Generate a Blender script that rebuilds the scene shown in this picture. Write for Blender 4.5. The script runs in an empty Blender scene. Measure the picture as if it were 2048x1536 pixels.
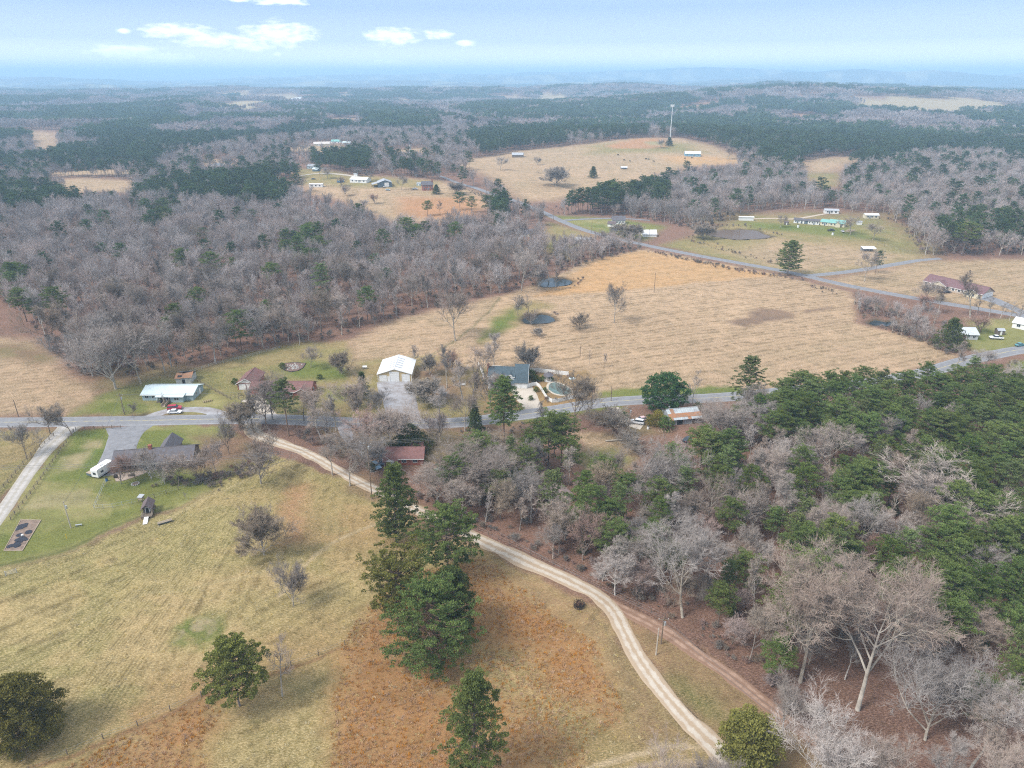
import bpy, math, random
import numpy as np
from mathutils import Vector, Matrix
S = bpy.context.scene
COL = S.collection
R = math.radians

# ---------------------------------------------------------------- camera
CAMZ, PITCH, FPX = 110.0, R(23.5), 1421.0        # metres, radians, focal length for a 2048 px wide frame
cd = bpy.data.cameras.new('camera'); cam = bpy.data.objects.new('camera', cd); COL.objects.link(cam)
cam.location = (0, 0, CAMZ); cam.rotation_euler = (math.pi/2 - PITCH, 0, 0)
cd.sensor_width = 36; cd.lens = 36*FPX/2048; cd.clip_start = 1; cd.clip_end = 90000
S.camera = cam

# ---------------------------------------------------------------- light
SUN_AZ, SUN_EL = R(-118), R(50)     # azimuth from +Y (view direction) towards +X
sd = bpy.data.lights.new('sun', 'SUN'); sun = bpy.data.objects.new('sun', sd); COL.objects.link(sun)
sd.energy = 1.5; sd.angle = R(16); sd.color = (1.0, 0.965, 0.92)
sdir = Vector((math.sin(SUN_AZ)*math.cos(SUN_EL), math.cos(SUN_AZ)*math.cos(SUN_EL), math.sin(SUN_EL)))
sun.rotation_euler = (-sdir).to_track_quat('-Z', 'Y').to_euler()
sun.location = (0, 0, 400)

S.view_settings.view_transform = 'Standard'; S.view_settings.look = 'None'
S.view_settings.gamma = 1; S.view_settings.use_curve_mapping = False
S.view_settings.exposure = 1.5
S.render.engine = 'CYCLES'
S.cycles.max_bounces = 4; S.cycles.diffuse_bounces = 2; S.cycles.glossy_bounces = 2
S.cycles.transparent_max_bounces = 4; S.cycles.volume_bounces = 3; S.cycles.transmission_bounces = 2
S.cycles.use_denoising = False
S.cycles.pixel_filter_type = 'BLACKMAN_HARRIS'; S.cycles.filter_width = 1.15
S.cycles.caustics_reflective = False; S.cycles.caustics_refractive = False
S.cycles.volume_step_rate = 10

W = bpy.data.worlds.new('World'); S.world = W; W.use_nodes = True
nt = W.node_tree; nt.nodes.clear()
def N(nt, typ, **kw):
    n = nt.nodes.new(typ)
    for k, v in kw.items():
        if k == 'ins':
            for kk, vv in v.items():
                if isinstance(vv, bpy.types.NodeSocket): nt.links.new(vv, n.inputs[kk])
                else: n.inputs[kk].default_value = vv
        else: setattr(n, k, v)
    return n
def M(nt, op, a, b=None, c=None, clamp=False):
    ins = {0: a}
    if b is not None: ins[1] = b
    if c is not None: ins[2] = c
    return N(nt, 'ShaderNodeMath', operation=op, use_clamp=clamp, ins=ins).outputs[0]
def MIX(nt, f, a, b, mode='MIX'):
    n = N(nt, 'ShaderNodeMixRGB', blend_type=mode, ins={0: f, 1: a, 2: b}); return n.outputs[0]
def RAMP(nt, f, stops, interp='LINEAR'):
    n = N(nt, 'ShaderNodeValToRGB', ins={0: f}); cr = n.color_ramp; cr.interpolation = interp
    while len(cr.elements) < len(stops): cr.elements.new(0.5)
    for e, (p, c) in zip(cr.elements, stops):
        e.position = p; e.color = (c[0], c[1], c[2], 1) if hasattr(c, '__len__') else (c, c, c, 1)
    return n.outputs[0]

sky = N(nt, 'ShaderNodeTexSky', sky_type='NISHITA', sun_disc=False, sun_elevation=SUN_EL, sun_rotation=SUN_AZ,
        altitude=300, air_density=1.2, dust_density=2.5, ozone_density=1.0)
skyc = MIX(nt, 1.0, sky.outputs[0], (0.10, 0.10, 0.10, 1), 'MULTIPLY')
tc = N(nt, 'ShaderNodeTexCoord'); sep = N(nt, 'ShaderNodeSeparateXYZ', ins={0: tc.outputs['Generated']})
sx, sy, sz = sep.outputs
el = M(nt, 'MULTIPLY', M(nt, 'ARCSINE', sz), 180/math.pi)      # degrees
az = M(nt, 'MULTIPLY', M(nt, 'ARCTAN2', sx, sy), 180/math.pi)
grad = RAMP(nt, M(nt, 'DIVIDE', el, 40.0, clamp=True), [(0.0, (.80, .79, .76)), (0.022, (.62, .63, .63)), (0.055, (.27, .33, .44)),
            (0.11, (.14, .21, .37)), (0.35, (.28, .34, .43)), (1.0, (.46, .47, .48))])
base = MIX(nt, 0.8, skyc, grad)
# low cumulus clouds over the left horizon (azimuth, elevation, half width, half height in degrees)
nz = N(nt, 'ShaderNodeTexNoise', noise_dimensions='3D', ins={'Vector': N(nt, 'ShaderNodeCombineXYZ', ins={0: M(nt, 'MULTIPLY', az, 0.55), 1: M(nt, 'MULTIPLY', el, 1.5), 2: 3.1}).outputs[0],
       'Scale': 1.9, 'Detail': 8.0, 'Roughness': 0.62}).outputs[0]
nzc = M(nt, 'SUBTRACT', nz, 0.5)
def px_dir(px, py):
    x = (px-1024)/FPX; v = (768-py)/FPX
    fy = math.cos(PITCH)+v*math.sin(PITCH); fz = -math.sin(PITCH)+v*math.cos(PITCH)
    return math.degrees(math.atan2(x, fy)), math.degrees(math.atan2(fz, math.hypot(x, fy)))
CL = [(350, 62, 60, 12), (430, 80, 80, 13), (560, 68, 62, 22), (500, 92, 50, 9), (785, 73, 50, 16), (878, 69, 27, 9), (932, 87, 20, 7),
      (245, 103, 60, 12), (330, 118, 50, 10), (760, 128, 70, 8), (560, 2, 50, 7), (475, -3, 30, 5), (248, 62, 12, 4), (555, 108, 8, 4),
      (300, 146, 420, 9), (700, 148, 300, 8)]
mask = None
for (cx, cy, hw, hh) in CL:
    a0, e0 = px_dir(cx, cy); wa = hw/FPX*57.3*1.0; he = hh/FPX*57.3
    u = M(nt, 'DIVIDE', M(nt, 'SUBTRACT', az, a0), wa); v = M(nt, 'DIVIDE', M(nt, 'SUBTRACT', el, e0), he)
    d = M(nt, 'SUBTRACT', 1.0, M(nt, 'ADD', M(nt, 'MULTIPLY', u, u), M(nt, 'MULTIPLY', v, v)))
    d = M(nt, 'ADD', d, M(nt, 'MULTIPLY', nzc, 3.6))
    mask = d if mask is None else M(nt, 'MAXIMUM', mask, d)
mask = N(nt, 'ShaderNodeMapRange', interpolation_type='SMOOTHSTEP', ins={'Value': mask, 'From Min': -0.35, 'From Max': 1.5, 'To Min': 0.0, 'To Max': 0.85}).outputs[0]
skyf = MIX(nt, mask, base, (0.66, 0.68, 0.70, 1))
bg = N(nt, 'ShaderNodeBackground', ins={'Color': skyf, 'Strength': 1.0})
out = N(nt, 'ShaderNodeOutputWorld', ins={0: bg.outputs[0]})

# ---------------------------------------------------------------- maths helpers
def smooth(t): t = np.clip(t, 0, 1); return t*t*(3-2*t)
def _h(ix, iy, s):
    n = (ix.astype(np.int64)*374761393 + iy.astype(np.int64)*668265263 + s*982451653) & 0xffffffff
    n = ((n ^ (n >> 13))*1274126177) & 0xffffffff
    return ((n ^ (n >> 16)) & 0xffff)/65535.0
def vn(x, y, s=0):
    x = np.asarray(x, float); y = np.asarray(y, float)
    ix = np.floor(x); iy = np.floor(y); fx = smooth(x-ix); fy = smooth(y-iy)
    a = _h(ix, iy, s); b = _h(ix+1, iy, s); c = _h(ix, iy+1, s); d = _h(ix+1, iy+1, s)
    return (a+(b-a)*fx)*(1-fy) + (c+(d-c)*fx)*fy
def fbm(x, y, s=0, o=4):
    t = 0; a = 1; n = 0
    for i in range(o):
        t = t + a*vn(x*2**i + 17.3*i, y*2**i + 9.1*i, s+i); n += a; a *= 0.5
    return t/n

# ---------------------------------------------------------------- terrain
BUMPS = [  # x, y, height, sigma x, sigma y
    (255, 1215, 17, 190, 150), (60, 960, 5, 200, 120), (-130, 800, 11, 120, 90), (-300, 1150, 10, 150, 110),
    (1050, 2750, 46, 420, 240), (1900, 3100, 34, 600, 300), (1300, 4300, 55, 900, 350), (-1500, 4200, 30, 900, 300), (300, 2500, 12, 350, 200), (-900, 2300, 12, 500, 260), (-350, 1750, 10, 260, 180),
    (-1600, 3100, 16, 700, 300), (950, 2050, 8, 350, 200), (-1100, 1500, 9, 350, 200),
]
RIDGES = [(6300, 1300, 14, 300, 11), (7400, 1200, 24, 350, 23), (8700, 1400, 38, 400, 37), (10600, 1900, 92, 600, 51), (12800, 3000, 118, 900, 63)]
def tz(x, y):
    x = np.asarray(x, float); y = np.asarray(y, float)
    z = np.zeros(np.broadcast(x, y).shape)
    for bx, by, h, sx_, sy_ in BUMPS:
        z = z + h*np.exp(-((x-bx)/sx_)**2/2 - ((y-by)/sy_)**2/2)
    r = np.hypot(x, y)
    amp = smooth((r-650)/900)*6 + smooth((r-1500)/3000)*20
    z = z + amp*(fbm(x/520, y/360, 5, 3)-0.5)*2
    for (yr, wl, h, wd, s) in RIDGES:
        tilt = 1.0 + 0.9*smooth((x/np.maximum(r, 1)+0.1)/0.8)      # the range is higher to the right
        z = z + h*tilt*(0.25+2.7*np.maximum(0, fbm(x/wl, x*0+s, s, 4)-0.27))*np.exp(-((r-yr)/wd)**2)*smooth((y-1500)/3000)
    return z
def P(px, py, h=0.0):
    """ground point seen at photograph pixel px, py (2048 wide)"""
    x = (px-1024)/FPX; v = (768-py)/FPX
    d = np.array([x, math.cos(PITCH)+v*math.sin(PITCH), -math.sin(PITCH)+v*math.cos(PITCH)])
    t0 = 0
    ts = np.concatenate([np.linspace(40, 1500, 600), np.geomspace(1505, 16000, 700)])
    g = CAMZ + ts*d[2] - tz(ts*d[0], ts*d[1]) - h
    k = int(np.argmax(g < 0)) if (g < 0).any() else len(ts)-1
    a, b = ts[max(k-1, 0)], ts[k]
    for _ in range(22):
        m = (a+b)/2
        if CAMZ+m*d[2]-float(tz(m*d[0], m*d[1]))-h < 0: b = m
        else: a = m
    return np.array([a*d[0], a*d[1]])
def proj(x, y, z):
    dz = np.asarray(z)-CAMZ
    dep = y*math.cos(PITCH)-dz*math.sin(PITCH); v = y*math.sin(PITCH)+dz*math.cos(PITCH)
    dep = np.where(dep < 1, 1e-3, dep)
    return 1024+FPX*x/dep, 768-FPX*v/dep, dep
def height_for(bx, by, ty):
    """height of something standing at base pixel bx, by whose top shows at row ty"""
    p = P(bx, by); z0 = float(tz(*p)); a, b = 0, 120
    for _ in range(30):
        m = (a+b)/2
        if proj(p[0], p[1], z0+m)[1] > ty: a = m
        else: b = m
    return a
def inpoly(x, y, poly):
    ins = np.zeros(x.shape, bool); n = len(poly)
    for i in range(n):
        x0, y0 = poly[i]; x1, y1 = poly[(i+1) % n]
        if y0 == y1: continue
        c = ((y0 > y) != (y1 > y)) & (x < (x1-x0)*(y-y0)/(y1-y0)+x0)
        ins ^= c
    return ins
def polydist(x, y, poly):
    d = np.full(x.shape, 1e9); n = len(poly)
    for i in range(n):
        x0, y0 = poly[i]; x1, y1 = poly[(i+1) % n]
        dx, dy = x1-x0, y1-y0; L = dx*dx+dy*dy+1e-9
        t = np.clip(((x-x0)*dx+(y-y0)*dy)/L, 0, 1)
        d = np.minimum(d, np.hypot(x-x0-t*dx, y-y0-t*dy))
    return d

# ---------------------------------------------------------------- object helpers
def tag(o, label=None, cat=None, group=None, kind=None):
    if label: o['label'] = label
    if cat: o['category'] = cat
    if group: o['group'] = group
    if kind: o['kind'] = kind
    return o
def empty(name, loc, rz=0.0):
    o = bpy.data.objects.new(name, None); COL.objects.link(o); o.location = loc; o.rotation_euler = (0, 0, rz)
    o.empty_display_size = 0.5
    return o
def link(name, me, parent=None, loc=None):
    o = bpy.data.objects.new(name, me); COL.objects.link(o)
    if parent: o.parent = parent
    if loc is not None: o.location = loc
    return o
def np_mesh(name, V, F, mat=None, nper=None, smooth_=False):
    """V (n,3); F (m,k) one face size"""
    me = bpy.data.meshes.new(name); V = np.asarray(V, np.float32); F = np.asarray(F, np.int32)
    me.vertices.add(len(V)); me.vertices.foreach_set('co', V.ravel())
    k = F.shape[1]; me.loops.add(F.size); me.loops.foreach_set('vertex_index', F.ravel())
    me.polygons.add(len(F)); me.polygons.foreach_set('loop_start', np.arange(0, F.size, k, dtype=np.int32))
    me.polygons.foreach_set('loop_total', np.full(len(F), k, np.int32))
    if smooth_: me.polygons.foreach_set('use_smooth', np.ones(len(F), bool))
    me.update(calc_edges=True)
    if mat: me.materials.append(mat)
    return me
def attr_col(me, name, C):
    a = me.attributes.new(name, 'FLOAT_COLOR', 'POINT'); C = np.asarray(C, np.float32)
    if C.shape[1] == 3: C = np.concatenate([C, np.ones((len(C), 1), np.float32)], 1)
    a.data.foreach_set('color', C.ravel())
def attr_f(me, name, v, dom='POINT', typ='FLOAT'):
    a = me.attributes.new(name, typ, dom); a.data.foreach_set('value', np.asarray(v, np.float32 if typ == 'FLOAT' else np.int32))
class MB:
    """collects faces, builds one mesh object"""
    def __init__(s): s.v = []; s.f = []
    def face(s, pts):
        k = len(s.v); s.v += [tuple(p) for p in pts]; s.f.append(tuple(range(k, k+len(pts)))); return s
    def box(s, x0, x1, y0, y1, z0, z1):
        k = len(s.v)
        s.v += [(x0, y0, z0), (x1, y0, z0), (x1, y1, z0), (x0, y1, z0), (x0, y0, z1), (x1, y0, z1), (x1, y1, z1), (x0, y1, z1)]
        s.f += [tuple(k+i for i in f) for f in ((0, 3, 2, 1), (4, 5, 6, 7), (0, 1, 5, 4), (1, 2, 6, 5), (2, 3, 7, 6), (3, 0, 4, 7))]
        return s
    def hexa(s, lo, up):
        """lo, up: four corners each, counter-clockwise from above"""
        k = len(s.v); s.v += [tuple(p) for p in lo]+[tuple(p) for p in up]
        s.f += [tuple(k+i for i in f) for f in ((0, 3, 2, 1), (4, 5, 6, 7), (0, 1, 5, 4), (1, 2, 6, 5), (2, 3, 7, 6), (3, 0, 4, 7))]
        return s
    def slab(s, pts, t):
        """polygon pts with thickness t straight down"""
        n = len(pts); k = len(s.v); s.v += [tuple(p) for p in pts]+[(p[0], p[1], p[2]-t) for p in pts]
        s.f.append(tuple(range(k, k+n))); s.f.append(tuple(range(k+2*n-1, k+n-1, -1)))
        for i in range(n):
            j = (i+1) % n; s.f.append((k+j, k+i, k+n+i, k+n+j))
        return s
    def tube(s, p0, p1, r0, r1=None, n=8, caps=True):
        r1 = r0 if r1 is None else r1
        p0 = Vector(p0); p1 = Vector(p1); d = (p1-p0).normalized()
        a = d.orthogonal().normalized(); b = d.cross(a); k = len(s.v)
        for p, r in ((p0, r0), (p1, r1)):
            for i in range(n):
                t = 2*math.pi*i/n; s.v.append(tuple(p+a*(r*math.cos(t))+b*(r*math.sin(t))))
        for i in range(n):
            j = (i+1) % n; s.f.append((k+i, k+j, k+n+j, k+n+i))
        if caps: s.f.append(tuple(k+n-1-i for i in range(n))); s.f.append(tuple(k+n+i for i in range(n)))
        return s
    def mesh(s, name, mat):
        me = bpy.data.meshes.new(name); me.from_pydata(s.v, [], s.f); me.update()
        if mat: me.materials.append(mat)
        return me
    def build(s, name, mat, parent=None, loc=None):
        return link(name, s.mesh(name, mat), parent, loc)
def copy_tree(o, parent=None):
    c = o.copy(); COL.objects.link(c)
    if parent: c.parent = parent
    for ch in list(o.children): copy_tree(ch, c)
    return c

# ---------------------------------------------------------------- plain materials
MATS = {}
def mat(name, col, rough=0.8, var=0.15, scale=1.5, col2=None, metal=0.0, bump=0.0, wave=None, spec=0.3, objrand=0.0, coord='Object'):
    if name in MATS: return MATS[name]
    m = bpy.data.materials.new(name); m.use_nodes = True; t = m.node_tree; t.nodes.clear()
    tcn = N(t, 'ShaderNodeTexCoord')
    nz = N(t, 'ShaderNodeTexNoise', ins={'Vector': tcn.outputs[coord], 'Scale': scale, 'Detail': 5.0, 'Roughness': 0.65}).outputs[0]
    c2 = col2 or tuple(max(0, c*(1-var*2)) for c in col)
    f = N(t, 'ShaderNodeMapRange', ins={'Value': nz, 'From Min': 0.35, 'From Max': 0.65}).outputs[0]
    c = MIX(t, f, (*col, 1), (*c2, 1))
    if wave:
        ax, freq, amt = wave
        sp = N(t, 'ShaderNodeSeparateXYZ', ins={0: tcn.outputs['Object']})
        w = M(t, 'SINE', M(t, 'MULTIPLY', sp.outputs[ax], freq))
        c = MIX(t, M(t, 'MULTIPLY', M(t, 'MULTIPLY_ADD', w, 0.5, 0.5), amt), c, (c2[0]*.6, c2[1]*.6, c2[2]*.6, 1))
    if objrand:
        oi = N(t, 'ShaderNodeObjectInfo')
        hs = N(t, 'ShaderNodeHueSaturation', ins={'Color': c, 'Value': M(t, 'MULTIPLY_ADD', oi.outputs['Random'], 2*objrand, 1-objrand)})
        c = hs.outputs[0]
    b = N(t, 'ShaderNodeBsdfPrincipled', ins={'Base Color': c, 'Roughness': rough, 'Metallic': metal, 'Specular IOR Level': spec})
    if bump:
        bp = N(t, 'ShaderNodeBump', ins={'Height': nz, 'Strength': bump, 'Distance': 0.05}); t.links.new(bp.outputs[0], b.inputs['Normal'])
    N(t, 'ShaderNodeOutputMaterial', ins={0: b.outputs[0]})
    MATS[name] = m; return m
# ---------------------------------------------------------------- ground: one sheet, its cover varies from field to field
# cover: colour A, colour B (patches), amount of B, colour C (fine flecks), amount of C
COVER = {
 'leaf':   ((.245,.135,.100), (.175,.100,.076), .5, (.34,.21,.155), .45),
 'meadow': ((.445,.318,.150), (.290,.245,.090), .60, (.52,.405,.22), .55),
 'sedge':  ((.43,.220,.088), (.48,.31,.155), .50, (.29,.135,.055), .60),
 'tanor':  ((.38,.235,.110), (.34,.27,.12), .5, (.46,.31,.16), .5),
 'lawn':   ((.155,.175,.045), (.38,.31,.15), .38, (.22,.235,.07), .6),
 'green':  ((.115,.165,.032), (.19,.20,.055), .4, (.22,.22,.07), .4),
 'lawntan':((.31,.24,.115), (.19,.20,.065), .50, (.40,.29,.15), .5),
 'tan':    ((.45,.305,.190), (.34,.245,.14), .45, (.55,.40,.275), .5),
 'stubble':((.48,.325,.200), (.39,.265,.160), .5, (.58,.42,.29), .5),
 'orange': ((.53,.305,.145), (.48,.30,.16), .4, (.60,.38,.20), .4),
 'yard':   ((.24,.145,.095), (.20,.17,.075), .45, (.32,.21,.14), .5),
 'dirt':   ((.42,.32,.20), (.34,.28,.15), .5, (.30,.28,.13), .3),
 'clay':   ((.45,.22,.11), (.35,.19,.10), .5, (.5,.3,.17), .3),
 'straw':  ((.46,.29,.13), (.34,.22,.11), .5, (.25,.17,.09), .4),
 'wet':    ((.16,.105,.080), (.25,.165,.115), .5, (.36,.24,.16), .4),
 'verge':  ((.45,.270,.155), (.34,.215,.125), .5, (.33,.25,.12), .5),
 'farleaf':((.15,.095,.075), (.10,.07,.055), .5, (.2,.14,.1), .3),
}
ZONES = [  # cover, soft edge (m), polygon in photograph pixels, furrow direction (deg) and strength
 ('meadow', 1.5, [(-900,1990),(-900,1170),(0,1140),(130,1108),(250,1058),(340,1028),(430,972),(520,905),(640,942),(720,985),(830,1040),(960,1100),(1060,1145),(1160,1195),(1230,1250),(1270,1330),(1400,1480),(1500,1600),(1500,1990)]),
 ('tanor', 12, [(560,985),(700,962),(830,1045),(890,1100),(760,1120),(600,1110),(540,1060)]),
 ('tanor', 8, [(200,1420),(640,1240),(700,1230),(690,1300),(560,1400),(300,1500),(60,1580),(0,1560)]),
 ('sedge', 5, [(680,1310),(730,1230),(780,1170),(940,1110),(1010,1150),(1120,1230),(1200,1290),(1245,1380),(1240,1450),(1180,1480),(1150,1545),(1150,1990),(600,1990),(655,1560),(665,1400)]),
 ('sedge', 5, [(90,1560),(270,1465),(400,1400),(450,1425),(400,1500),(420,1560),(400,1990),(-100,1990)]),
 ('tanor', 5, [(900,1270),(990,1290),(1120,1370),(1240,1500),(1180,1520),(1060,1420),(930,1340)]),
 ('verge', 5, [(960,1100),(1060,1145),(1160,1195),(1230,1255),(1290,1350),(1400,1490),(1500,1600),(1250,1600),(1250,1400),(1200,1290),(1100,1220),(980,1150)]),
 ('tanor', 4, [(1120,1540),(1260,1490),(1420,1490),(1520,1620),(1200,1700)]),
 ('green', 2.5, [(350,1262),(372,1244),(420,1238),(455,1246),(445,1262),(400,1290),(360,1285)]),
 ('dirt', 1, [(385,1258),(398,1243),(425,1242),(428,1258),(400,1272)]), ('dirt', .8, [(356,1270),(372,1264),(374,1276),(362,1282)]),
 ('clay', 5, [(572,985),(610,978),(600,1085),(565,1090)]),
 ('verge', 2, [(1235,1222),(1330,1265),(1450,1350),(1560,1430),(1700,1560),(1500,1620),(1400,1450),(1300,1330)]),
 ('lawntan', 4, [(1320,1350),(1370,1360),(1430,1410),(1460,1450),(1430,1455),(1360,1400)]),
 ('lawn', 1.5, [(-300,1190),(0,1138),(130,1106),(230,1058),(340,1022),(440,968),(520,905),(445,850),(290,850),(240,860),(135,862),(60,950),(0,1040),(-300,1300)]),
 ('green', 3, [(-100,1150),(0,1132),(130,1098),(230,1050),(340,1012),(440,960),(500,915),(430,930),(330,985),(200,1030),(60,1065),(-100,1100)]),
 ('green', 2, [(150,870),(235,868),(215,910),(190,960),(120,960),(100,930)]),
 ('green', 2, [(210,965),(300,955),(420,930),(420,965),(300,1000),(230,1010),(200,990)]),
 ('yard', 4, [(395,870),(500,870),(520,905),(430,955),(385,940)]),
 ('dirt', 2.2, [(60,1003),(95,985),(190,979),(192,1000),(120,1012),(40,1016)]),
 ('dirt', 2, [(165,885),(200,885),(195,898),(170,900)]),
 ('dirt', 2.5, [(120,920),(170,905),(160,935),(115,945)]),
 ('lawntan', 2, [(-500,862),(132,862),(50,935),(0,1000),(-500,1200)]),
 ('tan', 6, [(-700,690),(0,676),(60,680),(110,715),(130,745),(200,775),(205,795),(140,826),(0,834),(-700,850)]),
 ('yard', 5, [(-100,690),(40,690),(110,715),(80,730),(0,715)]),
 ('lawn', 4, [(190,800),(280,745),(420,740),(465,800),(450,832),(280,830),(140,830)]),
 ('green', 3, [(200,805),(280,800),(280,825),(180,828)]),
 ('yard', 5, [(170,745),(300,725),(385,725),(360,755),(290,765),(200,785)]),
 ('lawntan', 4, [(370,742),(470,715),(560,690),(700,680),(715,740),(700,800),(640,837),(455,836),(440,790)]),
 ('green', 5, [(560,735),(620,720),(700,735),(700,760),(640,762),(575,752)]),
 ('green', 3, [(650,780),(700,775),(720,820),(680,830)]),
 ('tan', 5, [(700,682),(760,650),(870,620),(1010,590),(1045,600),(960,690),(900,722),(740,722),(716,760)]),
 ('lawntan', 5, [(715,722),(975,705),(965,832),(820,842),(640,838),(700,780)]),
 ('yard', 6, [(820,740),(870,725),(950,730),(940,800),(860,810)]),
 ('lawntan', 3, [(830,800),(960,800),(960,830),(830,838)]),
 ('stubble', 3, [(1005,592),(1090,560),(1180,520),(1290,497),(1560,550),(1705,585),(1715,645),(1850,682),(1915,715),(1760,757),(1640,768),(1500,787),(1400,792),(1190,797),(1130,742),(960,737),(900,722),(960,690)]),
 ('tan', 14, [(1400,740),(1700,660),(1910,712),(1700,755),(1500,785),(1180,790),(1150,745)]),
 ('orange', 3, [(1075,592),(1130,560),(1200,517),(1290,501),(1550,551),(1440,561),(1300,575),(1200,584),(1120,590)]),
 ('wet', 2.5, [(1455,645),(1490,632),(1520,616),(1560,617),(1590,626),(1575,640),(1530,646),(1490,655)]), ('wet', 2, [(1600,622),(1660,612),(1665,616),(1605,628)]),
 ('lawntan', 4, [(960,690),(1000,620),(1060,600),(1110,610),(1050,640),(1000,670)]),
 ('green', 4, [(965,680),(990,640),(1040,615),(1030,640),(1000,665)]),
 ('green', 2, [(1185,797),(1200,783),(1300,776),(1480,770),(1500,785),(1400,793),(1290,797)]),
 ('yard', 10, [(1380,430),(1480,424),(1800,424),(1880,514),(1780,528),(1400,480)]),
 ('lawntan', 10, [(1480,432),(1600,430),(1760,438),(1860,500),(1700,490),(1480,460)]),
 ('lawntan', 5, [(1325,490),(1400,468),(1480,440),(1710,452),(1770,490),(1860,514),(1800,528),(1620,553),(1500,532)]),
 ('tan', 14, [(1450,505),(1560,480),(1760,500),(1840,515),(1620,548),(1520,530)]),
 ('green', 8, [(1490,443),(1700,455),(1760,480),(1640,470),(1500,455)]),
 ('tan', 5, [(1640,562),(1850,523),(2048,518),(2500,520),(2500,700),(2048,632),(1850,596),(1700,575)]),
 ('lawn', 5, [(1092,430),(1240,438),(1330,452),(1290,482),(1180,462)]),
 ('lawntan', 6, [(1100,445),(1180,470),(1140,520),(1080,500)]),
 ('lawn', 4, [(1940,640),(2048,634),(2400,690),(2048,705),(1950,704),(1925,690)]),
 ('green', 3, [(1990,745),(2048,722),(2400,720),(2400,800),(2048,765)]),
 ('green', 3, [(960,834),(1050,833),(1190,812),(1240,806),(1240,818),(1150,830),(1000,850)]),
 ('yard', 4, [(840,850),(1040,850),(1040,900),(960,930),(830,930),(650,900),(640,855)]),
 ('tan', 3, [(1150,862),(1205,866),(1262,884),(1268,918),(1232,950),(1178,944),(1150,905)]),
 ('green', 4, [(1165,905),(1225,900),(1262,915),(1240,945),(1180,935)]),
 ('yard', 4, [(1235,835),(1330,835),(1330,870),(1250,870)]),
 ('straw', 2, [(965,742),(1180,742),(1178,800),(1080,822),(965,822)]),
 ('tan', 8, [(905,330),(1030,302),(1180,287),(1280,276),(1360,276),(1425,291),(1510,326),(1380,333),(1250,372),(1190,378),(1110,402),(1040,402),(980,356)]),
 ('lawntan', 12, [(1180,292),(1290,280),(1400,292),(1400,304),(1180,308)]),
 ('clay', 3, [(1205,294),(1240,284),(1290,276),(1345,280),(1335,294),(1290,298),(1240,297)]), ('dirt', 2, [(1290,284),(1330,284),(1325,292),(1295,291)]),
 ('orange', 8, [(1330,313),(1400,311),(1500,322),(1400,330),(1340,326)]),
 ('tan', 6, [(590,340),(700,352),(880,362),(965,387),(985,408),(880,445),(780,442),(700,405),(610,385)]),
 ('lawntan', 6, [(590,336),(650,340),(700,352),(880,364),(860,376),(700,375),(600,365)]),
 ('clay', 8, [(800,395),(960,395),(960,425),(880,440),(790,430)]),
 ('tan', 6, [(90,358),(180,356),(272,362),(268,384),(150,384),(110,372)]),
 ('tan', 6, [(90,345),(220,338),(290,341),(290,347),(110,352)]),
 ('tan', 8, [(60,262),(110,266),(120,296),(70,298)]),
 ('tan', 6, [(400,320),(465,318),(470,331),(410,331)]),
 ('tan', 8, [(575,292),(640,288),(750,294),(740,300),(650,304),(585,302)]),
 ('tan', 8, [(770,303),(840,295),(860,305),(780,308)]),
 ('tan', 8, [(930,318),(1000,312),(1020,322),(940,328)]),
 ('tan', 8, [(1600,325),(1640,315),(1730,313),(1720,320),(1660,345),(1610,350)]),
 ('lawntan', 8, [(1600,348),(1685,346),(1685,372),(1635,375)]),
 ('clay', 8, [(1360,220),(1400,210),(1425,206),(1430,209),(1390,222),(1365,228)]),
 ('clay', 8, [(1585,229),(1610,229),(1665,240),(1640,242),(1600,236)]),
 ('lawntan', 10, [(990,191),(1040,195),(1130,198),(1140,202),(1040,202),(990,198)]),
 ('tan', 10, [(560,200),(620,193),(640,197),(580,204)]),
 ('tan', 8, [(645,240),(700,236),(720,247),(660,250)]),
 ('tan', 8, [(140,180),(180,178),(185,181),(145,184)]),
]
ZW = [(c, e, np.array([P(*q) for q in pl]), pl) for c, e, pl in ZONES]
for k, (c, e, w, pl) in enumerate(ZW):
    pass
OPEN_COVERS = {'tan', 'lawntan', 'clay', 'orange', 'lawn', 'stubble', 'green'}

def curve_pts(pts, step):
    """smooth line through world points, resampled"""
    p = np.array(pts, float); out_ = []
    pp = np.vstack([2*p[0]-p[1], p, 2*p[-1]-p[-2]])
    for i in range(1, len(pp)-2):
        a_, b_, c_, d_ = pp[i-1], pp[i], pp[i+1], pp[i+2]
        n = max(2, int(np.linalg.norm(c_-b_)/step))
        for k in range(n):
            u = k/n
            out_.append(0.5*((2*b_)+(-a_+c_)*u+(2*a_-5*b_+4*c_-d_)*u*u+(-a_+3*b_-3*c_+d_)*u**3))
    out_.append(pp[-2]); return np.array(out_)
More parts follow.
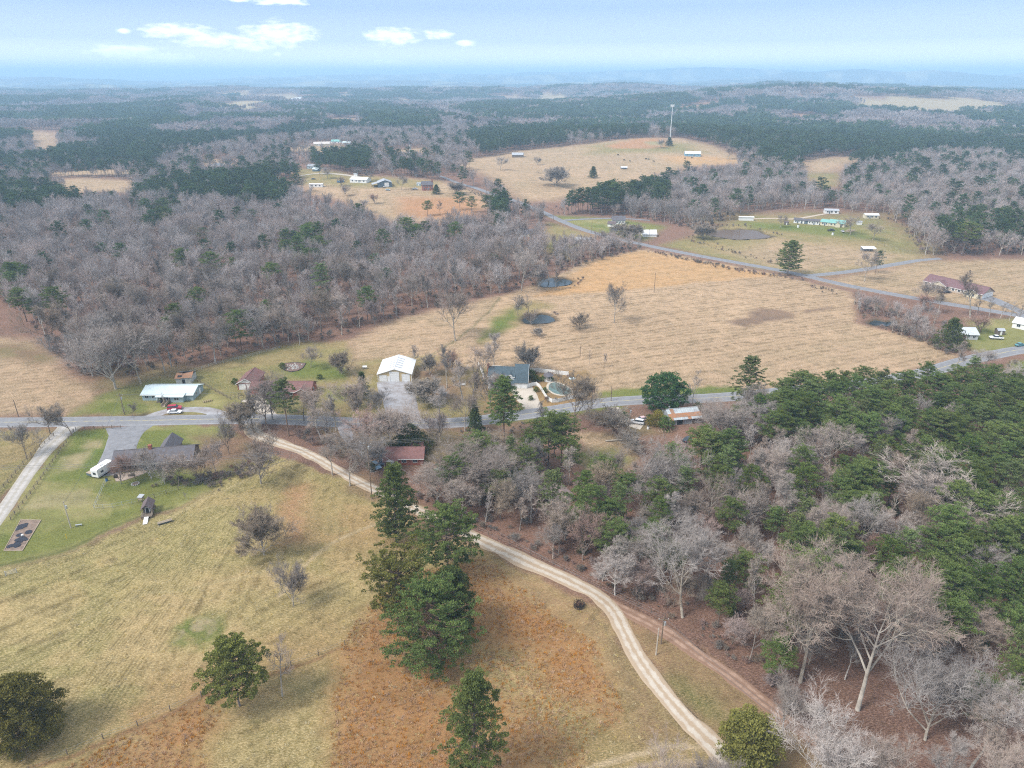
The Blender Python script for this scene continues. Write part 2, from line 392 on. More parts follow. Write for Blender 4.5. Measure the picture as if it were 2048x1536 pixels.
# rows of the sheet: even steps in viewing angle out to 6 km, then wider
al = np.arange(R(52), R(1.05), -0.00165)
rr = np.concatenate([[0.5, 15, 35, 55, 70], CAMZ/np.tan(al), np.geomspace(6300, 45000, 70)])
rr = np.unique(np.round(rr, 3))
th = np.concatenate([np.linspace(-180, -47, 34)[:-1], np.degrees(np.arange(R(-47), R(47), 0.00175)), np.linspace(47, 180, 34)[:-1]])
th = np.radians(th)
RRm, TT = np.meshgrid(rr, th, indexing='ij')
GX = RRm*np.sin(TT); GY = RRm*np.cos(TT); GZ = tz(GX, GY)
nr, ntc = GX.shape
gx = GX.ravel(); gy = GY.ravel()
jx = gx + (fbm(gx/7, gy/7, 91, 3)-0.5)*6 + (vn(gx/1.3, gy/1.3, 33)-0.5)*1.4
jy = gy + (fbm(gx/7, gy/7, 92, 3)-0.5)*6 + (vn(gx/1.3, gy/1.3, 34)-0.5)*1.4
def cover_cols(name):
    A, B, fb, Cc, fc = COVER[name]
    return np.array(A), np.array(B), np.array(Cc)
CA = np.zeros((len(gx), 3)); CB = np.zeros((len(gx), 3)); CC = np.zeros((len(gx), 3)); PW = np.zeros((len(gx), 3))
A, B, Cc = cover_cols('leaf'); CA[:] = A; CB[:] = B; CC[:] = Cc
for (c, e, w, pl) in ZW:
    far = max(1.0, float(np.hypot(*w.mean(0)))/400)
    e2 = e*min(far, 6)
    lo = w.min(0)-e2*2-4; hi = w.max(0)+e2*2+4
    idx = np.nonzero((jx > lo[0]) & (jx < hi[0]) & (jy > lo[1]) & (jy < hi[1]))[0]
    if not len(idx): continue
    x_, y_ = jx[idx], jy[idx]
    s = polydist(x_, y_, w)*np.where(inpoly(x_, y_, w), 1, -1)
    wgt = smooth(0.5+s/(2*e2))[:, None]
    A, B, Cc = cover_cols(c)
    CA[idx] = CA[idx]*(1-wgt)+A*wgt; CB[idx] = CB[idx]*(1-wgt)+B*wgt; CC[idx] = CC[idx]*(1-wgt)+Cc*wgt
    fw = {'meadow': .9, 'stubble': .95, 'tan': .75, 'orange': .5, 'lawntan': .4, 'sedge': .15, 'tanor': .5, 'verge': .3}.get(c, 0.0)
    PW[idx, 0] = PW[idx, 0]*(1-wgt[:, 0]) + fw*wgt[:, 0]
pat = smooth((fbm(gx/13, gy/9, 51, 5)-0.43)/0.14)          # patches of the second colour
pat2 = smooth((fbm(gx/60, gy/42, 61, 3)-0.42)/0.16)
mixw = np.clip(0.55*pat+0.45*pat2, 0, 1)[:, None]
C1 = CA*(1-mixw)+CB*mixw
C1 *= (0.76+0.48*fbm(gx/3.6, gy/2.6, 71, 3))[:, None]
# beyond five kilometres the land reads as a mottle of far woods and fields
rfar = np.hypot(gx, gy); wf = smooth((rfar-4300)/1500)[:, None]
m1 = smooth((fbm(gx/330, gy/420, 81, 4)-0.40)/0.2)[:, None]; m2 = smooth((fbm(gx/260, gy/500, 83, 4)-0.60)/0.08)[:, None]
FC = np.array((.10,.085,.075))*(1-m1)+np.array((.045,.065,.045))*m1; FC = FC*(1-m2)+np.array((.30,.27,.17))*m2
clr = (smooth((fbm(gx/230, gy/420, 83, 3)-.655)/.02)*(rfar > 2250))[:, None]*(1-wf); C1 = C1*(1-clr)+np.array((.38,.29,.17))*clr; CC = CC*(1-clr)+np.array((.44,.34,.22))*clr
C1 = C1*(1-wf)+FC*wf; CC = CC*(1-wf)+FC*wf
# field furrows and mower lines: a smooth phase across each field (metres across the rows)
def along(x0, y0, x1, y1):
    a = P(x0, y0); b = P(x1, y1); d = (b-a)/np.linalg.norm(b-a); return np.array([-d[1], d[0]])
n1 = along(1000, 770, 1800, 655)
n2 = along(100, 1250, 420, 1120)
n3 = along(560, 1090, 600, 980)
ph1 = gx*n1[0]+gy*n1[1]; ph2 = gx*n2[0]+gy*n2[1]; ph3 = gx*n3[0]+gy*n3[1]
near = smooth((rfar-175)/120)
isn3 = smooth((fbm(gx/40, gy/40, 63, 2)-0.5)/0.06)*smooth((gx+95)/25)
ph = np.where(gy > 235, ph1, ph2*(1-isn3)+ph3*isn3) + (fbm(gx/30, gy/30, 41, 3)-0.5)*7
me = bpy.data.meshes.new('ground')
a = np.arange(nr*ntc).reshape(nr, ntc); nxt = np.roll(a, -1, axis=1)
F = np.stack([a[:-1].ravel(), a[1:].ravel(), nxt[1:].ravel(), nxt[:-1].ravel()], 1)[:, ::-1]
# lower the sheet a little beneath ponds
PONDS = [
 ('pond', 'small dark pond ringed with brush in the tan field', [(1042,640),(1052,630),(1072,628),(1088,627),(1108,634),(1112,641),(1100,645),(1070,647),(1050,646)]),
 ('pond', 'pond at the wood edge beside the orange field', [(1072,566),(1085,557),(1105,555),(1130,557),(1148,562),(1140,569),(1110,573),(1085,574)]),
 ('pond', 'wide brown pond in the pasture before the mobile homes', [(1408,467),(1425,461),(1450,459),(1490,458),(1518,461),(1526,467),(1548,473),(1525,477),(1495,478),(1470,479),(1445,475),(1420,471)]),
 ('pond', 'shallow blue-grey pool under brush at the field corner', [(1735,645),(1750,638),(1770,643),(1795,640),(1792,650),(1770,652),(1745,650)]),
]
gz = GZ.ravel().copy()
for (_, _, pl) in PONDS:
    w = np.array([P(*q) for q in pl]); lo = w.min(0)-6; hi = w.max(0)+6
    idx = np.nonzero((gx > lo[0]) & (gx < hi[0]) & (gy > lo[1]) & (gy < hi[1]))[0]
    if len(idx):
        s = polydist(gx[idx], gy[idx], w)*np.where(inpoly(gx[idx], gy[idx], w), 1, -1)
        gz[idx] -= 1.6*smooth((s+.4+2.2*(fbm(gx[idx]/4, gy[idx]/4, 14, 3)-.5))/3.0)
        k = smooth((s+4)/5)[:, None]; mud = np.array((.10, .075, .05)); C1[idx] = C1[idx]*(1-k)+mud*k; CC[idx] = CC[idx]*(1-k)+mud*1.6*k
# worn wheel lines and paths across the grass
for pxl, wd_, col_, k_ in (([(560,1190),(620,1120),(700,1070),(800,1030),(840,1015)], .9, (.47,.36,.22), .6), ([(80,1290),(250,1200),(420,1170),(600,1120)], .7, (.46,.37,.20), .45), ([(1225,1240),(1262,1310),(1320,1400),(1400,1490)], .5, (.28,.20,.11), .6), ([(1212,1250),(1248,1330),(1300,1420),(1380,1520)], .5, (.28,.20,.11), .5),
    ([(1120,1570),(1200,1530),(1300,1500),(1430,1490)], 1.0, (.52,.40,.26), .7), ([(1080,1590),(1180,1560),(1280,1530),(1400,1525)], .8, (.50,.38,.24), .6), ([(345,1035),(400,1000),(470,970),(560,925)], .7, (.45,.36,.20), .5), ([(0,1132),(130,1100),(230,1052),(340,1016)], .9, (.11,.12,.04), .6),
    ([(800,735),(880,700),(960,640),(1000,595)], 1.0, (.20,.17,.09), .7), ([(1000,700),(1300,690),(1700,650)], 1.2, (.33,.24,.15), .35), ([(1140,740),(1300,730),(1600,690),(1880,690)], 1.4, (.36,.25,.16), .4), ([(1560,1000),(1640,990)], 1, (.3,.2,.1), .3),
    ([(60,1540),(275,1455),(410,1392),(560,1342),(690,1292)], .8, (.24,.13,.07), .7), ([(900,1270),(1000,1330),(1110,1420)], .8, (.52,.36,.18), .5), ([(620,870),(720,900),(800,960)], 1.0, (.30,.16,.10), .5)):
    w = curve_pts([P(*q) for q in pxl], .7); lo = w.min(0)-3; hi = w.max(0)+3
    idx = np.nonzero((gx > lo[0]) & (gx < hi[0]) & (gy > lo[1]) & (gy < hi[1]))[0]
    for s0 in range(0, len(idx), 20000):
        ii = idx[s0:s0+20000]; d_ = np.full(len(ii), 1e9)
        for q in w: d_ = np.minimum(d_, (jx[ii]*.35+gx[ii]*.65-q[0])**2+(jy[ii]*.35+gy[ii]*.65-q[1])**2)
        k = (smooth(1.2-np.sqrt(d_)/wd_)*min(1, k_*1.7)*(.5+.5*fbm(gx[ii]/2, gy[ii]/2, 8, 2)))[:, None]; C1[ii] = C1[ii]*(1-k)+np.array(col_)*k; CC[ii] = CC[ii]*(1-k)+np.array(col_)*1.2*k
V = np.stack([gx, gy, gz], 1)
me = np_mesh('ground', V, F, None, smooth_=True)
attr_col(me, 'cover', C1); attr_col(me, 'fleck', CC); attr_f(me, 'furrow', ph); attr_f(me, 'rows', PW[:, 0])
gm = bpy.data.materials.new('ground_cover'); gm.use_nodes = True; t = gm.node_tree; t.nodes.clear()
tcn = N(t, 'ShaderNodeTexCoord'); oc = tcn.outputs['Object']
c1 = N(t, 'ShaderNodeAttribute', attribute_name='cover').outputs['Color']; c2 = N(t, 'ShaderNodeAttribute', attribute_name='fleck').outputs['Color']
fu = N(t, 'ShaderNodeAttribute', attribute_name='furrow').outputs['Fac']; rw = N(t, 'ShaderNodeAttribute', attribute_name='rows').outputs['Fac']
n_a = N(t, 'ShaderNodeTexNoise', ins={'Vector': N(t, 'ShaderNodeMapping', ins={0: oc, 2: (0, 0, R(-24)), 3: (0.75, 1.9, 1)}).outputs[0], 'Scale': 2.3, 'Detail': 5.0, 'Roughness': 0.8, 'Distortion': 0.4}).outputs[0]
n_b = N(t, 'ShaderNodeTexNoise', ins={'Vector': oc, 'Scale': 0.22, 'Detail': 6.0, 'Roughness': 0.7, 'Distortion': 1.0}).outputs[0]
n_c = N(t, 'ShaderNodeTexNoise', ins={'Vector': N(t, 'ShaderNodeMapping', ins={0: oc, 2: (0, 0, R(28)), 3: (0.8, 1.35, 1)}).outputs[0], 'Scale': 0.9, 'Detail': 4.0, 'Roughness': 0.7}).outputs[0]
fa = N(t, 'ShaderNodeMapRange', ins={'Value': n_a, 'From Min': 0.44, 'From Max': 0.60}).outputs[0]
fb = N(t, 'ShaderNodeMapRange', ins={'Value': n_b, 'From Min': 0.42, 'From Max': 0.62}).outputs[0]
c = MIX(t, M(t, 'MULTIPLY', fa, 0.8), MIX(t, 1.0, c1, (0.86, 0.86, 0.84, 1), 'MULTIPLY'), c2)
gg = M(t, 'MULTIPLY_ADD', n_a, 1.7, 0.15); c = MIX(t, 1.0, c, N(t, 'ShaderNodeCombineXYZ', ins={0: gg, 1: gg, 2: gg}).outputs[0], 'MULTIPLY')
c = MIX(t, M(t, 'MULTIPLY', fb, 0.35), c, MIX(t, 1.0, c, (0.70, 0.78, 0.72, 1), 'MULTIPLY'))
fc = N(t, 'ShaderNodeMapRange', ins={'Value': n_c, 'From Min': 0.5, 'From Max': 0.66}).outputs[0]
c = MIX(t, M(t, 'MULTIPLY', fc, 0.5), c, MIX(t, 1.0, c, (0.62, 0.66, 0.58, 1), 'MULTIPLY'))
wv = M(t, 'SINE', M(t, 'ADD', M(t, 'MULTIPLY', fu, 1.85), M(t, 'MULTIPLY', n_b, 2.6)))
wv2 = M(t, 'SINE', M(t, 'ADD', M(t, 'MULTIPLY', fu, 0.62), M(t, 'MULTIPLY', n_b, 2.2)))
wv = M(t, 'MULTIPLY', M(t, 'MULTIPLY_ADD', M(t, 'ADD', wv, M(t, 'MULTIPLY', wv2, 0.7)), 0.35, 0.4, clamp=True), M(t, 'MULTIPLY', fb, 1.3, clamp=True))
c = MIX(t, M(t, 'MULTIPLY', wv, rw), c, MIX(t, 1.0, c, (0.52, 0.50, 0.46, 1), 'MULTIPLY'))
bp = N(t, 'ShaderNodeBump', ins={'Height': n_a, 'Strength': 0.9, 'Distance': 0.4})
b = N(t, 'ShaderNodeBsdfPrincipled', ins={'Base Color': c, 'Roughness': 0.95, 'Specular IOR Level': 0.1, 'Normal': bp.outputs[0]})
N(t, 'ShaderNodeOutputMaterial', ins={0: b.outputs[0]})
me.materials.append(gm)
ground = link('ground', me); tag(ground, 'rolling farmland of dry meadows, lawns and leaf litter', kind='structure')

# ponds
wm = bpy.data.materials.new('pond_water'); wm.use_nodes = True; t = wm.node_tree; bs = t.nodes['Principled BSDF']
bs.inputs['Base Color'].default_value = (.020, .030, .034, 1); bs.inputs['Roughness'].default_value = 0.12; bs.inputs['Specular IOR Level'].default_value = 0.25
wn = N(t, 'ShaderNodeTexNoise', ins={'Scale': 0.8, 'Detail': 3.0}); wb = N(t, 'ShaderNodeBump', ins={'Height': wn.outputs[0], 'Strength': 0.05}); t.links.new(wb.outputs[0], bs.inputs['Normal'])
wm2 = wm.copy(); wm2.name = 'muddy_water'; wm2.node_tree.nodes['Principled BSDF'].inputs['Base Color'].default_value = (.12, .08, .055, 1); wm2.node_tree.nodes['Principled BSDF'].inputs['Roughness'].default_value = .3; wm2.node_tree.nodes['Principled BSDF'].inputs['Specular IOR Level'].default_value = .15
for k, (nm, lb, pl) in enumerate(PONDS):
    w = np.array([P(*q) for q in pl]); c0 = w.mean(0); z0 = float(tz(*c0))-0.28
    n_ = len(w); ww = []
    for i in range(n_):
        for f_ in (0, .33, .66):
            ww.append(w[i]*(1-f_)+w[(i+1) % n_]*f_)
    ww = np.array(ww); ww = (ww+np.roll(ww, 1, 0)+np.roll(ww, -1, 0))/3
    ww = c0+(ww-c0)*.97
    mb = MB(); mb.face([(p[0], p[1], z0) for p in ww]); o = mb.build('pond', wm2 if k == 2 else wm); tag(o, lb, kind='structure')

# ---------------------------------------------------------------- roads
def road_mat(name, A, B, tracks=0.0, mid=(.3, .2, .12), lines=None, edge=0.0, scale=0.5):
    m = bpy.data.materials.new(name); m.use_nodes = True; t = m.node_tree; t.nodes.clear()
    oc = N(t, 'ShaderNodeTexCoord').outputs['Object']
    u = N(t, 'ShaderNodeAttribute', attribute_name='across').outputs['Fac']
    n1_ = N(t, 'ShaderNodeTexNoise', ins={'Vector': oc, 'Scale': scale, 'Detail': 6.0, 'Roughness': 0.7}).outputs[0]
    n2_ = N(t, 'ShaderNodeTexNoise', ins={'Vector': oc, 'Scale': 3.0, 'Detail': 3.0}).outputs[0]
    f = N(t, 'ShaderNodeMapRange', ins={'Value': n1_, 'From Min': 0.38, 'From Max': 0.62}).outputs[0]
    c = MIX(t, f, (*A, 1), (*B, 1))
    c = MIX(t, M(t, 'MULTIPLY', n2_, 0.3), c, MIX(t, 1.0, c, (.6, .6, .6, 1), 'MULTIPLY'))
    au = M(t, 'ABSOLUTE', u)
    if tracks:
        d = M(t, 'ABSOLUTE', M(t, 'SUBTRACT', au, 0.42))
        d = M(t, 'ADD', d, M(t, 'MULTIPLY', M(t, 'SUBTRACT', n1_, 0.5), 0.7))
        k = N(t, 'ShaderNodeMapRange', ins={'Value': d, 'From Min': 0.14, 'From Max': 0.30}).outputs[0]
        c = MIX(t, M(t, 'MULTIPLY', k, tracks), c, (*mid, 1))
    if lines:
        d = M(t, 'ABSOLUTE', M(t, 'SUBTRACT', au, lines[0]))
        k = M(t, 'LESS_THAN', d, lines[1]); c = MIX(t, M(t, 'MULTIPLY', k, M(t, 'MULTIPLY', f, 0.9)), c, (*lines[2], 1))
        d = M(t, 'ABSOLUTE', M(t, 'SUBTRACT', au, lines[3])); k = M(t, 'LESS_THAN', d, lines[4]); c = MIX(t, M(t, 'MULTIPLY', k, 0.5), c, (*lines[5], 1))
    b = N(t, 'ShaderNodeBsdfPrincipled', ins={'Base Color': c, 'Roughness': 0.9, 'Specular IOR Level': 0.2})
    N(t, 'ShaderNodeOutputMaterial', ins={0: b.outputs[0]})
    return m
ROADS = {}
def road(name, label, px, width, m, lift=0.05, step=2.0, rag=0.0, crown=0.0, nacross=8, extend=0):
    pts = [P(*q[:2]) for q in px]; c = curve_pts(pts, step)
    if np.ndim(width): wd = np.interp(np.linspace(0, 1, len(c)), np.linspace(0, 1, len(width)), width)
    else: wd = np.full(len(c), float(width))
    d = np.gradient(c, axis=0); d /= np.linalg.norm(d, axis=1)[:, None]+1e-9; nrm = np.stack([-d[:, 1], d[:, 0]], 1)
    us = np.linspace(-1, 1, nacross+1); n = len(c); V = []; U = []
    for j, u in enumerate(us):
        w_ = wd/2*(1+rag*(fbm(np.arange(n)*step/5, np.full(n, j/9+3), 7+j, 3)-0.5)*2*(abs(u) > 0.9))
        q = c+nrm*(u*w_)[:, None]
        dist = np.hypot(q[:, 0], q[:, 1])
        z = tz(q[:, 0], q[:, 1])+lift+crown*(1-u*u)+np.maximum(0, dist-450)*0.0004-(0.0 if abs(u) < 0.99 else 0.02)
        V.append(np.stack([q[:, 0], q[:, 1], z], 1)); U.append(np.full(n, u))
    # outer skirt so that the edge has depth
    V = [V[0]+np.concatenate([-nrm*0.25, np.full((n, 1), -0.14)], 1)] + V + [V[-1]+np.concatenate([nrm*0.25, np.full((n, 1), -0.14)], 1)]
    U = [np.full(n, -1.02)]+U+[np.full(n, 1.02)]
    k = len(V); V = np.concatenate(V); U = np.concatenate(U)
    a = np.arange(k*n).reshape(k, n)
    F = np.stack([a[:-1, :-1].ravel(), a[1:, :-1].ravel(), a[1:, 1:].ravel(), a[:-1, 1:].ravel()], 1)[:, ::-1]
    me = np_mesh(name, V, F, m, smooth_=True); attr_f(me, 'across', U)
    if me.polygons[len(me.polygons)//2].normal.z < 0: me.flip_normals()
    o = link(name, me); tag(o, label, kind='structure'); ROADS[label] = (c, wd)
    return o
asphalt = road_mat('asphalt', (.25, .25, .262), (.20, .20, .21), lines=(0.03, 0.028, (.50, .42, .20), 0.88, 0.02, (.55, .55, .55)))
asphalt2 = road_mat('worn_asphalt', (.25, .25, .265), (.19, .19, .20))
gravel = road_mat('gravel', (.47, .44, .41), (.36, .34, .32), tracks=0.5, mid=(.29, .26, .20))
gravel2 = road_mat('gravel_apron', (.36, .36, .38), (.25, .225, .215), scale=0.25)
dirt = road_mat('dirt_track', (.52, .465, .39), (.46, .395, .325), tracks=0.72, mid=(.33, .235, .145), scale=0.55)
dirt2 = road_mat('faint_track', (.40, .27, .20), (.27, .17, .12), tracks=0.9, mid=(.23, .14, .095))
conc = road_mat('concrete_drive', (.52, .46, .39), (.44, .385, .32), scale=0.15)
MAINPX = [(-700,850),(-300,846),(0,845),(250,842),(520,838),(700,845),(850,847),(940,843),(1010,834),(1100,822),(1200,806),(1300,799),(1400,797),(1500,790),(1620,777),(1750,764),(1850,745),(1930,722),(2000,707),(2060,697),(2300,665)]
road('road', 'grey two-lane country road crossing the picture behind the near houses', MAINPX, 7.6, asphalt, step=3, lift=0.07, crown=0.05)
road('road', 'grey lane along the far side of the big tan field', [(1040,405),(1085,424),(1130,445),(1185,465),(1290,490),(1400,512),(1560,541),(1700,572),(1850,600),(2048,633),(2300,680)], 6.2, asphalt2, lift=0.12, step=4)
road('road', 'side lane branching off towards the mobile homes', [(1612,552),(1700,543),(1800,527),(1835,521),(1880,517)], [5.5, 5.5, 5.5, 4], asphalt2, lift=0.12, step=4)
road('road', 'far grey lane climbing the hill past the brick house', [(1040,405),(990,390),(950,376),(915,366),(880,352)], [6, 6, 5, 4], asphalt2, lift=0.25, step=6)
road('road', 'narrow farm lane along the foot of the wood', [(1125,441),(1180,438),(1240,437),(1300,441)], [4.5, 4, 3], asphalt2, lift=0.2, step=5)
road('gravel_drive', 'pale gravel drive between wooden fences at left', [(-120,1180),(-60,1105),(0,1030),(60,942),(105,885),(133,860),(142,852)], [4.2, 4.2, 4.0, 4.6, 8.5], gravel, lift=0.05, rag=0.06)
road('driveway', 'wide grey driveway running down to the dark-roofed house', [(262,852),(256,862),(247,880),(238,905),(226,930),(214,952)], [16, 10.5, 9.5, 9.5, 9.5, 7], asphalt2, lift=0.045)
road('driveway', 'curved grey lay-by in front of the pale blue house', [(290,838),(315,828),(340,821),(370,819),(410,820),(440,829),(455,838)], [5, 4, 4, 4.5, 5, 6], gravel2, lift=0.05)
road('driveway', 'gravel driveway leading up to the tan metal garage', [(806,842),(804,826),(799,800),(792,778),(789,762)], [13, 11.5, 12, 13, 13.5], gravel2, lift=0.05, rag=0.05)
road('driveway', 'pale concrete driveway of the green-roofed house', [(1072,826),(1062,808),(1050,790),(1042,774)], [7.5, 7, 9, 8.5], conc, lift=0.045)
road('driveway', 'pale driveway apron before the brick ranch house', [(545,840),(530,822),(520,805),(505,795)], [6, 5, 6, 9], conc, lift=0.045)
road('driveway', 'grey driveway by the maroon-roofed house', [(690,845),(690,862),(705,882),(735,900),(745,915)], [5, 4, 4, 5, 7], gravel2, lift=0.045)
road('driveway', 'grey driveway beside the long maroon-roofed ranch house', [(1952,590),(1985,600),(2015,612),(2060,632)], [12, 8, 6, 5], asphalt2, lift=0.12)
road('driveway', 'pale driveway by the parked cars and rusty shed', [(1228,815),(1240,833),(1262,847),(1285,853)], [4, 4, 4, 5], conc, lift=0.05)
road('driveway', 'clay track to the mobile homes', [(1500,438),(1550,437),(1590,438),(1650,428)], [4, 4, 3], dirt, lift=0.15, step=5)
road('driveway', 'gravel track among the houses on the far hill', [(600,352),(640,347),(690,350),(740,360)], [5, 5, 4], conc, lift=0.2, step=6)
road('dirt_road', 'pale dirt road with two wheel tracks winding down to the foreground',
     [(503,846),(506,860),(520,872),(560,886),(600,900),(640,920),(680,943),(720,965),(775,990),(830,1018),(890,1045),(960,1080),(1010,1103),(1060,1126),(1110,1148),(1160,1172),(1200,1195),(1228,1222),(1248,1260),(1268,1300),(1300,1350),(1340,1400),(1390,1455),(1440,1505),(1480,1550),(1540,1640)],
     [6.0, 5.0, 4.0, 3.7, 3.6, 3.7, 3.7, 4.0, 4.3, 5.0, 4.4, 3.8, 3.7, 3.8, 5.0, 7], dirt, lift=0.05, step=0.8, rag=0.30, nacross=14)
road('dirt_road', 'faint reddish track branching into the wood', [(1190,1190),(1240,1215),(1330,1262),(1400,1310),(1460,1350),(1520,1398),(1580,1445),(1640,1488),(1700,1530),(1800,1620)],
     [3, 3.3, 3.3, 3, 3, 3], dirt2, lift=0.045, step=0.8, rag=0.4, nacross=14)
# ---------------------------------------------------------------- tree shapes
def nrm(v): return v/(np.linalg.norm(v)+1e-9)
def seg_mesh(segs, sides):
    """segs: array (n,8) p0 p1 r0 r1 -> vertices, quads"""
    s = np.asarray(segs, float); p0 = s[:, :3]; p1 = s[:, 3:6]; r0 = s[:, 6:7]; r1 = s[:, 7:8]
    d = p1-p0; d /= np.linalg.norm(d, axis=1)[:, None]+1e-9
    ref = np.where(np.abs(d[:, 2:3]) < 0.9, np.array([[0, 0, 1.]]), np.array([[1., 0, 0]]))
    a = np.cross(d, ref); a /= np.linalg.norm(a, axis=1)[:, None]; b = np.cross(d, a)
    V = []; n = len(s)
    if sides == 2:
        V = np.concatenate([p0-a*r0, p0+a*r0, p1+a*r1, p1-a*r1]); i = np.arange(n)
        return V, np.stack([i, i+n, i+2*n, i+3*n], 1)
    for p, r in ((p0, r0), (p1, r1)):
        for k in range(sides):
            t = 2*math.pi*k/sides; V.append(p+a*r*math.cos(t)+b*r*math.sin(t))
    V = np.concatenate(V); i = np.arange(n); F = []
    for k in range(sides):
        j = (k+1) % sides; F.append(np.stack([i+k*n, i+j*n, i+(sides+j)*n, i+(sides+k)*n], 1))
    return V, np.concatenate(F)
def join(parts):
    V = []; F = []; o = 0
    for v, f in parts:
        V.append(v); F.append(f+o); o += len(v)
    return np.concatenate(V), np.concatenate(F)

def bare_tree(seed, H=18.0, spread=1.0, style='oak', detail=4, dens=1.0, thick=1.0):
    """returns (trunk+limb segments, crown segments) for a leafless hardwood of height H"""
    rg = np.random.default_rng(seed); low = []; twig = [[], [], []]
    NSEG = [7, 6, 5, 4, 1]
    trop = [0.02, 0.10, 0.10, 0.06, 0.05]; wob = [0.05, 0.12, 0.17, 0.22, 0.0]
    def child_dir(d, ang):
        a = nrm(np.cross(d, nrm(rg.normal(size=3)))); return nrm(d*math.cos(ang)+a*math.sin(ang))
    def grow(p, d, L, r, lv):
        n = NSEG[lv]; st = L/n; rr_ = r
        for i in range(n):
            if lv: d = nrm(d+rg.normal(size=3)*wob[lv]+np.array([0, 0, trop[lv]]))
            else: d = nrm(d+rg.normal(size=3)*wob[0])
            q = p+d*st; r1 = r*(1-0.8*(i+1)/n)
            (low if lv <= 1 else twig[lv-2]).append((*p, *q, rr_, r1)); rr_ = r1; p = q
            f = (i+1)/n
            if lv < detail:
                if lv == 0:
                    if f < cfg['start']: continue
                    k = cfg['k']
                elif lv == 1: k = 2 if f > 0.25 else 0
                elif lv == 2: k = 2 if i else 1
                else: k = 3
                k = int(k*dens+rg.random()) if lv else k
                for _ in range(k):
                    ang = (cfg['ang']*(1.15-0.5*f) if lv == 0 else R(22+rg.random()*34)*spread**0.5)
                    if lv == 0: Lc = H*cfg['limb']*(1.1-0.55*f)*(0.75+rg.random()*0.5)
                    else: Lc = L*(0.62 if lv < 3 else 0.72)*(1-0.45*f)*(0.7+rg.random()*0.6)
                    rc = r1*0.64+0.008 if lv < 3 else 0.018*thick
                    cdn = child_dir(d, ang)
                    if cdn[2] < -0.1: cdn[2] *= -0.3
                    grow(p, nrm(cdn), Lc, max(rc, 0.016*thick), lv+1)
    cfg = {'oak': dict(start=.30, k=2, ang=R(52)*spread**.5, limb=.50), 'poplar': dict(start=.42, k=2, ang=R(34)*spread, limb=.30),
           'fan': dict(start=.16, k=2, ang=R(40)*spread**.5, limb=.62), 'shrub': dict(start=.10, k=3, ang=R(46), limb=.60)}[style]
    th = H*{'oak': .55, 'poplar': .82, 'fan': .34, 'shrub': .42}[style]
    grow(np.zeros(3), nrm(np.array([rg.normal()*.04, rg.normal()*.04, 1])), th, H*0.0125*thick**.3, 0)
    # bring the crown to the wanted height
    allp = np.array(low+twig[0]+twig[1]+twig[2]); top = allp[:, 5].max(); k = H/top
    out = []
    for s in [low]+twig:
        s = np.array(s).reshape(-1, 8); s[:, :6] *= k; out.append(s)
    return out
PALE = dict(V=1)
def noise_bark(name, a, b, rand=0.18):
    m = bpy.data.materials.new(name); m.use_nodes = True; t = m.node_tree; t.nodes.clear()
    oc = N(t, 'ShaderNodeTexCoord').outputs['Object']
    nz = N(t, 'ShaderNodeTexNoise', ins={'Vector': oc, 'Scale': 0.9, 'Detail': 4.0}).outputs[0]
    f = N(t, 'ShaderNodeMapRange', ins={'Value': nz, 'From Min': 0.38, 'From Max': 0.62}).outputs[0]
    c = MIX(t, f, (*a, 1), (*b, 1)); oi = N(t, 'ShaderNodeObjectInfo').outputs['Random']
    h = N(t, 'ShaderNodeHueSaturation', ins={'Color': c, 'Value': M(t, 'MULTIPLY_ADD', oi, 2*rand, 1-rand), 'Saturation': M(t, 'MULTIPLY_ADD', M(t, 'FRACT', M(t, 'MULTIPLY', oi, 7.3)), 0.7, 0.65)})
    b_ = N(t, 'ShaderNodeBsdfDiffuse', ins={'Color': h.outputs[0], 'Roughness': 0.8}); N(t, 'ShaderNodeOutputMaterial', ins={0: b_.outputs[0]})
    return m
BARK = noise_bark('pale_bark', (.48, .435, .375), (.27, .24, .205)); TWIG = noise_bark('grey_twigs', (.355, .300, .265), (.25, .205, .18), .35)
BARKD = noise_bark('dark_bark', (.27, .22, .18), (.17, .135, .11)); TWIGR = noise_bark('reddish_twigs', (.37, .255, .22), (.28, .20, .17), .2)
TWIGB = noise_bark('brown_twigs', (.31, .26, .21), (.23, .19, .155), .2); PBARK = noise_bark('pine_bark', (.26, .19, .15), (.17, .125, .10))
def leaf_mat(name, dark, light, rand=0.15):
    m = bpy.data.materials.new(name); m.use_nodes = True; t = m.node_tree; t.nodes.clear()
    a = N(t, 'ShaderNodeAttribute', attribute_name='tint').outputs['Fac']; oi = N(t, 'ShaderNodeObjectInfo').outputs['Random']
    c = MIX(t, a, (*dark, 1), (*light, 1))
    h = N(t, 'ShaderNodeHueSaturation', ins={'Color': c, 'Value': M(t, 'MULTIPLY_ADD', oi, 2*rand, 1-rand), 'Hue': M(t, 'MULTIPLY_ADD', M(t, 'FRACT', M(t, 'MULTIPLY', oi, 5.1)), 0.03, 0.48)})
    d = N(t, 'ShaderNodeBsdfDiffuse', ins={'Color': h.outputs[0]}); tr = N(t, 'ShaderNodeBsdfTranslucent', ins={'Color': h.outputs[0]})
    mx = N(t, 'ShaderNodeMixShader', ins={0: 0.25, 1: d.outputs[0], 2: tr.outputs[0]}); N(t, 'ShaderNodeOutputMaterial', ins={0: mx.outputs[0]})
    return m
L_PINE = leaf_mat('pine_needles', (.060, .098, .032), (.205, .262, .080))
L_WHITE = leaf_mat('white_pine_needles', (.080, .115, .045), (.21, .25, .095))
L_FAR = leaf_mat('distant_pine_needles', (.038, .066, .030), (.115, .160, .062), .25)
TWIGM = noise_bark('lilac_grey_twigs', (.47, .41, .385), (.34, .285, .265), .30)
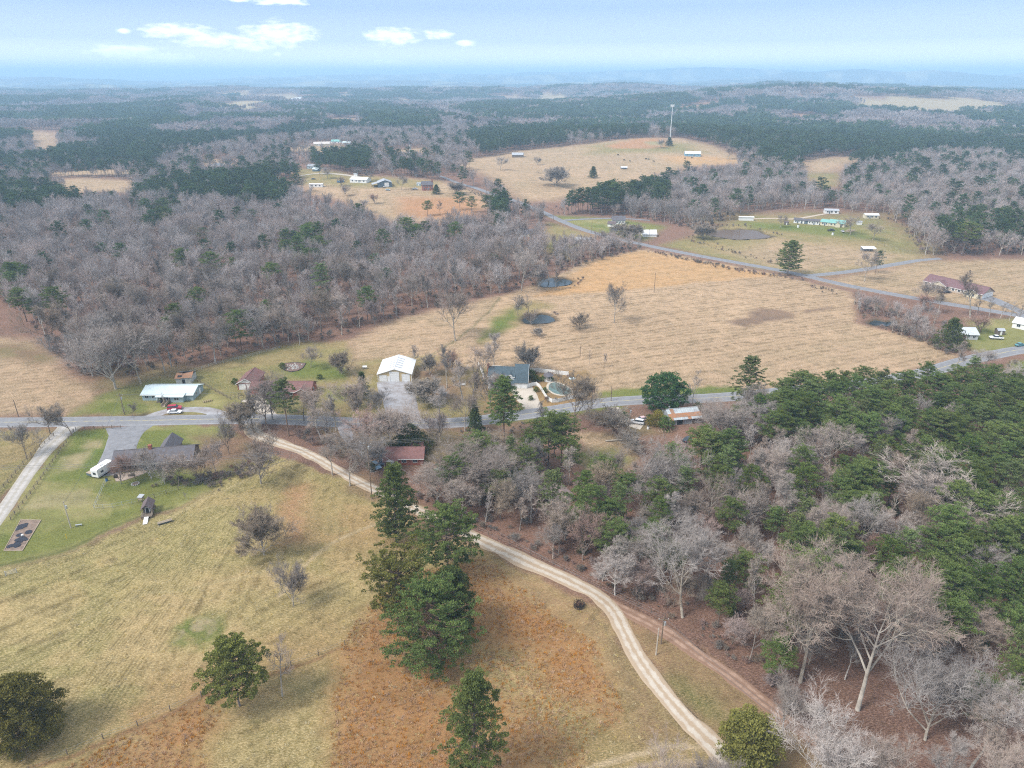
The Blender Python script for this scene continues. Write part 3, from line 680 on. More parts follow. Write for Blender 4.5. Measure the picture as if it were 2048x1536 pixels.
L_OLIVE = leaf_mat('olive_pine_needles', (.085, .10, .028), (.27, .275, .075))
L_CEDAR = leaf_mat('cedar_leaves', (.10, .105, .028), (.27, .255, .065))
L_DKCEDAR = leaf_mat('dark_cedar_leaves', (.040, .062, .022), (.12, .15, .048))
L_MAG = leaf_mat('magnolia_leaves', (.028, .070, .028), (.09, .17, .06))
L_YEL = leaf_mat('yellowing_shrub_leaves', (.16, .15, .03), (.34, .30, .06))
L_SHRUB = leaf_mat('shrub_leaves', (.05, .085, .022), (.15, .20, .05))

def leaf_faces(rg, C, RC, per, size, flat=0.65, slim=0.28, out=0.8):
    """small leaf-sized faces in clumps; C (n,3) centres, RC radii"""
    n = len(C); idx = np.repeat(np.arange(n), per); m = len(idx)
    d = rg.normal(size=(m, 3)); d /= np.linalg.norm(d, axis=1)[:, None]
    d[:, 2] = np.where(d[:, 2] < -0.35, -d[:, 2]*0.6, d[:, 2])
    rad = RC[idx]*(0.45+0.6*rg.random(m)**0.6)
    pos = C[idx]+d*rad[:, None]*np.array([1, 1, flat])
    ax = d*out+rg.normal(size=(m, 3))*0.55+np.array([0, 0, 0.25]); ax /= np.linalg.norm(ax, axis=1)[:, None]
    sd_ = np.cross(ax, rg.normal(size=(m, 3))); sd_ /= np.linalg.norm(sd_, axis=1)[:, None]
    s = size*(0.6+0.8*rg.random(m))[:, None]
    V = np.concatenate([pos-ax*s*0.5, pos+sd_*s*slim, pos+ax*s*0.6, pos-sd_*s*slim]); i = np.arange(m)
    F = np.stack([i, i+m, i+2*m, i+3*m], 1)
    ct = rg.random(n)[idx]
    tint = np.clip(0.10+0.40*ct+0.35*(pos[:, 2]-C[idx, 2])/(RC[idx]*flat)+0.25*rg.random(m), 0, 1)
    return V, F, np.concatenate([tint]*4)
def pine_tree(seed, H=20.0, Rc=4.5, base=0.35, shape='round', nbr=60, per=34, leaf=0.42, clump=0.95, droop=0.0, gap=0.15, sides=3):
    rg = np.random.default_rng(seed); wood = []; C = []; RC = []
    lean = rg.normal(size=2)*0.02*H; p = np.zeros(3); n = 10; r0 = H*0.0135; pts = [p]
    for i in range(n):
        f = (i+1)/n; q = np.array([lean[0]*f*f+rg.normal()*0.05, lean[1]*f*f+rg.normal()*0.05, H*0.97*f])
        wood.append((*p, *q, r0*(1-0.85*i/n), r0*(1-0.85*f))); p = q; pts.append(p)
    pts = np.array(pts); az0 = rg.random()*6.28
    for b in range(nbr):
        f = base+(1-base)*((b+rg.random())/nbr)
        if rg.random() < gap*(1-f): continue
        h = f*H*0.97; k = min(int(f*n), n-1); q = pts[k]+(pts[k+1]-pts[k])*(f*n-k)
        g = (f-base)/(1-base)
        if shape == 'round': prof = (0.55+0.55*math.sin(math.pi*min(1, 0.15+g*0.75)))*(1-g**4*0.75)
        elif shape == 'cone': prof = (1-g)**0.75*0.98+0.10
        elif shape == 'flat': prof = (0.35+0.75*g)*(1-g**6*0.6)
        elif shape == 'layer': prof = (1-g)**0.55*(0.65+0.5*((b//4) % 2))+0.08
        else: prof = (1-abs(g-0.35)*0.9)*(1-0.62*g**4)
        L = Rc*prof*(0.70+0.45*rg.random())
        azb = az0+b*2.39996+rg.normal()*0.25
        elv = -droop*(1-g)+0.10+0.75*g*g+rg.normal()*0.10
        d = np.array([math.cos(azb)*math.cos(elv), math.sin(azb)*math.cos(elv), math.sin(elv)])
        m = max(2, int(L/1.5)); pp = q; rr0 = 0.03+L*0.012; st = L/m
        for j in range(m):
            d2 = nrm(d+rg.normal(size=3)*0.10+np.array([0, 0, 0.05*j])); e = pp+d2*st
            wood.append((*pp, *e, rr0*(1-0.8*j/m), rr0*(1-0.8*(j+1)/m))); pp = e
            if (j+1)/m > 0.32 or L < 2:
                cr = clump*(0.55+0.55*rg.random())*(0.75+0.25*(j+1)/m)
                C.append(pp+rg.normal(size=3)*np.array([.35, .35, .15])*clump); RC.append(cr)
                if rg.random() < 0.75:
                    s_ = np.array([-math.sin(azb), math.cos(azb), 0])*(1 if rg.random() < .5 else -1)
                    e2 = pp+(s_*0.8+d*0.5)*clump*(0.9+0.8*rg.random()); wood.append((*pp, *e2, .03, .015))
                    C.append(e2); RC.append(cr*0.85)
    C.append(pts[-1]+np.array([0, 0, .1])); RC.append(clump*.8)
    return np.array(wood), np.array(C), np.array(RC), rg
def wood_mesh(name, segs, m, sides=5):
    V, F = seg_mesh(segs, sides); return np_mesh(name, V, F, m, smooth_=sides > 3)
def pine_meshes(seed, lm=None, trunkcut=None, **k):
    per = k.pop('per', 34); leaf = k.pop('leaf', 0.42); flat = k.pop('flat', 0.6)
    w, C, RC, rg = pine_tree(seed, **k)
    tr = wood_mesh('trunk', w[:10], PBARK, 7)
    V1, F1 = seg_mesh(w[10:], 3); V2, F2, tint = leaf_faces(rg, C, RC, per, leaf, flat)
    V, F = join([(V1, F1), (V2, F2)])
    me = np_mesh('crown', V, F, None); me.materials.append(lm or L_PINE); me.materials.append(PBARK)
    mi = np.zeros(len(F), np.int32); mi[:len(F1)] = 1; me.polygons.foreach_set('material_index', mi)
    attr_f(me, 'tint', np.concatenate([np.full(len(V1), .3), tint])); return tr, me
def bush_meshes(seed, H, Rc, lm, n=60, per=40, leaf=0.35, clump=0.8, shape='dome'):
    """dense evergreen down to the ground (cedar, magnolia, shrub)"""
    rg = np.random.default_rng(seed); C = []; RC = []; wood = [(0, 0, 0, 0, 0, H*.9, H*0.02, 0.02)]
    for i in range(n):
        g = (i+.5)/n; az_ = i*2.39996+rg.normal()*.3; z = H*(0.06+0.90*g)
        if shape == 'dome': pr = math.sqrt(max(0, 1-((g-0.22)/0.80)**2)) if g > .22 else 0.80+0.9*g
        elif shape == 'cone': pr = (1-g)**0.7+0.04
        else: pr = math.sqrt(max(0, 1-((g-.45)/.58)**2))
        for q in (1.0, 0.62):
            r_ = Rc*pr*q*(0.82+0.30*rg.random())-clump*.4
            r_ = max(r_, 0); az2 = az_+(1-q)*1.7
            C.append((r_*math.cos(az2), r_*math.sin(az2), z+rg.normal()*.15)); RC.append(clump*(0.7+0.6*rg.random()))
            if q == 1.0: wood.append((0, 0, z*.8, *C[-1], .05, .02))
    C = np.array(C); RC = np.array(RC)
    tr = wood_mesh('trunk', np.array(wood[:1], float), BARKD, 7)
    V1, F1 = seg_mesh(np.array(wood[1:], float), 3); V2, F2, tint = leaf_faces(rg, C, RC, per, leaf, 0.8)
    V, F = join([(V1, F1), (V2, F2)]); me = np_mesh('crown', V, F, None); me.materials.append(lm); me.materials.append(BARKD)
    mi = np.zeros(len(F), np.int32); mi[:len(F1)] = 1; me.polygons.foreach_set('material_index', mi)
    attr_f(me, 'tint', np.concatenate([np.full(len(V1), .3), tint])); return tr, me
def bare_meshes(seed, bark=None, twigm=None, **k):
    s = bare_tree(seed, **k)
    tr = wood_mesh('trunk', s[0], bark or BARK, 6)
    parts = [seg_mesh(s[1], 4)]
    if len(s[2]): parts.append(seg_mesh(s[2], 3))
    if len(s[3]): parts.append(seg_mesh(s[3], 2))
    V, F = join(parts); me = np_mesh('crown', V, F, twigm or TWIG); me.materials.append(bark or BARK)
    n2 = len(parts[0][1])+(len(parts[1][1]) if len(parts) > 2 else 0); mi = np.zeros(len(F), np.int32); mi[:n2] = 1; me.polygons.foreach_set('material_index', mi); return tr, me
UNIT = 18.0   # every tree shape is built at its own height; copies are scaled to the height seen
KIND = {}
def kindset(name, H, lst): KIND[name] = (H, lst)
kindset('oak', 17, [bare_meshes(s, H=17, style='oak', spread=sp, dens=1.0) for s, sp in ((1, 1.0), (2, 1.3), (3, .9), (4, 1.15))])
kindset('fan', 15, [bare_meshes(s, H=15, style='fan', spread=sp, dens=.95) for s, sp in ((11, .9), (12, 1.1), (13, .8))])
kindset('poplar', 21, [bare_meshes(s, H=21, style='poplar', spread=sp) for s, sp in ((21, 1.0), (22, 1.2), (23, .85), (24, 1.1))])
kindset('darkoak', 14, [bare_meshes(s, bark=BARKD, twigm=TWIGB, H=14, style='oak', spread=1.1) for s in (31, 32)])
kindset('redtree', 12, [bare_meshes(s, bark=BARKD, twigm=TWIGR, H=12, style='fan', spread=.8, dens=.8) for s in (41, 42)])
kindset('open', 9, [bare_meshes(s, bark=b_, H=9, style=st, spread=1.15, dens=.72, thick=1.3) for s, st, b_ in ((91, 'fan', BARK), (92, 'oak', BARKD), (93, 'fan', BARKD))])
kindset('thin', 12, [bare_meshes(s, H=12, style='poplar', spread=1.2, detail=3) for s in (51, 52)])
kindset('brush', 4, [bare_meshes(s, bark=TWIGB, twigm=TWIGB, H=4, style='shrub', detail=3, thick=1.3) for s in (61, 62)]
        + [bare_meshes(63, bark=TWIGR, twigm=TWIGR, H=4, style='shrub', detail=3, thick=1.3)])
kindset('roundbare', 9, [bare_meshes(s, bark=BARK, twigm=TWIGB, H=9, style='shrub', detail=4, thick=1.3, dens=1.0) for s in (71, 72)])
kindset('mbare', 18, [bare_meshes(s, H=18, style=st, spread=sp, detail=3, thick=2.6, dens=1.1, twigm=TWIGM) for s, st, sp in ((81, 'oak', 1.0), (82, 'poplar', 1.3), (83, 'oak', .85), (84, 'fan', .9))]
        + [bare_meshes(85, H=18, style='poplar', spread=1.1, detail=3, thick=1.9, twigm=TWIGR, dens=.9), bare_meshes(86, H=18, style='oak', spread=.9, detail=3, thick=1.9, twigm=TWIGB, dens=.9)])
kindset('pine', 21, [pine_meshes(s, H=21, Rc=r_, base=b_, shape='round', nbr=50, per=62, leaf=.34, clump=1.1) for s, r_, b_ in ((101, 5.6, .44), (102, 6.4, .36), (103, 5.0, .50), (104, 6.0, .46), (105, 5.2, .30), (106, 6.8, .52))])
kindset('layerpine', 20, [pine_meshes(s, H=20, Rc=4.8, base=.25, shape='layer', nbr=48, per=26, leaf=.42, clump=.95, flat=.35, lm=L_WHITE) for s in (111, 112)])
kindset('coolpine', 19, [pine_meshes(s, H=19, Rc=4.4, base=.35, shape='round', nbr=48, per=48, leaf=.34, clump=1.0, lm=L_SHRUB, flat=.5) for s in (115,)])
kindset('cedar', 10, [bush_meshes(s, 10, 3.2, L_DKCEDAR, n=54, per=34, leaf=.42, clump=.9, shape='cone') for s in (121, 122)])
kindset('shrub', 2.4, [bush_meshes(s, 2.4, 1.6, L_SHRUB, n=16, per=26, leaf=.28, clump=.5, shape='dome') for s in (131, 132)])
kindset('mpine', 20, [pine_meshes(s, H=20, Rc=r_, base=.42, shape='round', nbr=26, per=20, leaf=.7, clump=1.5, sides=3, lm=L_FAR) for s, r_ in ((141, 4.8), (142, 5.2), (143, 4.4))])
NTREE = [0]
def tree(kind, bx, by, ty=None, label='', cat='tree', group=None, H=None, var=None, rz=None, wx=1.0, xy=None, name=None, parts=True, meshes=None, mh=None):
    p = np.array(xy) if xy is not None else P(bx, by)
    if H is None: H = height_for(bx, by, ty)
    if meshes is None:
        mh, lst = KIND[kind]; NTREE[0] += 1
        meshes = lst[(NTREE[0] if var is None else var) % len(lst)]
    rng = random.Random(int(p[0]*13+p[1]*7)); z = float(tz(*p))-0.05
    nm = name or {'pine': 'pine_tree', 'layerpine': 'pine_tree', 'coolpine': 'pine_tree', 'mpine': 'pine_tree', 'cedar': 'cedar_tree', 'shrub': 'evergreen_shrub', 'brush': 'bare_shrub', 'roundbare': 'bare_tree'}.get(kind, 'bare_tree')
    e = empty(nm, (p[0], p[1], z), rng.random()*6.28 if rz is None else rz); s = H/mh; e.scale = (s*wx, s*wx, s)
    link('trunk', meshes[0], e); link('crown', meshes[1], e)
    tag(e, label, cat, group); return e
# ---------------------------------------------------------------- trees placed one by one
HERO = []
def hero_pine(bx, by, ty, label, seed, Rc, base, shape, nbr, per, leaf, clump, lm=None, flat=.55, droop=0.0, gap=.15, wx=1.0):
    H = height_for(bx, by, ty); Hm = 20.0
    leaf *= .80; per = int(per*1.1); clump *= .80; nbr = int(nbr*1.45); ms = pine_meshes(seed, lm=lm, H=H, Rc=Rc, base=base, shape=shape, nbr=nbr, per=per, leaf=leaf, clump=clump, flat=flat, droop=droop, gap=gap)
    HERO.append(P(bx, by)); return tree('pine', bx, by, ty, label, 'tree', meshes=ms, mh=H, H=H, rz=0.0)
hero_pine(480, 1412, 1284, 'broad yellow-green pine standing alone in the meadow beside a small bare tree', 201, 6.6, .26, 'side', 84, 52, .42, .95, lm=L_OLIVE)
hero_pine(793, 1086, 927, 'tall pine with feathery lower boughs beside the dirt road', 202, 5.4, .15, 'cone2', 120, 48, .42, 1.0, droop=.15)
hero_pine(897, 1150, 1021, 'wide dark pine crowding the dirt road, rearmost of the four-tree clump', 203, 7.6, .25, 'round', 80, 50, .42, 1.0)
hero_pine(797, 1252, 1128, 'open-crowned pine with bare lower trunk at the left of the clump', 204, 10.2, .38, 'flat', 66, 54, .42, 1.0, gap=.42, lm=L_OLIVE)
hero_pine(866, 1326, 1178, 'largest front pine of the clump with its pale trunk foot showing', 205, 8.8, .12, 'round', 110, 46, .42, 1.05, droop=.1, gap=.3)
hero_pine(950, 1568, 1348, 'dark green pine at the bottom edge in the rust-coloured grass', 206, 5.6, .14, 'side', 96, 70, .34, .95, gap=.3)
hero_pine(1008, 880, 756, 'tall pine on the road verge in front of the green-roofed house', 207, 5.9, .30, 'side', 84, 44, .42, 1.05, gap=.2)
hero_pine(1575, 550, 484, 'lone round-topped pine on the far lane between the two fields', 208, 7.2, .16, 'round', 80, 40, .5, 1.25)
hero_pine(578, 872, 758, 'dark pine beside the road hiding part of the brick ranch house', 209, 4.8, .46, 'side', 40, 40, .42, .95, lm=L_WHITE, gap=.3)
hero_pine(1492, 815, 714, 'pointed feathery white pine at the road beyond the rusty barn', 210, 7.0, .10, 'cone2', 76, 34, .45, .95, lm=L_WHITE, flat=.3)
def hero_bush(bx, by, ty, label, seed, Rc, lm, n, per, leaf, clump, shape, name='cedar_tree'):
    H = height_for(bx, by, ty); ms = bush_meshes(seed, H, Rc, lm, n=n, per=per, leaf=leaf, clump=clump, shape=shape)
    HERO.append(P(bx, by)); return tree('cedar', bx, by, ty, label, 'tree', meshes=ms, mh=H, H=H, rz=0.0, name=name)
hero_bush(58, 1478, 1362, 'big golden-green cedar in the bottom left corner of the meadow', 301, 6.6, L_CEDAR, 150, 110, .36, 1.0, 'dome')
hero_bush(905, 1262, 1134, 'dense dark dome-shaped cedar at the right of the pine clump', 302, 4.9, L_DKCEDAR, 150, 70, .36, .85, 'dome')
hero_bush(1328, 818, 749, 'large glossy dark green magnolia beside the road', 303, 8.2, L_MAG, 130, 60, .5, 1.15, 'ball', 'magnolia_tree')
hero_bush(1492, 1528, 1436, 'low rounded pine at the bottom edge between the road and the wood', 304, 5.4, L_OLIVE, 90, 80, .4, 1.0, 'ball', 'pine_tree')
hero_bush(822, 897, 850, 'wide dark conical evergreen behind the maroon-roofed house', 305, 7.0, L_DKCEDAR, 90, 45, .45, 1.0, 'cone')
hero_bush(1897, 697, 636, 'dark conical evergreen next to the small grey house', 306, 7.5, L_DKCEDAR, 80, 40, .55, 1.2, 'cone')

EXP = [ # kind, base x, base y, top y, width factor, variant, label
 ('thin',565,1392,1268,1.0,0,'thin bare tree just right of the yellow-green meadow pine'),
 ('roundbare',528,1110,1014,1.0,0,'round grey-brown bare tree alone in the middle of the meadow'),
 ('fan',587,1212,1106,.85,0,'pale crooked bare tree in the meadow below the round one'),
 ('darkoak',101,868,806,1.1,0,'left of the two dark bare trees flanking the gravel drive by the road'),
 ('darkoak',144,872,806,1.1,1,'right of the two dark bare trees flanking the gravel drive by the road'),
 ('darkoak',54,917,848,1.25,0,'dark spreading bare tree in the pasture left of the gravel drive'),
 ('open',458,908,826,.7,2,'upright bushy bare tree near the head of the dirt road'),
 ('open',522,967,870,1.25,0,'wide pale fan-shaped bare tree beside the bend of the dirt road'),
 ('open',532,858,768,1.3,1,'dark leaning bare tree on the verge in front of the brick ranch house'),
 ('oak',700,972,850,1.1,0,'tall pale bare tree standing on the dirt road edge'),
 ('poplar',645,886,795,1.2,1,'pale whitish bare tree across the road from the brick ranch house'),
 ('fan',706,822,745,1.4,2,'wide grey fan-shaped bare tree left of the gravel driveway'),
 ('roundbare',683,748,702,1.1,0,'small round bare tree in the lawn behind the brick ranch house'),
 ('oak',622,735,690,1.3,1,'pale bare tree over the stone bed behind the brick ranch house'),
 ('redtree',737,900,800,1.3,0,'tree with reddish budding twigs beside the road'),
 ('roundbare',852,806,748,1.5,1,'low round bare tree at the right edge of the gravel driveway'),
 ('poplar',894,776,694,1.25,0,'slender brown bare tree in the lawn right of the tan garage'),
 ('roundbare',859,750,706,.9,0,'smaller bare tree just behind the tan garage corner'),
 ('redtree',874,892,812,1.0,1,'pinkish budding tree on the near verge below the gravel driveway'),
 ('oak',911,682,578,1.15,2,'large grey bare oak at the edge of the field behind the garage'),
 ('poplar',944,826,722,1.2,2,'tall grey bare tree on the verge left of the green-roofed house'),
 ('poplar',988,738,664,1.3,3,'bare tree rising behind the green-roofed house'),
 ('roundbare',1055,742,680,1.0,1,'upright oval bare tree at the white fence behind the green-roofed house'),
 ('darkoak',1147,862,748,1.35,0,'big grey bare tree arching over the road by the white fence'),
 ('oak',1228,646,563,.95,3,'slender bare tree alone in the big tan field'),
 ('brush',1160,657,624,1.5,0,'scraggly bare thicket right of the small dark pond'),
 ('darkoak',1036,632,585,1.1,1,'dark bare tree at the left bank of the small dark pond'),
 ('thin',1058,635,588,1.2,0,'thin bare tree just behind the small dark pond'),
 ('oak',1043,582,495,1.3,0,'tall grey tree at the wood corner by the far pond'),
 ('poplar',1098,560,495,1.3,1,'bare tree standing at the bank of the far pond'),
 ('oak',1728,563,497,1.1,1,'spreading bare tree where the side lane leaves the far lane'),
 ('poplar',1940,636,538,1.3,0,'tall two-trunked bare tree in front of the long ranch house'),
 ('thin',1708,610,575,1.5,1,'bare tree at the field side of the far lane'),
 ('thin',1384,812,736,1.0,1,'thin bare tree between the magnolia and the white pine'),
 ('roundbare',1112,372,330,1.7,0,'wide bare tree clump low on the hill pasture'),
 ('cedar',1186,356,333,1.5,0,'solitary dark cedar in the middle of the hill pasture'),
 ('cedar',1338,292,274,1.6,1,'dark evergreen clump at the foot of the communications tower'),
 ('cedar',873,388,369,1.6,0,'round dark evergreen beside the far brick house'),
 ('oak',803,380,348,1.3,1,'bare tree between the far blue barn and the brick house'),
 ('roundbare',913,388,358,1.5,1,'round bare tree on the slope right of the far brick house'),
 ('mpine',1750,548,503,1.0,0,'pine behind the bare tree at the side lane fork'),
 ('pine',943,425,393,1.1,1,'first lone pine on the bank below the far lane'),
 ('pine',855,432,402,1.4,0,'wide pine on the clay slope below the far houses'),
 ('cedar',951,866,812,1.0,0,'small dark cedar on the verge left of the tall road pine'),
 ('cedar',727,798,744,.9,1,'dark cedar left of the tan metal garage'),
 ('thin',1178,730,700,1.0,0,'small leafless tree at the field edge behind the pool yard'),
 ('layerpine',1027,1000,935,.9,0,'slim thin-crowned pine among the bare trees below the road'),
 ('thin',1062,1045,960,1.2,0,'dark-stemmed bare tree left of the small white-walled shed'),
 ('fan',960,1010,895,1.8,1,'broad pale fan-shaped bare tree by the small green-roofed shed'),
 ('fan',875,1005,915,1.5,0,'pale bare tree overhanging the small green-roofed shed'),
 ('roundbare',985,925,865,1.6,0,'dense grey bare tree in the yard below the road pine'),
 ('fan',1872,1052,903,1.8,2,'hugest pale fan-shaped bare tree rising among the right-hand pines'),
 ('oak',1655,962,845,1.3,0,'broad pale bare tree in the gap among the right-hand pines'),
 ('fan',1310,1012,895,1.3,1,'pale bare tree at the wood edge by the small clearing'),
 ('fan',1400,1055,950,1.3,0,'pale bare tree in the middle of the mixed wood, left of its twin'),
 ('fan',1482,1072,955,1.2,2,'pale bare tree in the middle of the mixed wood, right of its twin'),
 ('poplar',1555,1075,948,1.1,1,'upright pale bare tree in the middle of the mixed wood'),
 ('oak',1365,1235,1055,1.15,2,'large bare tree with white limbs close to the dirt road'),
 ('fan',1660,1100,1012,1.3,1,'low pale bare tree ringed by pines in the wood'),
 ('oak',1600,1365,1105,1.0,3,'tall white-limbed bare tree above the faint reddish track, left one'),
 ('oak',1715,1420,1110,1.05,0,'tall white-limbed bare tree in the leafy clearing, middle one'),
 ('fan',1850,1480,1290,1.0,1,'twisted white-limbed bare tree on the open leaf litter at bottom right'),
 ('fan',1565,1462,1345,.9,2,'short pale bare tree beside the faint reddish track'),
 ('oak',2000,1545,1385,1.0,1,'white-limbed bare tree at the bottom right corner'),
 ('fan',1300,1650,1492,1.0,0,'bare treetop poking in at the bottom edge below the dirt road'),
 ('oak',1420,1660,1510,1.0,1,'bare treetop at the bottom edge beside the low rounded pine'),
 ('fan',1640,1610,1440,1.0,1,'bare tree at the bottom edge right of the low rounded pine'),
 ('oak',1760,1625,1470,1.0,2,'bare tree at the bottom edge in front of the leafy clearing'),
 ('redtree',1165,1120,1010,1.0,0,'bare tree with dark stem right of the dirt road'),
 ('oak',1230,1190,1100,1.3,3,'gnarled pale bare tree hugging the dirt road bend'),
 ('open',303,957,885,1.0,0,'pale many-stemmed bare tree behind the dark-roofed house patio'),
 ('redtree',243,968,910,1.15,1,'reddish-stemmed crape myrtle at the left end of the patio'),
 ('redtree',270,957,902,1.15,0,'reddish-stemmed crape myrtle in the middle of the patio'),
 ('open',357,972,905,1.1,1,'dark forked bare tree in the back yard by the wire fence'),
 ('open',402,962,905,1.0,2,'dark bare tree right of the dark-roofed house'),
 ('thin',373,1000,982,1.0,0,'tiny white sapling on the slope by the playhouse'),
 ('darkoak',265,832,805,1.2,0,'low scrubby tree in the grass left of the pale blue house'),
 ('oak',282,768,640,1.1,2,'tall bare tree in front of the wood behind the pale blue house'),
 ('fan',232,778,640,1.35,1,'wide twisted bare tree at the corner of the left wood'),
 ('fan',170,745,635,1.5,2,'broad whitish bare tree at the corner of the left wood'),
 ('oak',330,745,640,1.1,0,'whitish tall bare tree leaning out of the left wood'),
 ('oak',430,725,630,1.2,1,'whitish bare tree at the wood edge above the ranch house'),
 ('thin',328,808,785,1.0,1,'leafless bush against the pale blue house front'),
 ('brush',1225,862,812,1.9,0,'big brown thicket left of the rusty barn'),
 ('brush',1200,850,822,1.5,1,'brown thicket on the verge near the arching bare tree'),
 ('brush',1262,900,862,1.8,0,'olive-brown thicket below the parked cars'),
 ('oak',985,835,742,1.1,2,'grey bare tree at the left front of the green-roofed house'),
 ('poplar',925,800,712,1.3,1,'brownish bare tree in the middle of the lawn left of the green-roofed house'),
 ('redtree',905,745,690,1.3,0,'reddish-brown bare tree behind the lawn right of the tan garage'),
 ('fan',800,890,812,1.5,1,'whitish bare tree in front of the brick cottage'),
 ('oak',760,842,770,1.2,3,'grey bare tree at the left edge of the gravel driveway by the road'),
 ('poplar',672,862,782,1.3,2,'thin grey bare tree on the near verge of the road'),
 ('darkoak',608,842,775,1.2,0,'dark bare tree before the porch of the brick ranch house'),
 ('roundbare',490,862,800,1.2,0,'bushy bare tree at the mouth of the dirt road'),
 ('fan',740,940,858,1.5,0,'pale bare tree over the thicket left of the tall dark pole'),
 ('poplar',665,950,868,1.4,3,'pale bare tree on the bank beside the dirt road'),
 ('open',330,968,905,1.0,0,'spreading pale tree in front of the dark-roofed ranch house'),
 ('open',432,945,882,1.0,1,'scrubby bare tree at the right end of the dark-roofed house'),
 ('oak',1000,985,900,1.3,1,'grey bare tree above the small green-roofed shed'),
 ('fan',1045,1000,915,1.3,2,'pale twiggy bare tree left of the pine cluster foot'),
 ('oak',925,1040,950,1.3,3,'dark-trunked bare tree beside the dirt road near the wide pine'),
 ('fan',1130,1080,985,1.4,0,'pale bare tree in front of the small white-walled shed'),
 ('poplar',1210,735,706,1.0,2,'thin bare sapling at the field edge by the pool yard'),
 ('roundbare',1075,672,655,1.5,0,'low bare bush beneath the small dark pond'),
 ('fan',1450,895,802,1.5,1,'wide grey bare tree right of the low metal shed'),
 ('oak',1520,880,800,1.5,2,'spreading grey bare tree at the top edge of the mixed wood'),
 ('fan',1420,850,800,1.5,0,'grey bare tree just right of the low metal shed'),
 ('roundbare',1240,470,442,1.8,1,'bare tree in front of the white house by the far lane'),
 ('roundbare',1265,478,446,1.8,0,'bare tree along the far lane right of the white house'),
 ('oak',1560,455,428,1.4,1,'bare tree between the brown pond and the mobile homes'),
 ('oak',1700,470,430,1.6,0,'bare tree in the yard right of the teal-roofed homes'),
 ('oak',1745,480,442,1.6,2,'bare tree below the pale mobile home at the wood edge'),
 ('fan',1850,600,560,1.6,1,'bare tree beside the far lane left of the long ranch house'),
 ('redtree',1960,665,625,1.8,0,'pinkish bare tree behind the small grey-white house'),
 ('poplar',1906,745,680,1.4,1,'thin bare tree at the corner of the road and the scrub'),
 ('fan',1078,577,530,1.4,1,'bare tree on the near bank of the far pond'),
 ('poplar',1112,580,535,1.3,2,'slender bare tree leaning over the far pond'),
 ('fan',1062,652,612,1.2,0,'pale bare tree on the near bank of the small dark pond'),
 ('roundbare',1405,478,440,1.6,1,'bushy tree at the left end of the brown pond'),
 ('redtree',683,372,350,1.6,0,'reddish bare tree left of the low white hill house'),
 ('oak',742,362,338,1.6,1,'bare tree between the low white hill house and the blue-grey barn'),
 ('fan',715,352,332,1.6,2,'bare tree behind the low white hill house'),
 ('oak',655,358,332,1.6,3,'bare tree beside the gravel track on the far hill'),
 ('poplar',790,352,325,1.6,0,'tall bare tree behind the blue-grey barn'),
 ('fan',832,355,330,1.6,1,'bare tree behind the far brick house, left one'),
 ('oak',872,358,335,1.6,2,'bare tree behind the far brick house, right one'),
 ('mpine',815,352,318,1.3,0,'dark pine behind the far brick house'),
 ('mpine',845,350,320,1.3,1,'dark pine right of the church below it'),
 ('mpine',640,350,322,1.3,2,'dark pine above the camper in the hill clearing'),
 ('oak',605,385,352,1.5,0,'bare tree at the left edge of the hill clearing'),
 ('fan',690,392,368,1.5,1,'bare tree in the pasture below the low white hill house'),
 ('redtree',750,408,385,1.5,1,'reddish bare tree low on the hill slope'),
 ('oak',730,425,396,1.5,3,'bare tree at the foot of the hill slope'),
 ('poplar',880,428,400,1.5,1,'bare tree on the clay slope'),
 ('mpine',920,420,385,1.3,1,'second pine on the bank below the far lane'),
 ('mpine',975,432,392,1.4,2,'third pine on the bank below the far lane'),
 ('oak',1000,340,312,1.6,1,'bare tree before the grey barn at the edge of the hill pasture'),
 ('fan',1075,330,310,1.5,0,'small bare tree on the upper hill pasture'),
 ('oak',1455,318,292,1.6,2,'bare tree right of the blue-walled farm building'),
 ('fan',1322,296,276,1.5,1,'bare tree left of the dark evergreen at the tower'),
 ('thin',1955,628,590,1.5,0,'first thin tree from the left in the row along the far lane at right'),
 ('thin',1978,633,592,1.5,1,'second thin tree from the left in the row along the far lane at right'),
 ('thin',2000,638,600,1.5,0,'third thin tree from the left in the row along the far lane at right'),
 ('thin',2018,642,602,1.5,1,'fourth thin tree from the left in the row along the far lane at right'),
 ('thin',2036,647,606,1.5,0,'fifth thin tree from the left in the row along the far lane at right'),
 ('poplar',1875,628,575,1.4,3,'tall thin tree in front of the left end of the long ranch house'),
 ('redtree',1850,622,585,1.6,1,'bushy tree by the far lane left of the long ranch house'),
 ('fan',545,840,745,1.2,1,'see-through pale bare tree in front of the brick ranch house garage link'),
 ('poplar',505,852,778,1.3,2,'tall thin bare tree at the driveway of the brick ranch house'),
 ('oak',632,852,775,1.2,3,'grey bare tree at the right end of the brick ranch house frontage'),
 ('poplar',722,852,765,1.3,0,'tall thin bare tree on the verge left of the gravel driveway'),
 ('oak',787,905,815,1.2,2,'grey bare tree rising before the wide conical evergreen'),
 ('poplar',880,852,772,1.3,3,'tall thin bare tree on the verge right of the gravel driveway'),
 ('oak',930,862,785,1.2,0,'grey bare tree left of the small roadside cedar'),
 ('poplar',1090,868,800,1.2,1,'thin bare tree on the near verge below the concrete driveway'),
 ('oak',965,760,690,1.2,1,'grey bare tree at the left vinyl fence of the green-roofed house'),
 ('poplar',830,735,690,1.3,2,'thin bare tree at the back corner of the tan garage lawn'),
 ('oak',1970,745,700,1.6,2,'spreading bare tree on the road verge at right'),
]
for k, (kd, bx, by, ty, wx, v, lb) in enumerate(EXP):
    HERO.append(P(bx, by)); tree(kd, bx, by, ty, lb, 'tree', wx=wx, var=v)
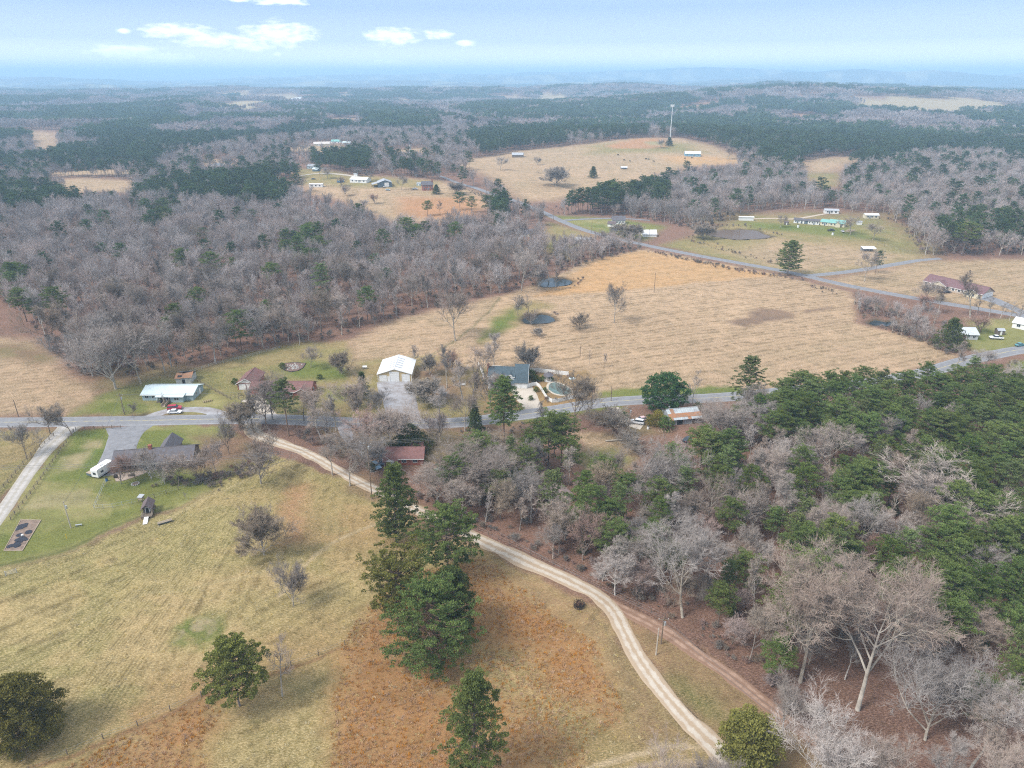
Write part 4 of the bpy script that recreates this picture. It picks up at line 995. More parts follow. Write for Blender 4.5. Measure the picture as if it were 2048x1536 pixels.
# pine cluster below the road and pines by the clearing: alike trees share a group
for (bx, by, ty, w_, lb) in ((1070,928,846,1.0,'left pine of the dense pine cluster below the road'),(1096,940,826,1.05,'tallest middle pine of the dense pine cluster below the road'),(1122,932,834,1.0,'right pine of the dense pine cluster below the road'),
                     (1143,955,885,1.0,'low pine at the right foot of the pine cluster'),(1058,938,872,.9,'low pine at the left foot of the pine cluster'),(1108,915,838,1.0,'rear pine of the dense pine cluster below the road'),
                     (1205,992,917,1.2,'rounded dark pine at the near edge of the small clearing'),(1182,980,930,1.0,'smaller pine left of the rounded one by the clearing'),(1252,1020,952,1.25,'pale-topped round pine just inside the mixed wood')):
    HERO.append(P(bx, by)); tree('pine', bx, by, ty, lb, 'tree', group='pines near the small clearing', wx=w_)

# ---------------------------------------------------------------- woods
HERO_A = np.array(HERO)
FOREST_NEAR = [('left', [(-900,640),(-300,640),(0,600),(100,690),(140,742),(230,772),(330,735),(480,712),(560,700),(700,668),(850,622),(1010,585),(1090,550),(1110,500),(1090,492),(1050,490),(1000,455),(960,440),(880,458),(780,458),(700,430),(620,402),(560,385),(270,395),(130,395),(0,392),(-900,392)]),
 ('strip', [(1100,510),(1140,480),(1275,492),(1285,500),(1200,522),(1120,545)]),
 ('across', [(1105,430),(1250,432),(1330,447),(1400,462),(1480,430),(1560,428),(1600,418),(1700,425),(1790,448),(1850,512),(2048,512),(2600,512),(2600,330),(1700,340),(1600,350),(1500,345),(1380,348),(1240,390),(1180,396),(1110,412)]),
 ('right', [(830,1012),(880,985),(905,935),(1030,915),(1060,905),(1150,935),(1180,965),(1270,965),(1330,905),(1400,905),(1450,862),(1530,818),(1620,812),(1750,802),(1900,792),(2048,768),(2500,760),(3200,1900),(1790,1600),(1600,1440),(1470,1335),(1330,1245),(1230,1195),(1160,1155),(1060,1108),(960,1062)]),
 ('hedge', [(1700,600),(1760,600),(1860,620),(1960,640),(1930,660),(1930,705),(1900,712),(1850,690),(1790,668),(1720,640)]),
 ('verge', [(600,868),(700,862),(760,880),(800,905),(760,930),(720,950),(650,905),(590,880)])]
FW = [(n_, np.array([P(*q) for q in pl]), pl) for n_, pl in FOREST_NEAR]
PINEPX = [([(0,365),(100,370),(190,395),(0,412)],.9),([(262,380),(330,355),(500,335),(590,325),(605,345),(580,375),(560,400),(460,392),(350,388),(270,390)],.95),([(110,300),(300,290),(340,310),(250,332),(110,332)],.85),([(620,300),(740,293),(742,330),(630,332)],.95),
 ([(90,213),(350,211),(350,236),(110,240)],.9),([(560,213),(720,206),(880,225),(860,252),(620,250)],.8),([(930,262),(1200,238),(1290,240),(1300,262),(1130,264),(1160,292),(1120,300),(960,302)],.85),([(1270,238),(1750,250),(1900,270),(2048,275),(2048,302),(1880,292),(1800,302),(1640,342),(1520,302),(1420,292),(1380,264)],.85),
 ([(1330,213),(1400,198),(1440,193),(1420,207),(1340,224)],.95),([(960,203),(1300,203),(1310,235),(1000,240),(900,215)],.75),([(285,408),(352,405),(355,438),(290,442)],.7),([(560,470),(640,470),(640,520),(570,520)],.35),([(1120,372),(1340,360),(1340,392),(1120,402)],.7),
 ([(1880,428),(2048,432),(2048,500),(1900,495)],.55),([(30,570),(90,570),(90,640),(40,650)],.35),([(0,500),(60,500),(50,560),(0,560)],.4),([(780,310),(870,330),(900,360),(800,350)],.6),([(970,380),(1060,385),(1040,430),(980,420)],.6),
 ([(1540,745),(2048,730),(2600,730),(2600,1060),(2048,1060),(1990,1000),(1860,900),(1700,835),(1540,850)],.88),([(1340,868),(1475,868),(1490,930),(1350,955)],.85),([(1180,930),(1290,1000),(1340,1085),(1260,1115),(1170,1010)],.75),([(1400,1090),(1535,1090),(1535,1165),(1400,1165)],.7),
 ([(1650,925),(1790,925),(1770,1000),(1640,990)],.8),([(1690,1070),(1900,1040),(2600,1000),(2600,1420),(1975,1350),(1870,1210),(1790,1165)],.88),([(1230,1060),(1290,1060),(1300,1180),(1250,1180)],.3),([(1560,980),(1690,990),(1720,1080),(1560,1080)],.35)]
BAREPX = [([(1270,1190),(1560,1220),(1800,1230),(1960,1400),(2048,1440),(2048,1600),(1200,1600)], .04)]
PW_ = [(pl, pr) for pl, pr in PINEPX]
CLEAR_PX = [[(1600,1290),(1950,1340),(2048,1440),(2048,1600),(1700,1600),(1560,1400)], [(1060,985),(1150,985),(1150,1035),(1060,1035)], [(855,925),(915,925),(915,985),(855,985)], [(1660,930),(1700,930),(1700,975),(1650,975)]]
OPENZ = [(w, pl) for (c, e, w, pl) in ZW if c in ('tan', 'lawntan', 'clay', 'orange', 'lawn', 'stubble', 'green') and np.mean([q[1] for q in pl]) < 505]
AVOID = []   # circles kept free of trees: houses and yards
for (cx, cy, rad_) in ((1058,472,22),(1162,485,16),(1238,447,20),(1300,468,18),(1492,438,14),(1640,446,62),(1664,423,16),(1744,432,16),(1736,500,10),(1910,580,70),(1935,668,14),(2040,648,18),(766,366,30),(858,372,25),(715,360,30),(625,370,40),
                       (621,332,25),(645,287,40),(676,285,25),(805,314,45),(427,331,25),(1385,309,50),(1034,311,25),(1250,336,20),(800,925,14),(805,900,14),(887,950,6),(1108,995,7),(1362,835,14),(680,244,50)):
    AVOID.append((*P(cx, cy), rad_*1.0))
def pts_grid(x0, x1, y0, y1, st, seed):
    rg = np.random.default_rng(seed); xs = np.arange(x0, x1, st); ys = np.arange(y0, y1, st)
    X, Y = np.meshgrid(xs, ys); X = X.ravel()+(rg.random(X.size)-.5)*st*.85; Y = Y.ravel()+(rg.random(Y.size)-.5)*st*.85
    return X, Y, rg
def keep_mask(X, Y, hero_r=3.4, far=False):
    k = np.ones(len(X), bool)
    for (c, wd) in ROADS.values():
        lo = c.min(0)-8; hi = c.max(0)+8; i = np.nonzero((X > lo[0]) & (X < hi[0]) & (Y > lo[1]) & (Y < hi[1]))[0]
        for s in range(0, len(i), 4000):
            ii = i[s:s+4000]; d = np.hypot(X[ii, None]-c[None, :, 0], Y[ii, None]-c[None, :, 1])-wd[None]/2
            k[ii[d.min(1) < 2.2]] = False
    for (ax_, ay_, ar) in AVOID:
        k &= np.hypot(X-ax_, Y-ay_) > ar
    if not far:
        for h in HERO_A: k &= np.hypot(X-h[0], Y-h[1]) > hero_r
    for (_, _, pl) in PONDS:
        w = np.array([P(*q) for q in pl]); i = np.nonzero(np.hypot(X-w[:, 0].mean(), Y-w[:, 1].mean()) < 60)[0]
        if len(i): k[i[inpoly(X[i], Y[i], w) | (polydist(X[i], Y[i], w) < 3)]] = False
    return k
def pine_prob(X, Y, H=13.0, base=.06):
    px_, py_, _ = proj(X, Y, tz(X, Y)+H); pr = np.full(len(X), base)
    far = smooth((np.hypot(X, Y)-900)/500)
    nzz = smooth((fbm(X/190, Y/260, 77, 3)-0.5)/0.07)
    pr = pr*(1-far)+(0.05+0.80*nzz)*far
    for pl, p_ in PW_:
        i = inpoly(px_, py_, pl); pr[i] = p_
    for pl, p_ in BAREPX:
        i = inpoly(px_, py_, pl); pr[i] = p_
    return pr
WOODS = []   # x, y, pine?, height, region
def add_wood(X, Y, reg, base, hb, hp, rg):
    pn = rg.random(len(X)) < pine_prob(X, Y, base=base)
    Hh = np.where(pn, hp*(0.72+0.42*rg.random(len(X))), hb*(0.68+0.5*rg.random(len(X))))
    Hh *= 0.85+0.3*fbm(X/35, Y/35, 12, 2)
    WOODS.append((X, Y, pn, Hh, np.full(len(X), reg)))
# near mixed wood on the right
RN = {'left': 0, 'strip': 1, 'across': 2, 'right': 3, 'hedge': 4, 'verge': 5, 'far': 6}
RLAB = {0: 'the big bare wood across the road at left', 1: 'the tree strip between the far pond and the lane', 2: 'the wood beyond the far pastures', 3: 'the mixed wood right of the dirt road', 4: 'the scrub at the big field corner', 5: 'the thicket between the road and the dirt road', 6: 'the distant woods'}
for n_, w, pl in FW:
    lo = w.min(0); hi = w.max(0)
    if n_ == 'right': lo = np.maximum(lo, [-60, 60]); hi = np.minimum(hi, [260, 400])
    else: lo = np.maximum(lo, [-700, 200]); hi = np.minimum(hi, [900, 1400])
    st = {'left': 8.6, 'strip': 6, 'across': 7.5, 'right': 6.3, 'hedge': 5.4, 'verge': 6.0}[n_]
    X, Y, rg = pts_grid(lo[0], hi[0], lo[1], hi[1], st, 400+RN[n_])
    jit = (fbm(X/14, Y/14, 5, 2)-.5)*9 if n_ != 'right' else 0
    k = inpoly(X+jit, Y, w) & keep_mask(X, Y)
    if n_ == 'right':
        px_, py_, _ = proj(X, Y, 0)
        for cpl in CLEAR_PX: k &= ~(inpoly(px_, py_, cpl) & (rg.random(len(X)) < .75))
        k &= np.abs(X/np.maximum(Y, 1)) < 1.0
    if n_ == 'verge': k &= rg.random(len(X)) < .55
    if n_ in ('left', 'across'):
        k &= np.abs(X/Y) < .92
        pt_, qt_, _ = proj(X, Y, tz(X, Y)+13)
        for w2, pl2 in OPENZ: k &= ~inpoly(pt_, qt_, pl2)
        for w2, pl2 in OPENZ: k &= ~inpoly(X, Y, w2)
    X, Y = X[k], Y[k]
    hb, hp = {'left': (18.5, 18), 'strip': (12, 15), 'across': (17, 19), 'right': (13.5, 14.5), 'hedge': (9, 11), 'verge': (10, 12)}[n_]
    add_wood(X, Y, RN[n_], {'left': .045, 'strip': .0, 'across': .06, 'right': .20, 'hedge': .02, 'verge': .08}[n_], hb, hp, rg)
# far country to 1500 m
X, Y, rg = pts_grid(-1450, 1450, 470, 1650, 8.6, 900)
px_, py_, _ = proj(X, Y, tz(X, Y)); pt_, qt_, _ = proj(X, Y, tz(X, Y)+12)
k = (np.abs(X/Y) < .92) & (np.hypot(X, Y) < 1560) & (py_ < 452)
for n_, w, pl in FW[:3]: k &= ~inpoly(X, Y, w)
for w, pl in OPENZ: k &= ~(inpoly(pt_, qt_, pl) | inpoly(X, Y, w))
k &= ~inpoly(px_, py_, [(1090,425),(1860,425),(1860,520),(1090,520)])
k &= ~inpoly(px_, py_, [(1450,425),(1780,425),(1780,460),(1450,460)])
X, Y = X[k], Y[k]; k = keep_mask(X, Y, far=True); X, Y = X[k], Y[k]
add_wood(X, Y, 6, .10, 16, 18, rg)
WX, WY, WP, WH, WR = [np.concatenate([w[i] for w in WOODS]) for i in range(5)]
WZ = tz(WX, WY); WD = np.hypot(WX, WY); pxa, pya, _ = proj(WX, WY, WZ+8)
vis = (pxa > -60) & (pxa < 2110) & (pya < 1640)
app = np.where(vis, WH/np.hypot(WD, 110), 0)
order = np.argsort(-app)
n_ind = {0: 0, 1: 0}; LIM = {0: 210, 1: 255}
IND = np.zeros(len(WX), bool)
for i in order:
    q = int(WP[i])
    if n_ind[q] < LIM[q] and app[i] > 0: IND[i] = True; n_ind[q] += 1
rgx = np.random.default_rng(5)
bk = ['oak', 'poplar', 'poplar', 'oak', 'poplar', 'thin', 'fan', 'redtree', 'darkoak']; pk = ['pine', 'pine', 'pine', 'layerpine', 'pine', 'coolpine']
LM = [(1158,1205,'the hay ring'),(1322,1270,'the forking-track pole'),(1097,995,'the white-walled shed'),(1372,838,'the low metal shed'),(1872,980,'the hugest fan-shaped tree'),(2000,1480,'the bottom right corner'),(1492,1480,'the low rounded pine'),(1655,900,'the broad gap tree'),
      (1440,1010,'the twin pale trees'),(1205,950,'the small clearing'),(1700,1270,'the tall middle tree'),(2048,1180,'the middle of the right edge'),(2048,900,'the upper right edge'),(1492,760,'the white pine'),(1640,790,'the road behind the pines'),(1850,790,'the road bend at right'),(1530,1240,'the faint reddish track'),
      (1365,1140,'the white-limbed tree'),(888,945,'the green-roofed shed'),(805,910,'the brick cottage'),(1250,1100,'the dirt road bend'),(1560,1010,'the upright pale tree'),(1850,1370,'the twisted tree'),(1750,1130,'the deep pine stand'),(1950,1050,'the dense right-hand pines'),
      (60,640,'the upper left field'),(200,720,'the wood corner at left'),(345,750,'the derelict shed'),(470,715,'the pipe fence bend'),(590,700,'the stone flower bed'),(730,660,'the garage field corner'),(911,640,'the large grey field oak'),(1010,570,'the far pond'),(1750,640,'the blue-grey pool'),(1850,680,'the scrubby field corner'),(680,900,'the dirt road thicket'),(300,560,'the middle of the left wood')]
LMW = np.array([P(x, y) for x, y, _ in LM]); ORD = ['nearest','second','third','fourth','fifth','sixth','seventh','eighth','ninth','tenth','eleventh','twelfth','thirteenth','fourteenth','fifteenth','sixteenth','seventeenth','eighteenth','nineteenth','twentieth']+['%dth' % k for k in range(21, 99)]
WLAB = {}
for q in (0, 1):
    ii = np.nonzero(IND & (WP == bool(q)))[0]; dm = np.hypot(WX[ii, None]-LMW[None, :, 0], WY[ii, None]-LMW[None, :, 1]); nl = dm.argmin(1)
    for l in range(len(LM)):
        jj = np.nonzero(nl == l)[0]; jj = jj[np.argsort(dm[jj, l])]
        for rk, j in enumerate(jj):
            i = ii[j]; dx, dy = WX[i]-LMW[l, 0], WY[i]-LMW[l, 1]
            dr = ('right of' if dx > 0 else 'left of') if abs(dx) > abs(dy) else ('behind' if dy > 0 else 'in front of')
            sz = 'tall' if WH[i] > (19 if q else 14.5) else ('short' if WH[i] < (15.5 if q else 11) else 'medium')
            WLAB[i] = '%s %s %s %s, %s from it' % (sz, 'green pine' if q else 'leafless hardwood', dr, LM[l][2], ORD[rk])
for i in np.nonzero(IND)[0]:
    kd = pk[rgx.integers(len(pk))] if WP[i] else bk[rgx.integers(len(bk))]
    H = WH[i]*(0.75 if kd in ('thin', 'redtree') else 1.0); rl = RLAB[int(WR[i])]
    if WP[i]:
        lb = 'green pine among its like in '+rl; g_ = 'pines of '+rl
    else:
        lb = 'leafless grey hardwood among its like in '+rl; g_ = 'bare trees of '+rl
    lb = WLAB[i]
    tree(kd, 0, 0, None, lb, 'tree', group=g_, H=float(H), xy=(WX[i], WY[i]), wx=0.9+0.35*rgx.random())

# ---------------------------------------------------------------- the rest of the woods: one object per kind, placed by geometry nodes
SRC = {}
def joined(meshes, name):
    """trunk and crown as one mesh, used only as the pattern of the woodland"""
    V = []; F = []; MI = []; mats_ = []; T = []; off = 0
    for me in meshes:
        v = np.zeros(len(me.vertices)*3, np.float32); me.vertices.foreach_get('co', v); v = v.reshape(-1, 3)
        f = np.zeros(len(me.loops), np.int32); me.loops.foreach_get('vertex_index', f); f = f.reshape(-1, 4)
        mi = np.zeros(len(me.polygons), np.int32); me.polygons.foreach_get('material_index', mi)
        V.append(v); F.append(f+off); MI.append(mi+len(mats_)); mats_ += list(me.materials); off += len(v)
        if 'tint' in me.attributes:
            a_ = np.zeros(len(v), np.float32); me.attributes['tint'].data.foreach_get('value', a_); T.append(a_)
        else: T.append(np.full(len(v), .3, np.float32))
    r = np_mesh(name, np.concatenate(V), np.concatenate(F))
    for m_ in mats_: r.materials.append(m_)
    r.polygons.foreach_set('material_index', np.concatenate(MI)); attr_f(r, 'tint', np.concatenate(T))
    return r
def instancer(name, label, sources, X, Y, Z, rot, scl, vid, tilt=None, kind='stuff'):
    me = bpy.data.meshes.new(name); me.vertices.add(len(X)); me.vertices.foreach_set('co', np.stack([X, Y, Z], 1).astype(np.float32).ravel())
    attr_f(me, 'rot', rot); attr_f(me, 'scl', scl); attr_f(me, 'vid', vid, typ='INT')
    o = link(name, me); tag(o, label, kind=kind)
    ng = bpy.data.node_groups.new(name+'_nodes', 'GeometryNodeTree')
    ng.interface.new_socket('Geometry', in_out='INPUT', socket_type='NodeSocketGeometry'); ng.interface.new_socket('Geometry', in_out='OUTPUT', socket_type='NodeSocketGeometry')
    gi = ng.nodes.new('NodeGroupInput'); go = ng.nodes.new('NodeGroupOutput'); jn = ng.nodes.new('GeometryNodeJoinGeometry'); L = ng.links.new
    def named(nm, ty):
        n = ng.nodes.new('GeometryNodeInputNamedAttribute'); n.data_type = ty; n.inputs['Name'].default_value = nm; return n.outputs['Attribute']
    r_ = named('rot', 'FLOAT'); s_ = named('scl', 'FLOAT'); v_ = named('vid', 'INT')
    cx = ng.nodes.new('ShaderNodeCombineXYZ'); L(r_, cx.inputs[2])
    for k_, src in enumerate(sources):
        oi = ng.nodes.new('GeometryNodeObjectInfo'); oi.inputs['Object'].default_value = src; oi.inputs['As Instance'].default_value = True
        cp = ng.nodes.new('FunctionNodeCompare'); cp.data_type = 'INT'; cp.operation = 'EQUAL'; L(v_, cp.inputs[2]); cp.inputs[3].default_value = k_
        ip = ng.nodes.new('GeometryNodeInstanceOnPoints'); L(gi.outputs[0], ip.inputs['Points']); L(cp.outputs[0], ip.inputs['Selection']); L(oi.outputs['Geometry'], ip.inputs['Instance'])
        L(cx.outputs[0], ip.inputs['Rotation']); L(s_, ip.inputs['Scale']); L(ip.outputs[0], jn.inputs[0])
    L(jn.outputs[0], go.inputs[0])
    md = o.modifiers.new('plant', 'NODES'); md.node_group = ng; return o
def src_obj(name, me): return bpy.data.objects.new(name, me)   # never linked to the scene
mb_src = [src_obj('bare_pattern', joined(m_, 'bare_pattern')) for m_ in KIND['mbare'][1]]
mp_src = [src_obj('pine_pattern', joined(m_, 'pine_pattern')) for m_ in KIND['mpine'][1]]
rest = ~IND
rg = np.random.default_rng(17)
for q, srcs, nm, lb, H0 in ((False, mb_src, 'bare_woodland', 'grey leafless woodland covering the hills beyond the near trees', 18), (True, mp_src, 'pine_woodland', 'dark green pine stands among the bare woods', 20)):
    i = np.nonzero(rest & (WP == q))[0]; v = rg.integers(0, len(srcs), len(i))
    if not q: v = np.where(rg.random(len(i)) < .72, rg.integers(0, 4, len(i)), v)
    instancer(nm, lb, srcs, WX[i], WY[i], WZ[i]-0.1, rg.random(len(i))*6.28, WH[i]/H0, v)
print('individual woods', n_ind, 'massed', int(rest.sum()))
# underwood: bare brush inside the near woods
br_src = [src_obj('brush_pattern', joined(m_, 'brush_pattern')) for m_ in KIND['brush'][1]]
BX = []; BY = []
for n_, w, pl in FW:
    lo = np.maximum(w.min(0), [-420, 100]); hi = np.minimum(w.max(0), [500, 620])
    X, Y, rgb_ = pts_grid(lo[0], hi[0], lo[1], hi[1], {'hedge': 2.8, 'verge': 3.2, 'strip': 4.5}.get(n_, 5.2), 700+RN[n_])
    k = inpoly(X, Y, w) & keep_mask(X, Y, hero_r=.5)
    dn = np.clip(1.25-polydist(X, Y, w)/26, .25, 1); k &= rgb_.random(len(X)) < dn
    px_, py_, _ = proj(X, Y, 0)
    for cpl in CLEAR_PX[:1]: k &= ~(inpoly(px_, py_, cpl) & (rgb_.random(len(X)) < .93))
    BX.append(X[k]); BY.append(Y[k])
# ragged brush along fence lines, pond banks and verges
LINES = [([(1300,503),(1400,525),(1500,545),(1600,560)], 1.6, 46), ([(1375,478),(1450,500),(1560,528)], 3, 20), ([(1640,575),(1760,602),(1880,626),(2048,655)], 3, 90), ([(0,845),(60,842)], 1, 8),
         ([(420,965),(470,950),(520,925)], 2.0, 26), ([(540,872),(620,905),(700,950)], 1.5, 30), ([(880,850),(960,860),(1040,862)], 2, 16), ([(830,1000),(960,1062),(1100,1125),(1230,1190),(1330,1240)], 2.2, 80), ([(1400,1270),(1500,1350),(1640,1470)], 2.5, 40),
         ([(1040,645),(1060,628),(1110,630),(1112,645)], 1.0, 22), ([(1070,572),(1085,557),(1150,560),(1145,572)], 2.0, 20), ([(1395,472),(1412,458),(1500,452),(1560,472)], 3.0, 24), ([(960,440),(900,455),(800,455)], 4, 40), ([(1840,760),(1930,740),(2000,720)], 4, 30), ([(340,965),(420,960)], 1.5, 14), ([(910,374),(960,388),(1000,400)], 3, 20), ([(985,748),(1010,742),(1130,752)], 2, 10), ([(1090,800),(1130,812)], 1.2, 8), ([(1130,420),(1060,415),(1000,400)], 5, 30)]
for pl, sp, n in LINES:
    w = curve_pts([P(*q) for q in pl], 2.0); n = int(n*3.2); k = rg.integers(0, len(w), n); BX.append(w[k, 0]+rg.normal(size=n)*sp); BY.append(w[k, 1]+rg.normal(size=n)*sp)
NBIG = sum(len(q) for q in BX[:len(FW)]); BX = np.concatenate(BX); BY = np.concatenate(BY); k = keep_mask(BX, BY, hero_r=.5); small = (np.arange(len(BX)) >= NBIG)[k]; BX, BY = BX[k], BY[k]
instancer('underbrush', 'tangled leafless underbrush in the woods and along fence lines', br_src, BX, BY, tz(BX, BY)-.05, rg.random(len(BX))*6.28, (0.30+.75*rg.random(len(BX))**1.8)*np.where(small, .55, 1.0), rg.integers(0, 3, len(BX)))
# low evergreen saplings in the right-hand wood
X, Y, rgb_ = pts_grid(20, 260, 110, 330, 11, 811); k = inpoly(X, Y, FW[3][1]) & keep_mask(X, Y, hero_r=1.5) & (rgb_.random(len(X)) < .55); X, Y = X[k], Y[k]
cd_src = [src_obj('sapling_pattern', joined(m_, 'sapling_pattern')) for m_ in KIND['cedar'][1]]
instancer('evergreen_saplings', 'young evergreens scattered under the mixed wood', cd_src, X, Y, tz(X, Y)-.05, rgb_.random(len(X))*6.28, .22+.35*rgb_.random(len(X)), rgb_.integers(0, 2, len(X)))
# beyond 1500 m: tree groups
def patch(seed, srcs, H0, pine):
    rg = np.random.default_rng(seed); V = []; F = []; T = []; MI = []; off = 0
    base_ = srcs
    for k in range(15):
        me = base_[rg.integers(len(base_))]
        v, f, t_, mi = me; s = 0.7+.45*rg.random(); a = rg.random()*6.28
        rot = np.array([[math.cos(a), -math.sin(a), 0], [math.sin(a), math.cos(a), 0], [0, 0, 1]])
        p = np.array([(k % 4-1.5)*10.5+rg.normal()*2.5, (k//4-1.5)*10.5+rg.normal()*2.5, 0])
        V.append((v*s)@rot.T+p); F.append(f+off); T.append(t_*(0.6+.8*rg.random())); MI.append(mi); off += len(v)
    r = np_mesh('grove_pattern', np.concatenate(V), np.concatenate(F)); r.materials.append(L_FAR if pine else TWIGM); r.materials.append(PBARK if pine else BARK)
    r.polygons.foreach_set('material_index', np.concatenate(MI)); attr_f(r, 'tint', np.clip(np.concatenate(T), 0, 1)); return r
def far_bare(seed):
    s = bare_tree(seed, H=17, style=('oak', 'poplar')[seed % 2], detail=2, thick=4.0, spread=1.2); rg = np.random.default_rng(seed)
    V1, F1 = seg_mesh(s[0][:7], 3); tw = np.concatenate([s[0][7:], s[1]]); tw[:, 6:] = np.maximum(tw[:, 6:], .10); V2, F2 = seg_mesh(tw, 2)
    # twig haze: slim faces
    C = s[1][::2, 3:6]; V3, F3, _ = leaf_faces(rg, C, np.full(len(C), 1.5), 2, 1.5, .9, slim=.07)
    V, F = join([(V1, F1), (V2, F2), (V3, F3)]); mi = np.zeros(len(F), np.int32); mi[:len(F1)] = 1
    return V, F, np.full(len(V), .3), mi
def far_pine(seed):
    w, C, RC, rg = pine_tree(seed, H=18, Rc=4.8, base=.42, shape='round', nbr=14, clump=1.9)
    V1, F1 = seg_mesh(w[:10:3], 3); V2, F2, t2 = leaf_faces(rg, C, RC, 5, 1.7, .7)
    V, F = join([(V1, F1), (V2, F2)]); mi = np.zeros(len(F), np.int32); mi[:len(F1)] = 1
    return V, F, np.concatenate([np.full(len(V1), .3), t2]), mi
fb_ = [far_bare(s) for s in (1, 2, 3, 4)]; fp_ = [far_pine(s) for s in (11, 12, 13)]
gb = [src_obj('bare_grove_pattern', patch(s, fb_, 17, False)) for s in (1, 2, 3)]; gp = [src_obj('pine_grove_pattern', patch(s, fp_, 18, True)) for s in (4, 5, 6)]
X, Y, rg = pts_grid(-4700, 4700, 1000, 5600, 40, 901); r_ = np.hypot(X, Y)
k = (np.abs(X/Y) < .90) & (r_ > 1540) & (r_ < 5600); X, Y = X[k], Y[k]
Z = tz(X, Y); pt_, qt_, _ = proj(X, Y, Z+6); k = np.ones(len(X), bool)
for w, pl in OPENZ: k &= ~(inpoly(pt_, qt_, pl) | (polydist(X, Y, w) < 18) | inpoly(X, Y, w))
k &= ~((fbm(X/230, Y/420, 83, 3) > .66) & (np.hypot(X, Y) > 2300))
for (ax_, ay_, ar) in AVOID: k &= np.hypot(X-ax_, Y-ay_) > ar+18
X, Y, Z = X[k], Y[k], Z[k]; pn = rg.random(len(X)) < pine_prob(X, Y, base=.15)
for q, srcs, nm, lb in ((False, gb, 'far_bare_woodland', 'hazy leafless woods rolling away to the horizon'), (True, gp, 'far_pine_woodland', 'hazy blue-green pine stands far away')):
    i = np.nonzero(pn == q)[0]; instancer(nm, lb, srcs, X[i], Y[i], Z[i]-.3, rg.integers(0, 4, len(i))*math.pi/2+rg.normal(size=len(i))*.2, .85+.35*rg.random(len(i)), rg.integers(0, 3, len(i)))
# tufts of tall rust-coloured grass in the two sedge patches, short tufts over the meadow
def tuft(name, seed, m, n=26, h=.8, r=.35, w=.035):
    rg = np.random.default_rng(seed); a = rg.random(n)*6.28; rr_ = r*np.sqrt(rg.random(n)); p0 = np.stack([rr_*np.cos(a), rr_*np.sin(a), np.zeros(n)], 1)
    ln = h*(.5+.6*rg.random(n)); p1 = p0+np.stack([np.cos(a)*ln*.4, np.sin(a)*ln*.4, ln], 1)+rg.normal(size=(n, 3))*.08
    b_ = rg.random(n)*3.14; s_ = np.stack([np.cos(b_), np.sin(b_), np.zeros(n)], 1)*w
    V = np.concatenate([p0-s_, p0+s_, p1+s_*.3, p1-s_*.3]); i = np.arange(n); return np_mesh(name, V, np.stack([i, i+n, i+2*n, i+3*n], 1), m)
SEDGE = noise_bark('sedge_blades', (.52, .30, .14), (.42, .215, .09), .2); STRAW = noise_bark('dry_grass_blades', (.60, .48, .26), (.46, .40, .18), .22)
sd_src = [src_obj('sedge_pattern', tuft('sedge_pattern', s, SEDGE, 20, .62, .34, .045)) for s in (1, 2)]; gr_src = [src_obj('grass_pattern', tuft('grass_pattern', s, STRAW, 16, .30, .4, .05)) for s in (3, 4)]
X, Y, rg = pts_grid(-120, 60, 75, 190, .62, 71); k = np.zeros(len(X), bool)
for (c, e, w, pl) in ZW:
    if c == 'sedge': k |= inpoly(X+(fbm(X/5, Y/5, 3, 2)-.5)*5, Y, w)
k &= rg.random(len(X)) < .35+.5*smooth((fbm(X/6, Y/5, 19, 3)-.30)/.35); X, Y = X[k], Y[k]
instancer('sedge_grass', 'tall rust-orange dry grass filling the foreground field', sd_src, X, Y, tz(X, Y), rg.random(len(X))*6.28, .30+.55*rg.random(len(X)), rg.integers(0, 2, len(X)))
X, Y, rg = pts_grid(-170, 75, 75, 235, 1.15, 72); w = ZW[0][2]; k = inpoly(X, Y, w) & (np.abs(X/Y) < .85); k &= rg.random(len(X)) < .45; X, Y = X[k], Y[k]; k = keep_mask(X, Y, hero_r=0); X, Y = X[k], Y[k]
instancer('meadow_grass', 'short straw and green grass tufts over the meadow', gr_src, X, Y, tz(X, Y), rg.random(len(X))*6.28, .35+.6*rg.random(len(X)), rg.integers(0, 2, len(X)))
# ---------------------------------------------------------------- buildings
WHITE = mat('white_paint', (.78,.78,.76), .6, .05); WHITE2 = mat('white_metal', (.74,.75,.76), .45, .08, wave=('Y', 14, .22)); GLASS = mat('window_glass', (.03,.04,.05), .1, .05, spec=.6)
TAN = mat('tan_metal_siding', (.56,.44,.25), .6, .05, wave=('X', 12, .18)); BRICK = mat('red_brick', (.33,.12,.08), .9, .15, 2.5, col2=(.25,.09,.06)); MAROON = mat('maroon_shingles', (.215,.11,.10), .9, .12, 1.2, col2=(.15,.08,.075))
BLUEM = mat('pale_blue_metal', (.54,.63,.65), .5, .05, .5, wave=('X', 9, .12)); BLUEW = mat('blue_grey_siding', (.36,.47,.50), .7, .1, wave=('Z', 22, .15)); GREENR = mat('green_grey_shingles', (.075,.105,.125), .9, .1, 1.0, col2=(.055,.08,.095))
DKROOF = mat('slate_blue_shingles', (.125,.125,.145), .9, .15, 1.0, col2=(.105,.09,.09)); STONEW = mat('tan_brown_wall', (.30,.24,.19), .9, .15); GREYR = mat('grey_metal_roof', (.42,.44,.47), .5, .12, .6, wave=('X', 9, .2))
TEALR = mat('teal_metal_roof', (.20,.42,.38), .55, .1); BROWNR = mat('brown_shingles', (.15,.115,.115), .9, .12); CREAM = mat('cream_siding', (.66,.60,.45), .7, .06, wave=('Z', 22, .12)); RUST = mat('rusty_roof', (.36,.17,.085), .8, .2, .8, col2=(.26,.17,.12))
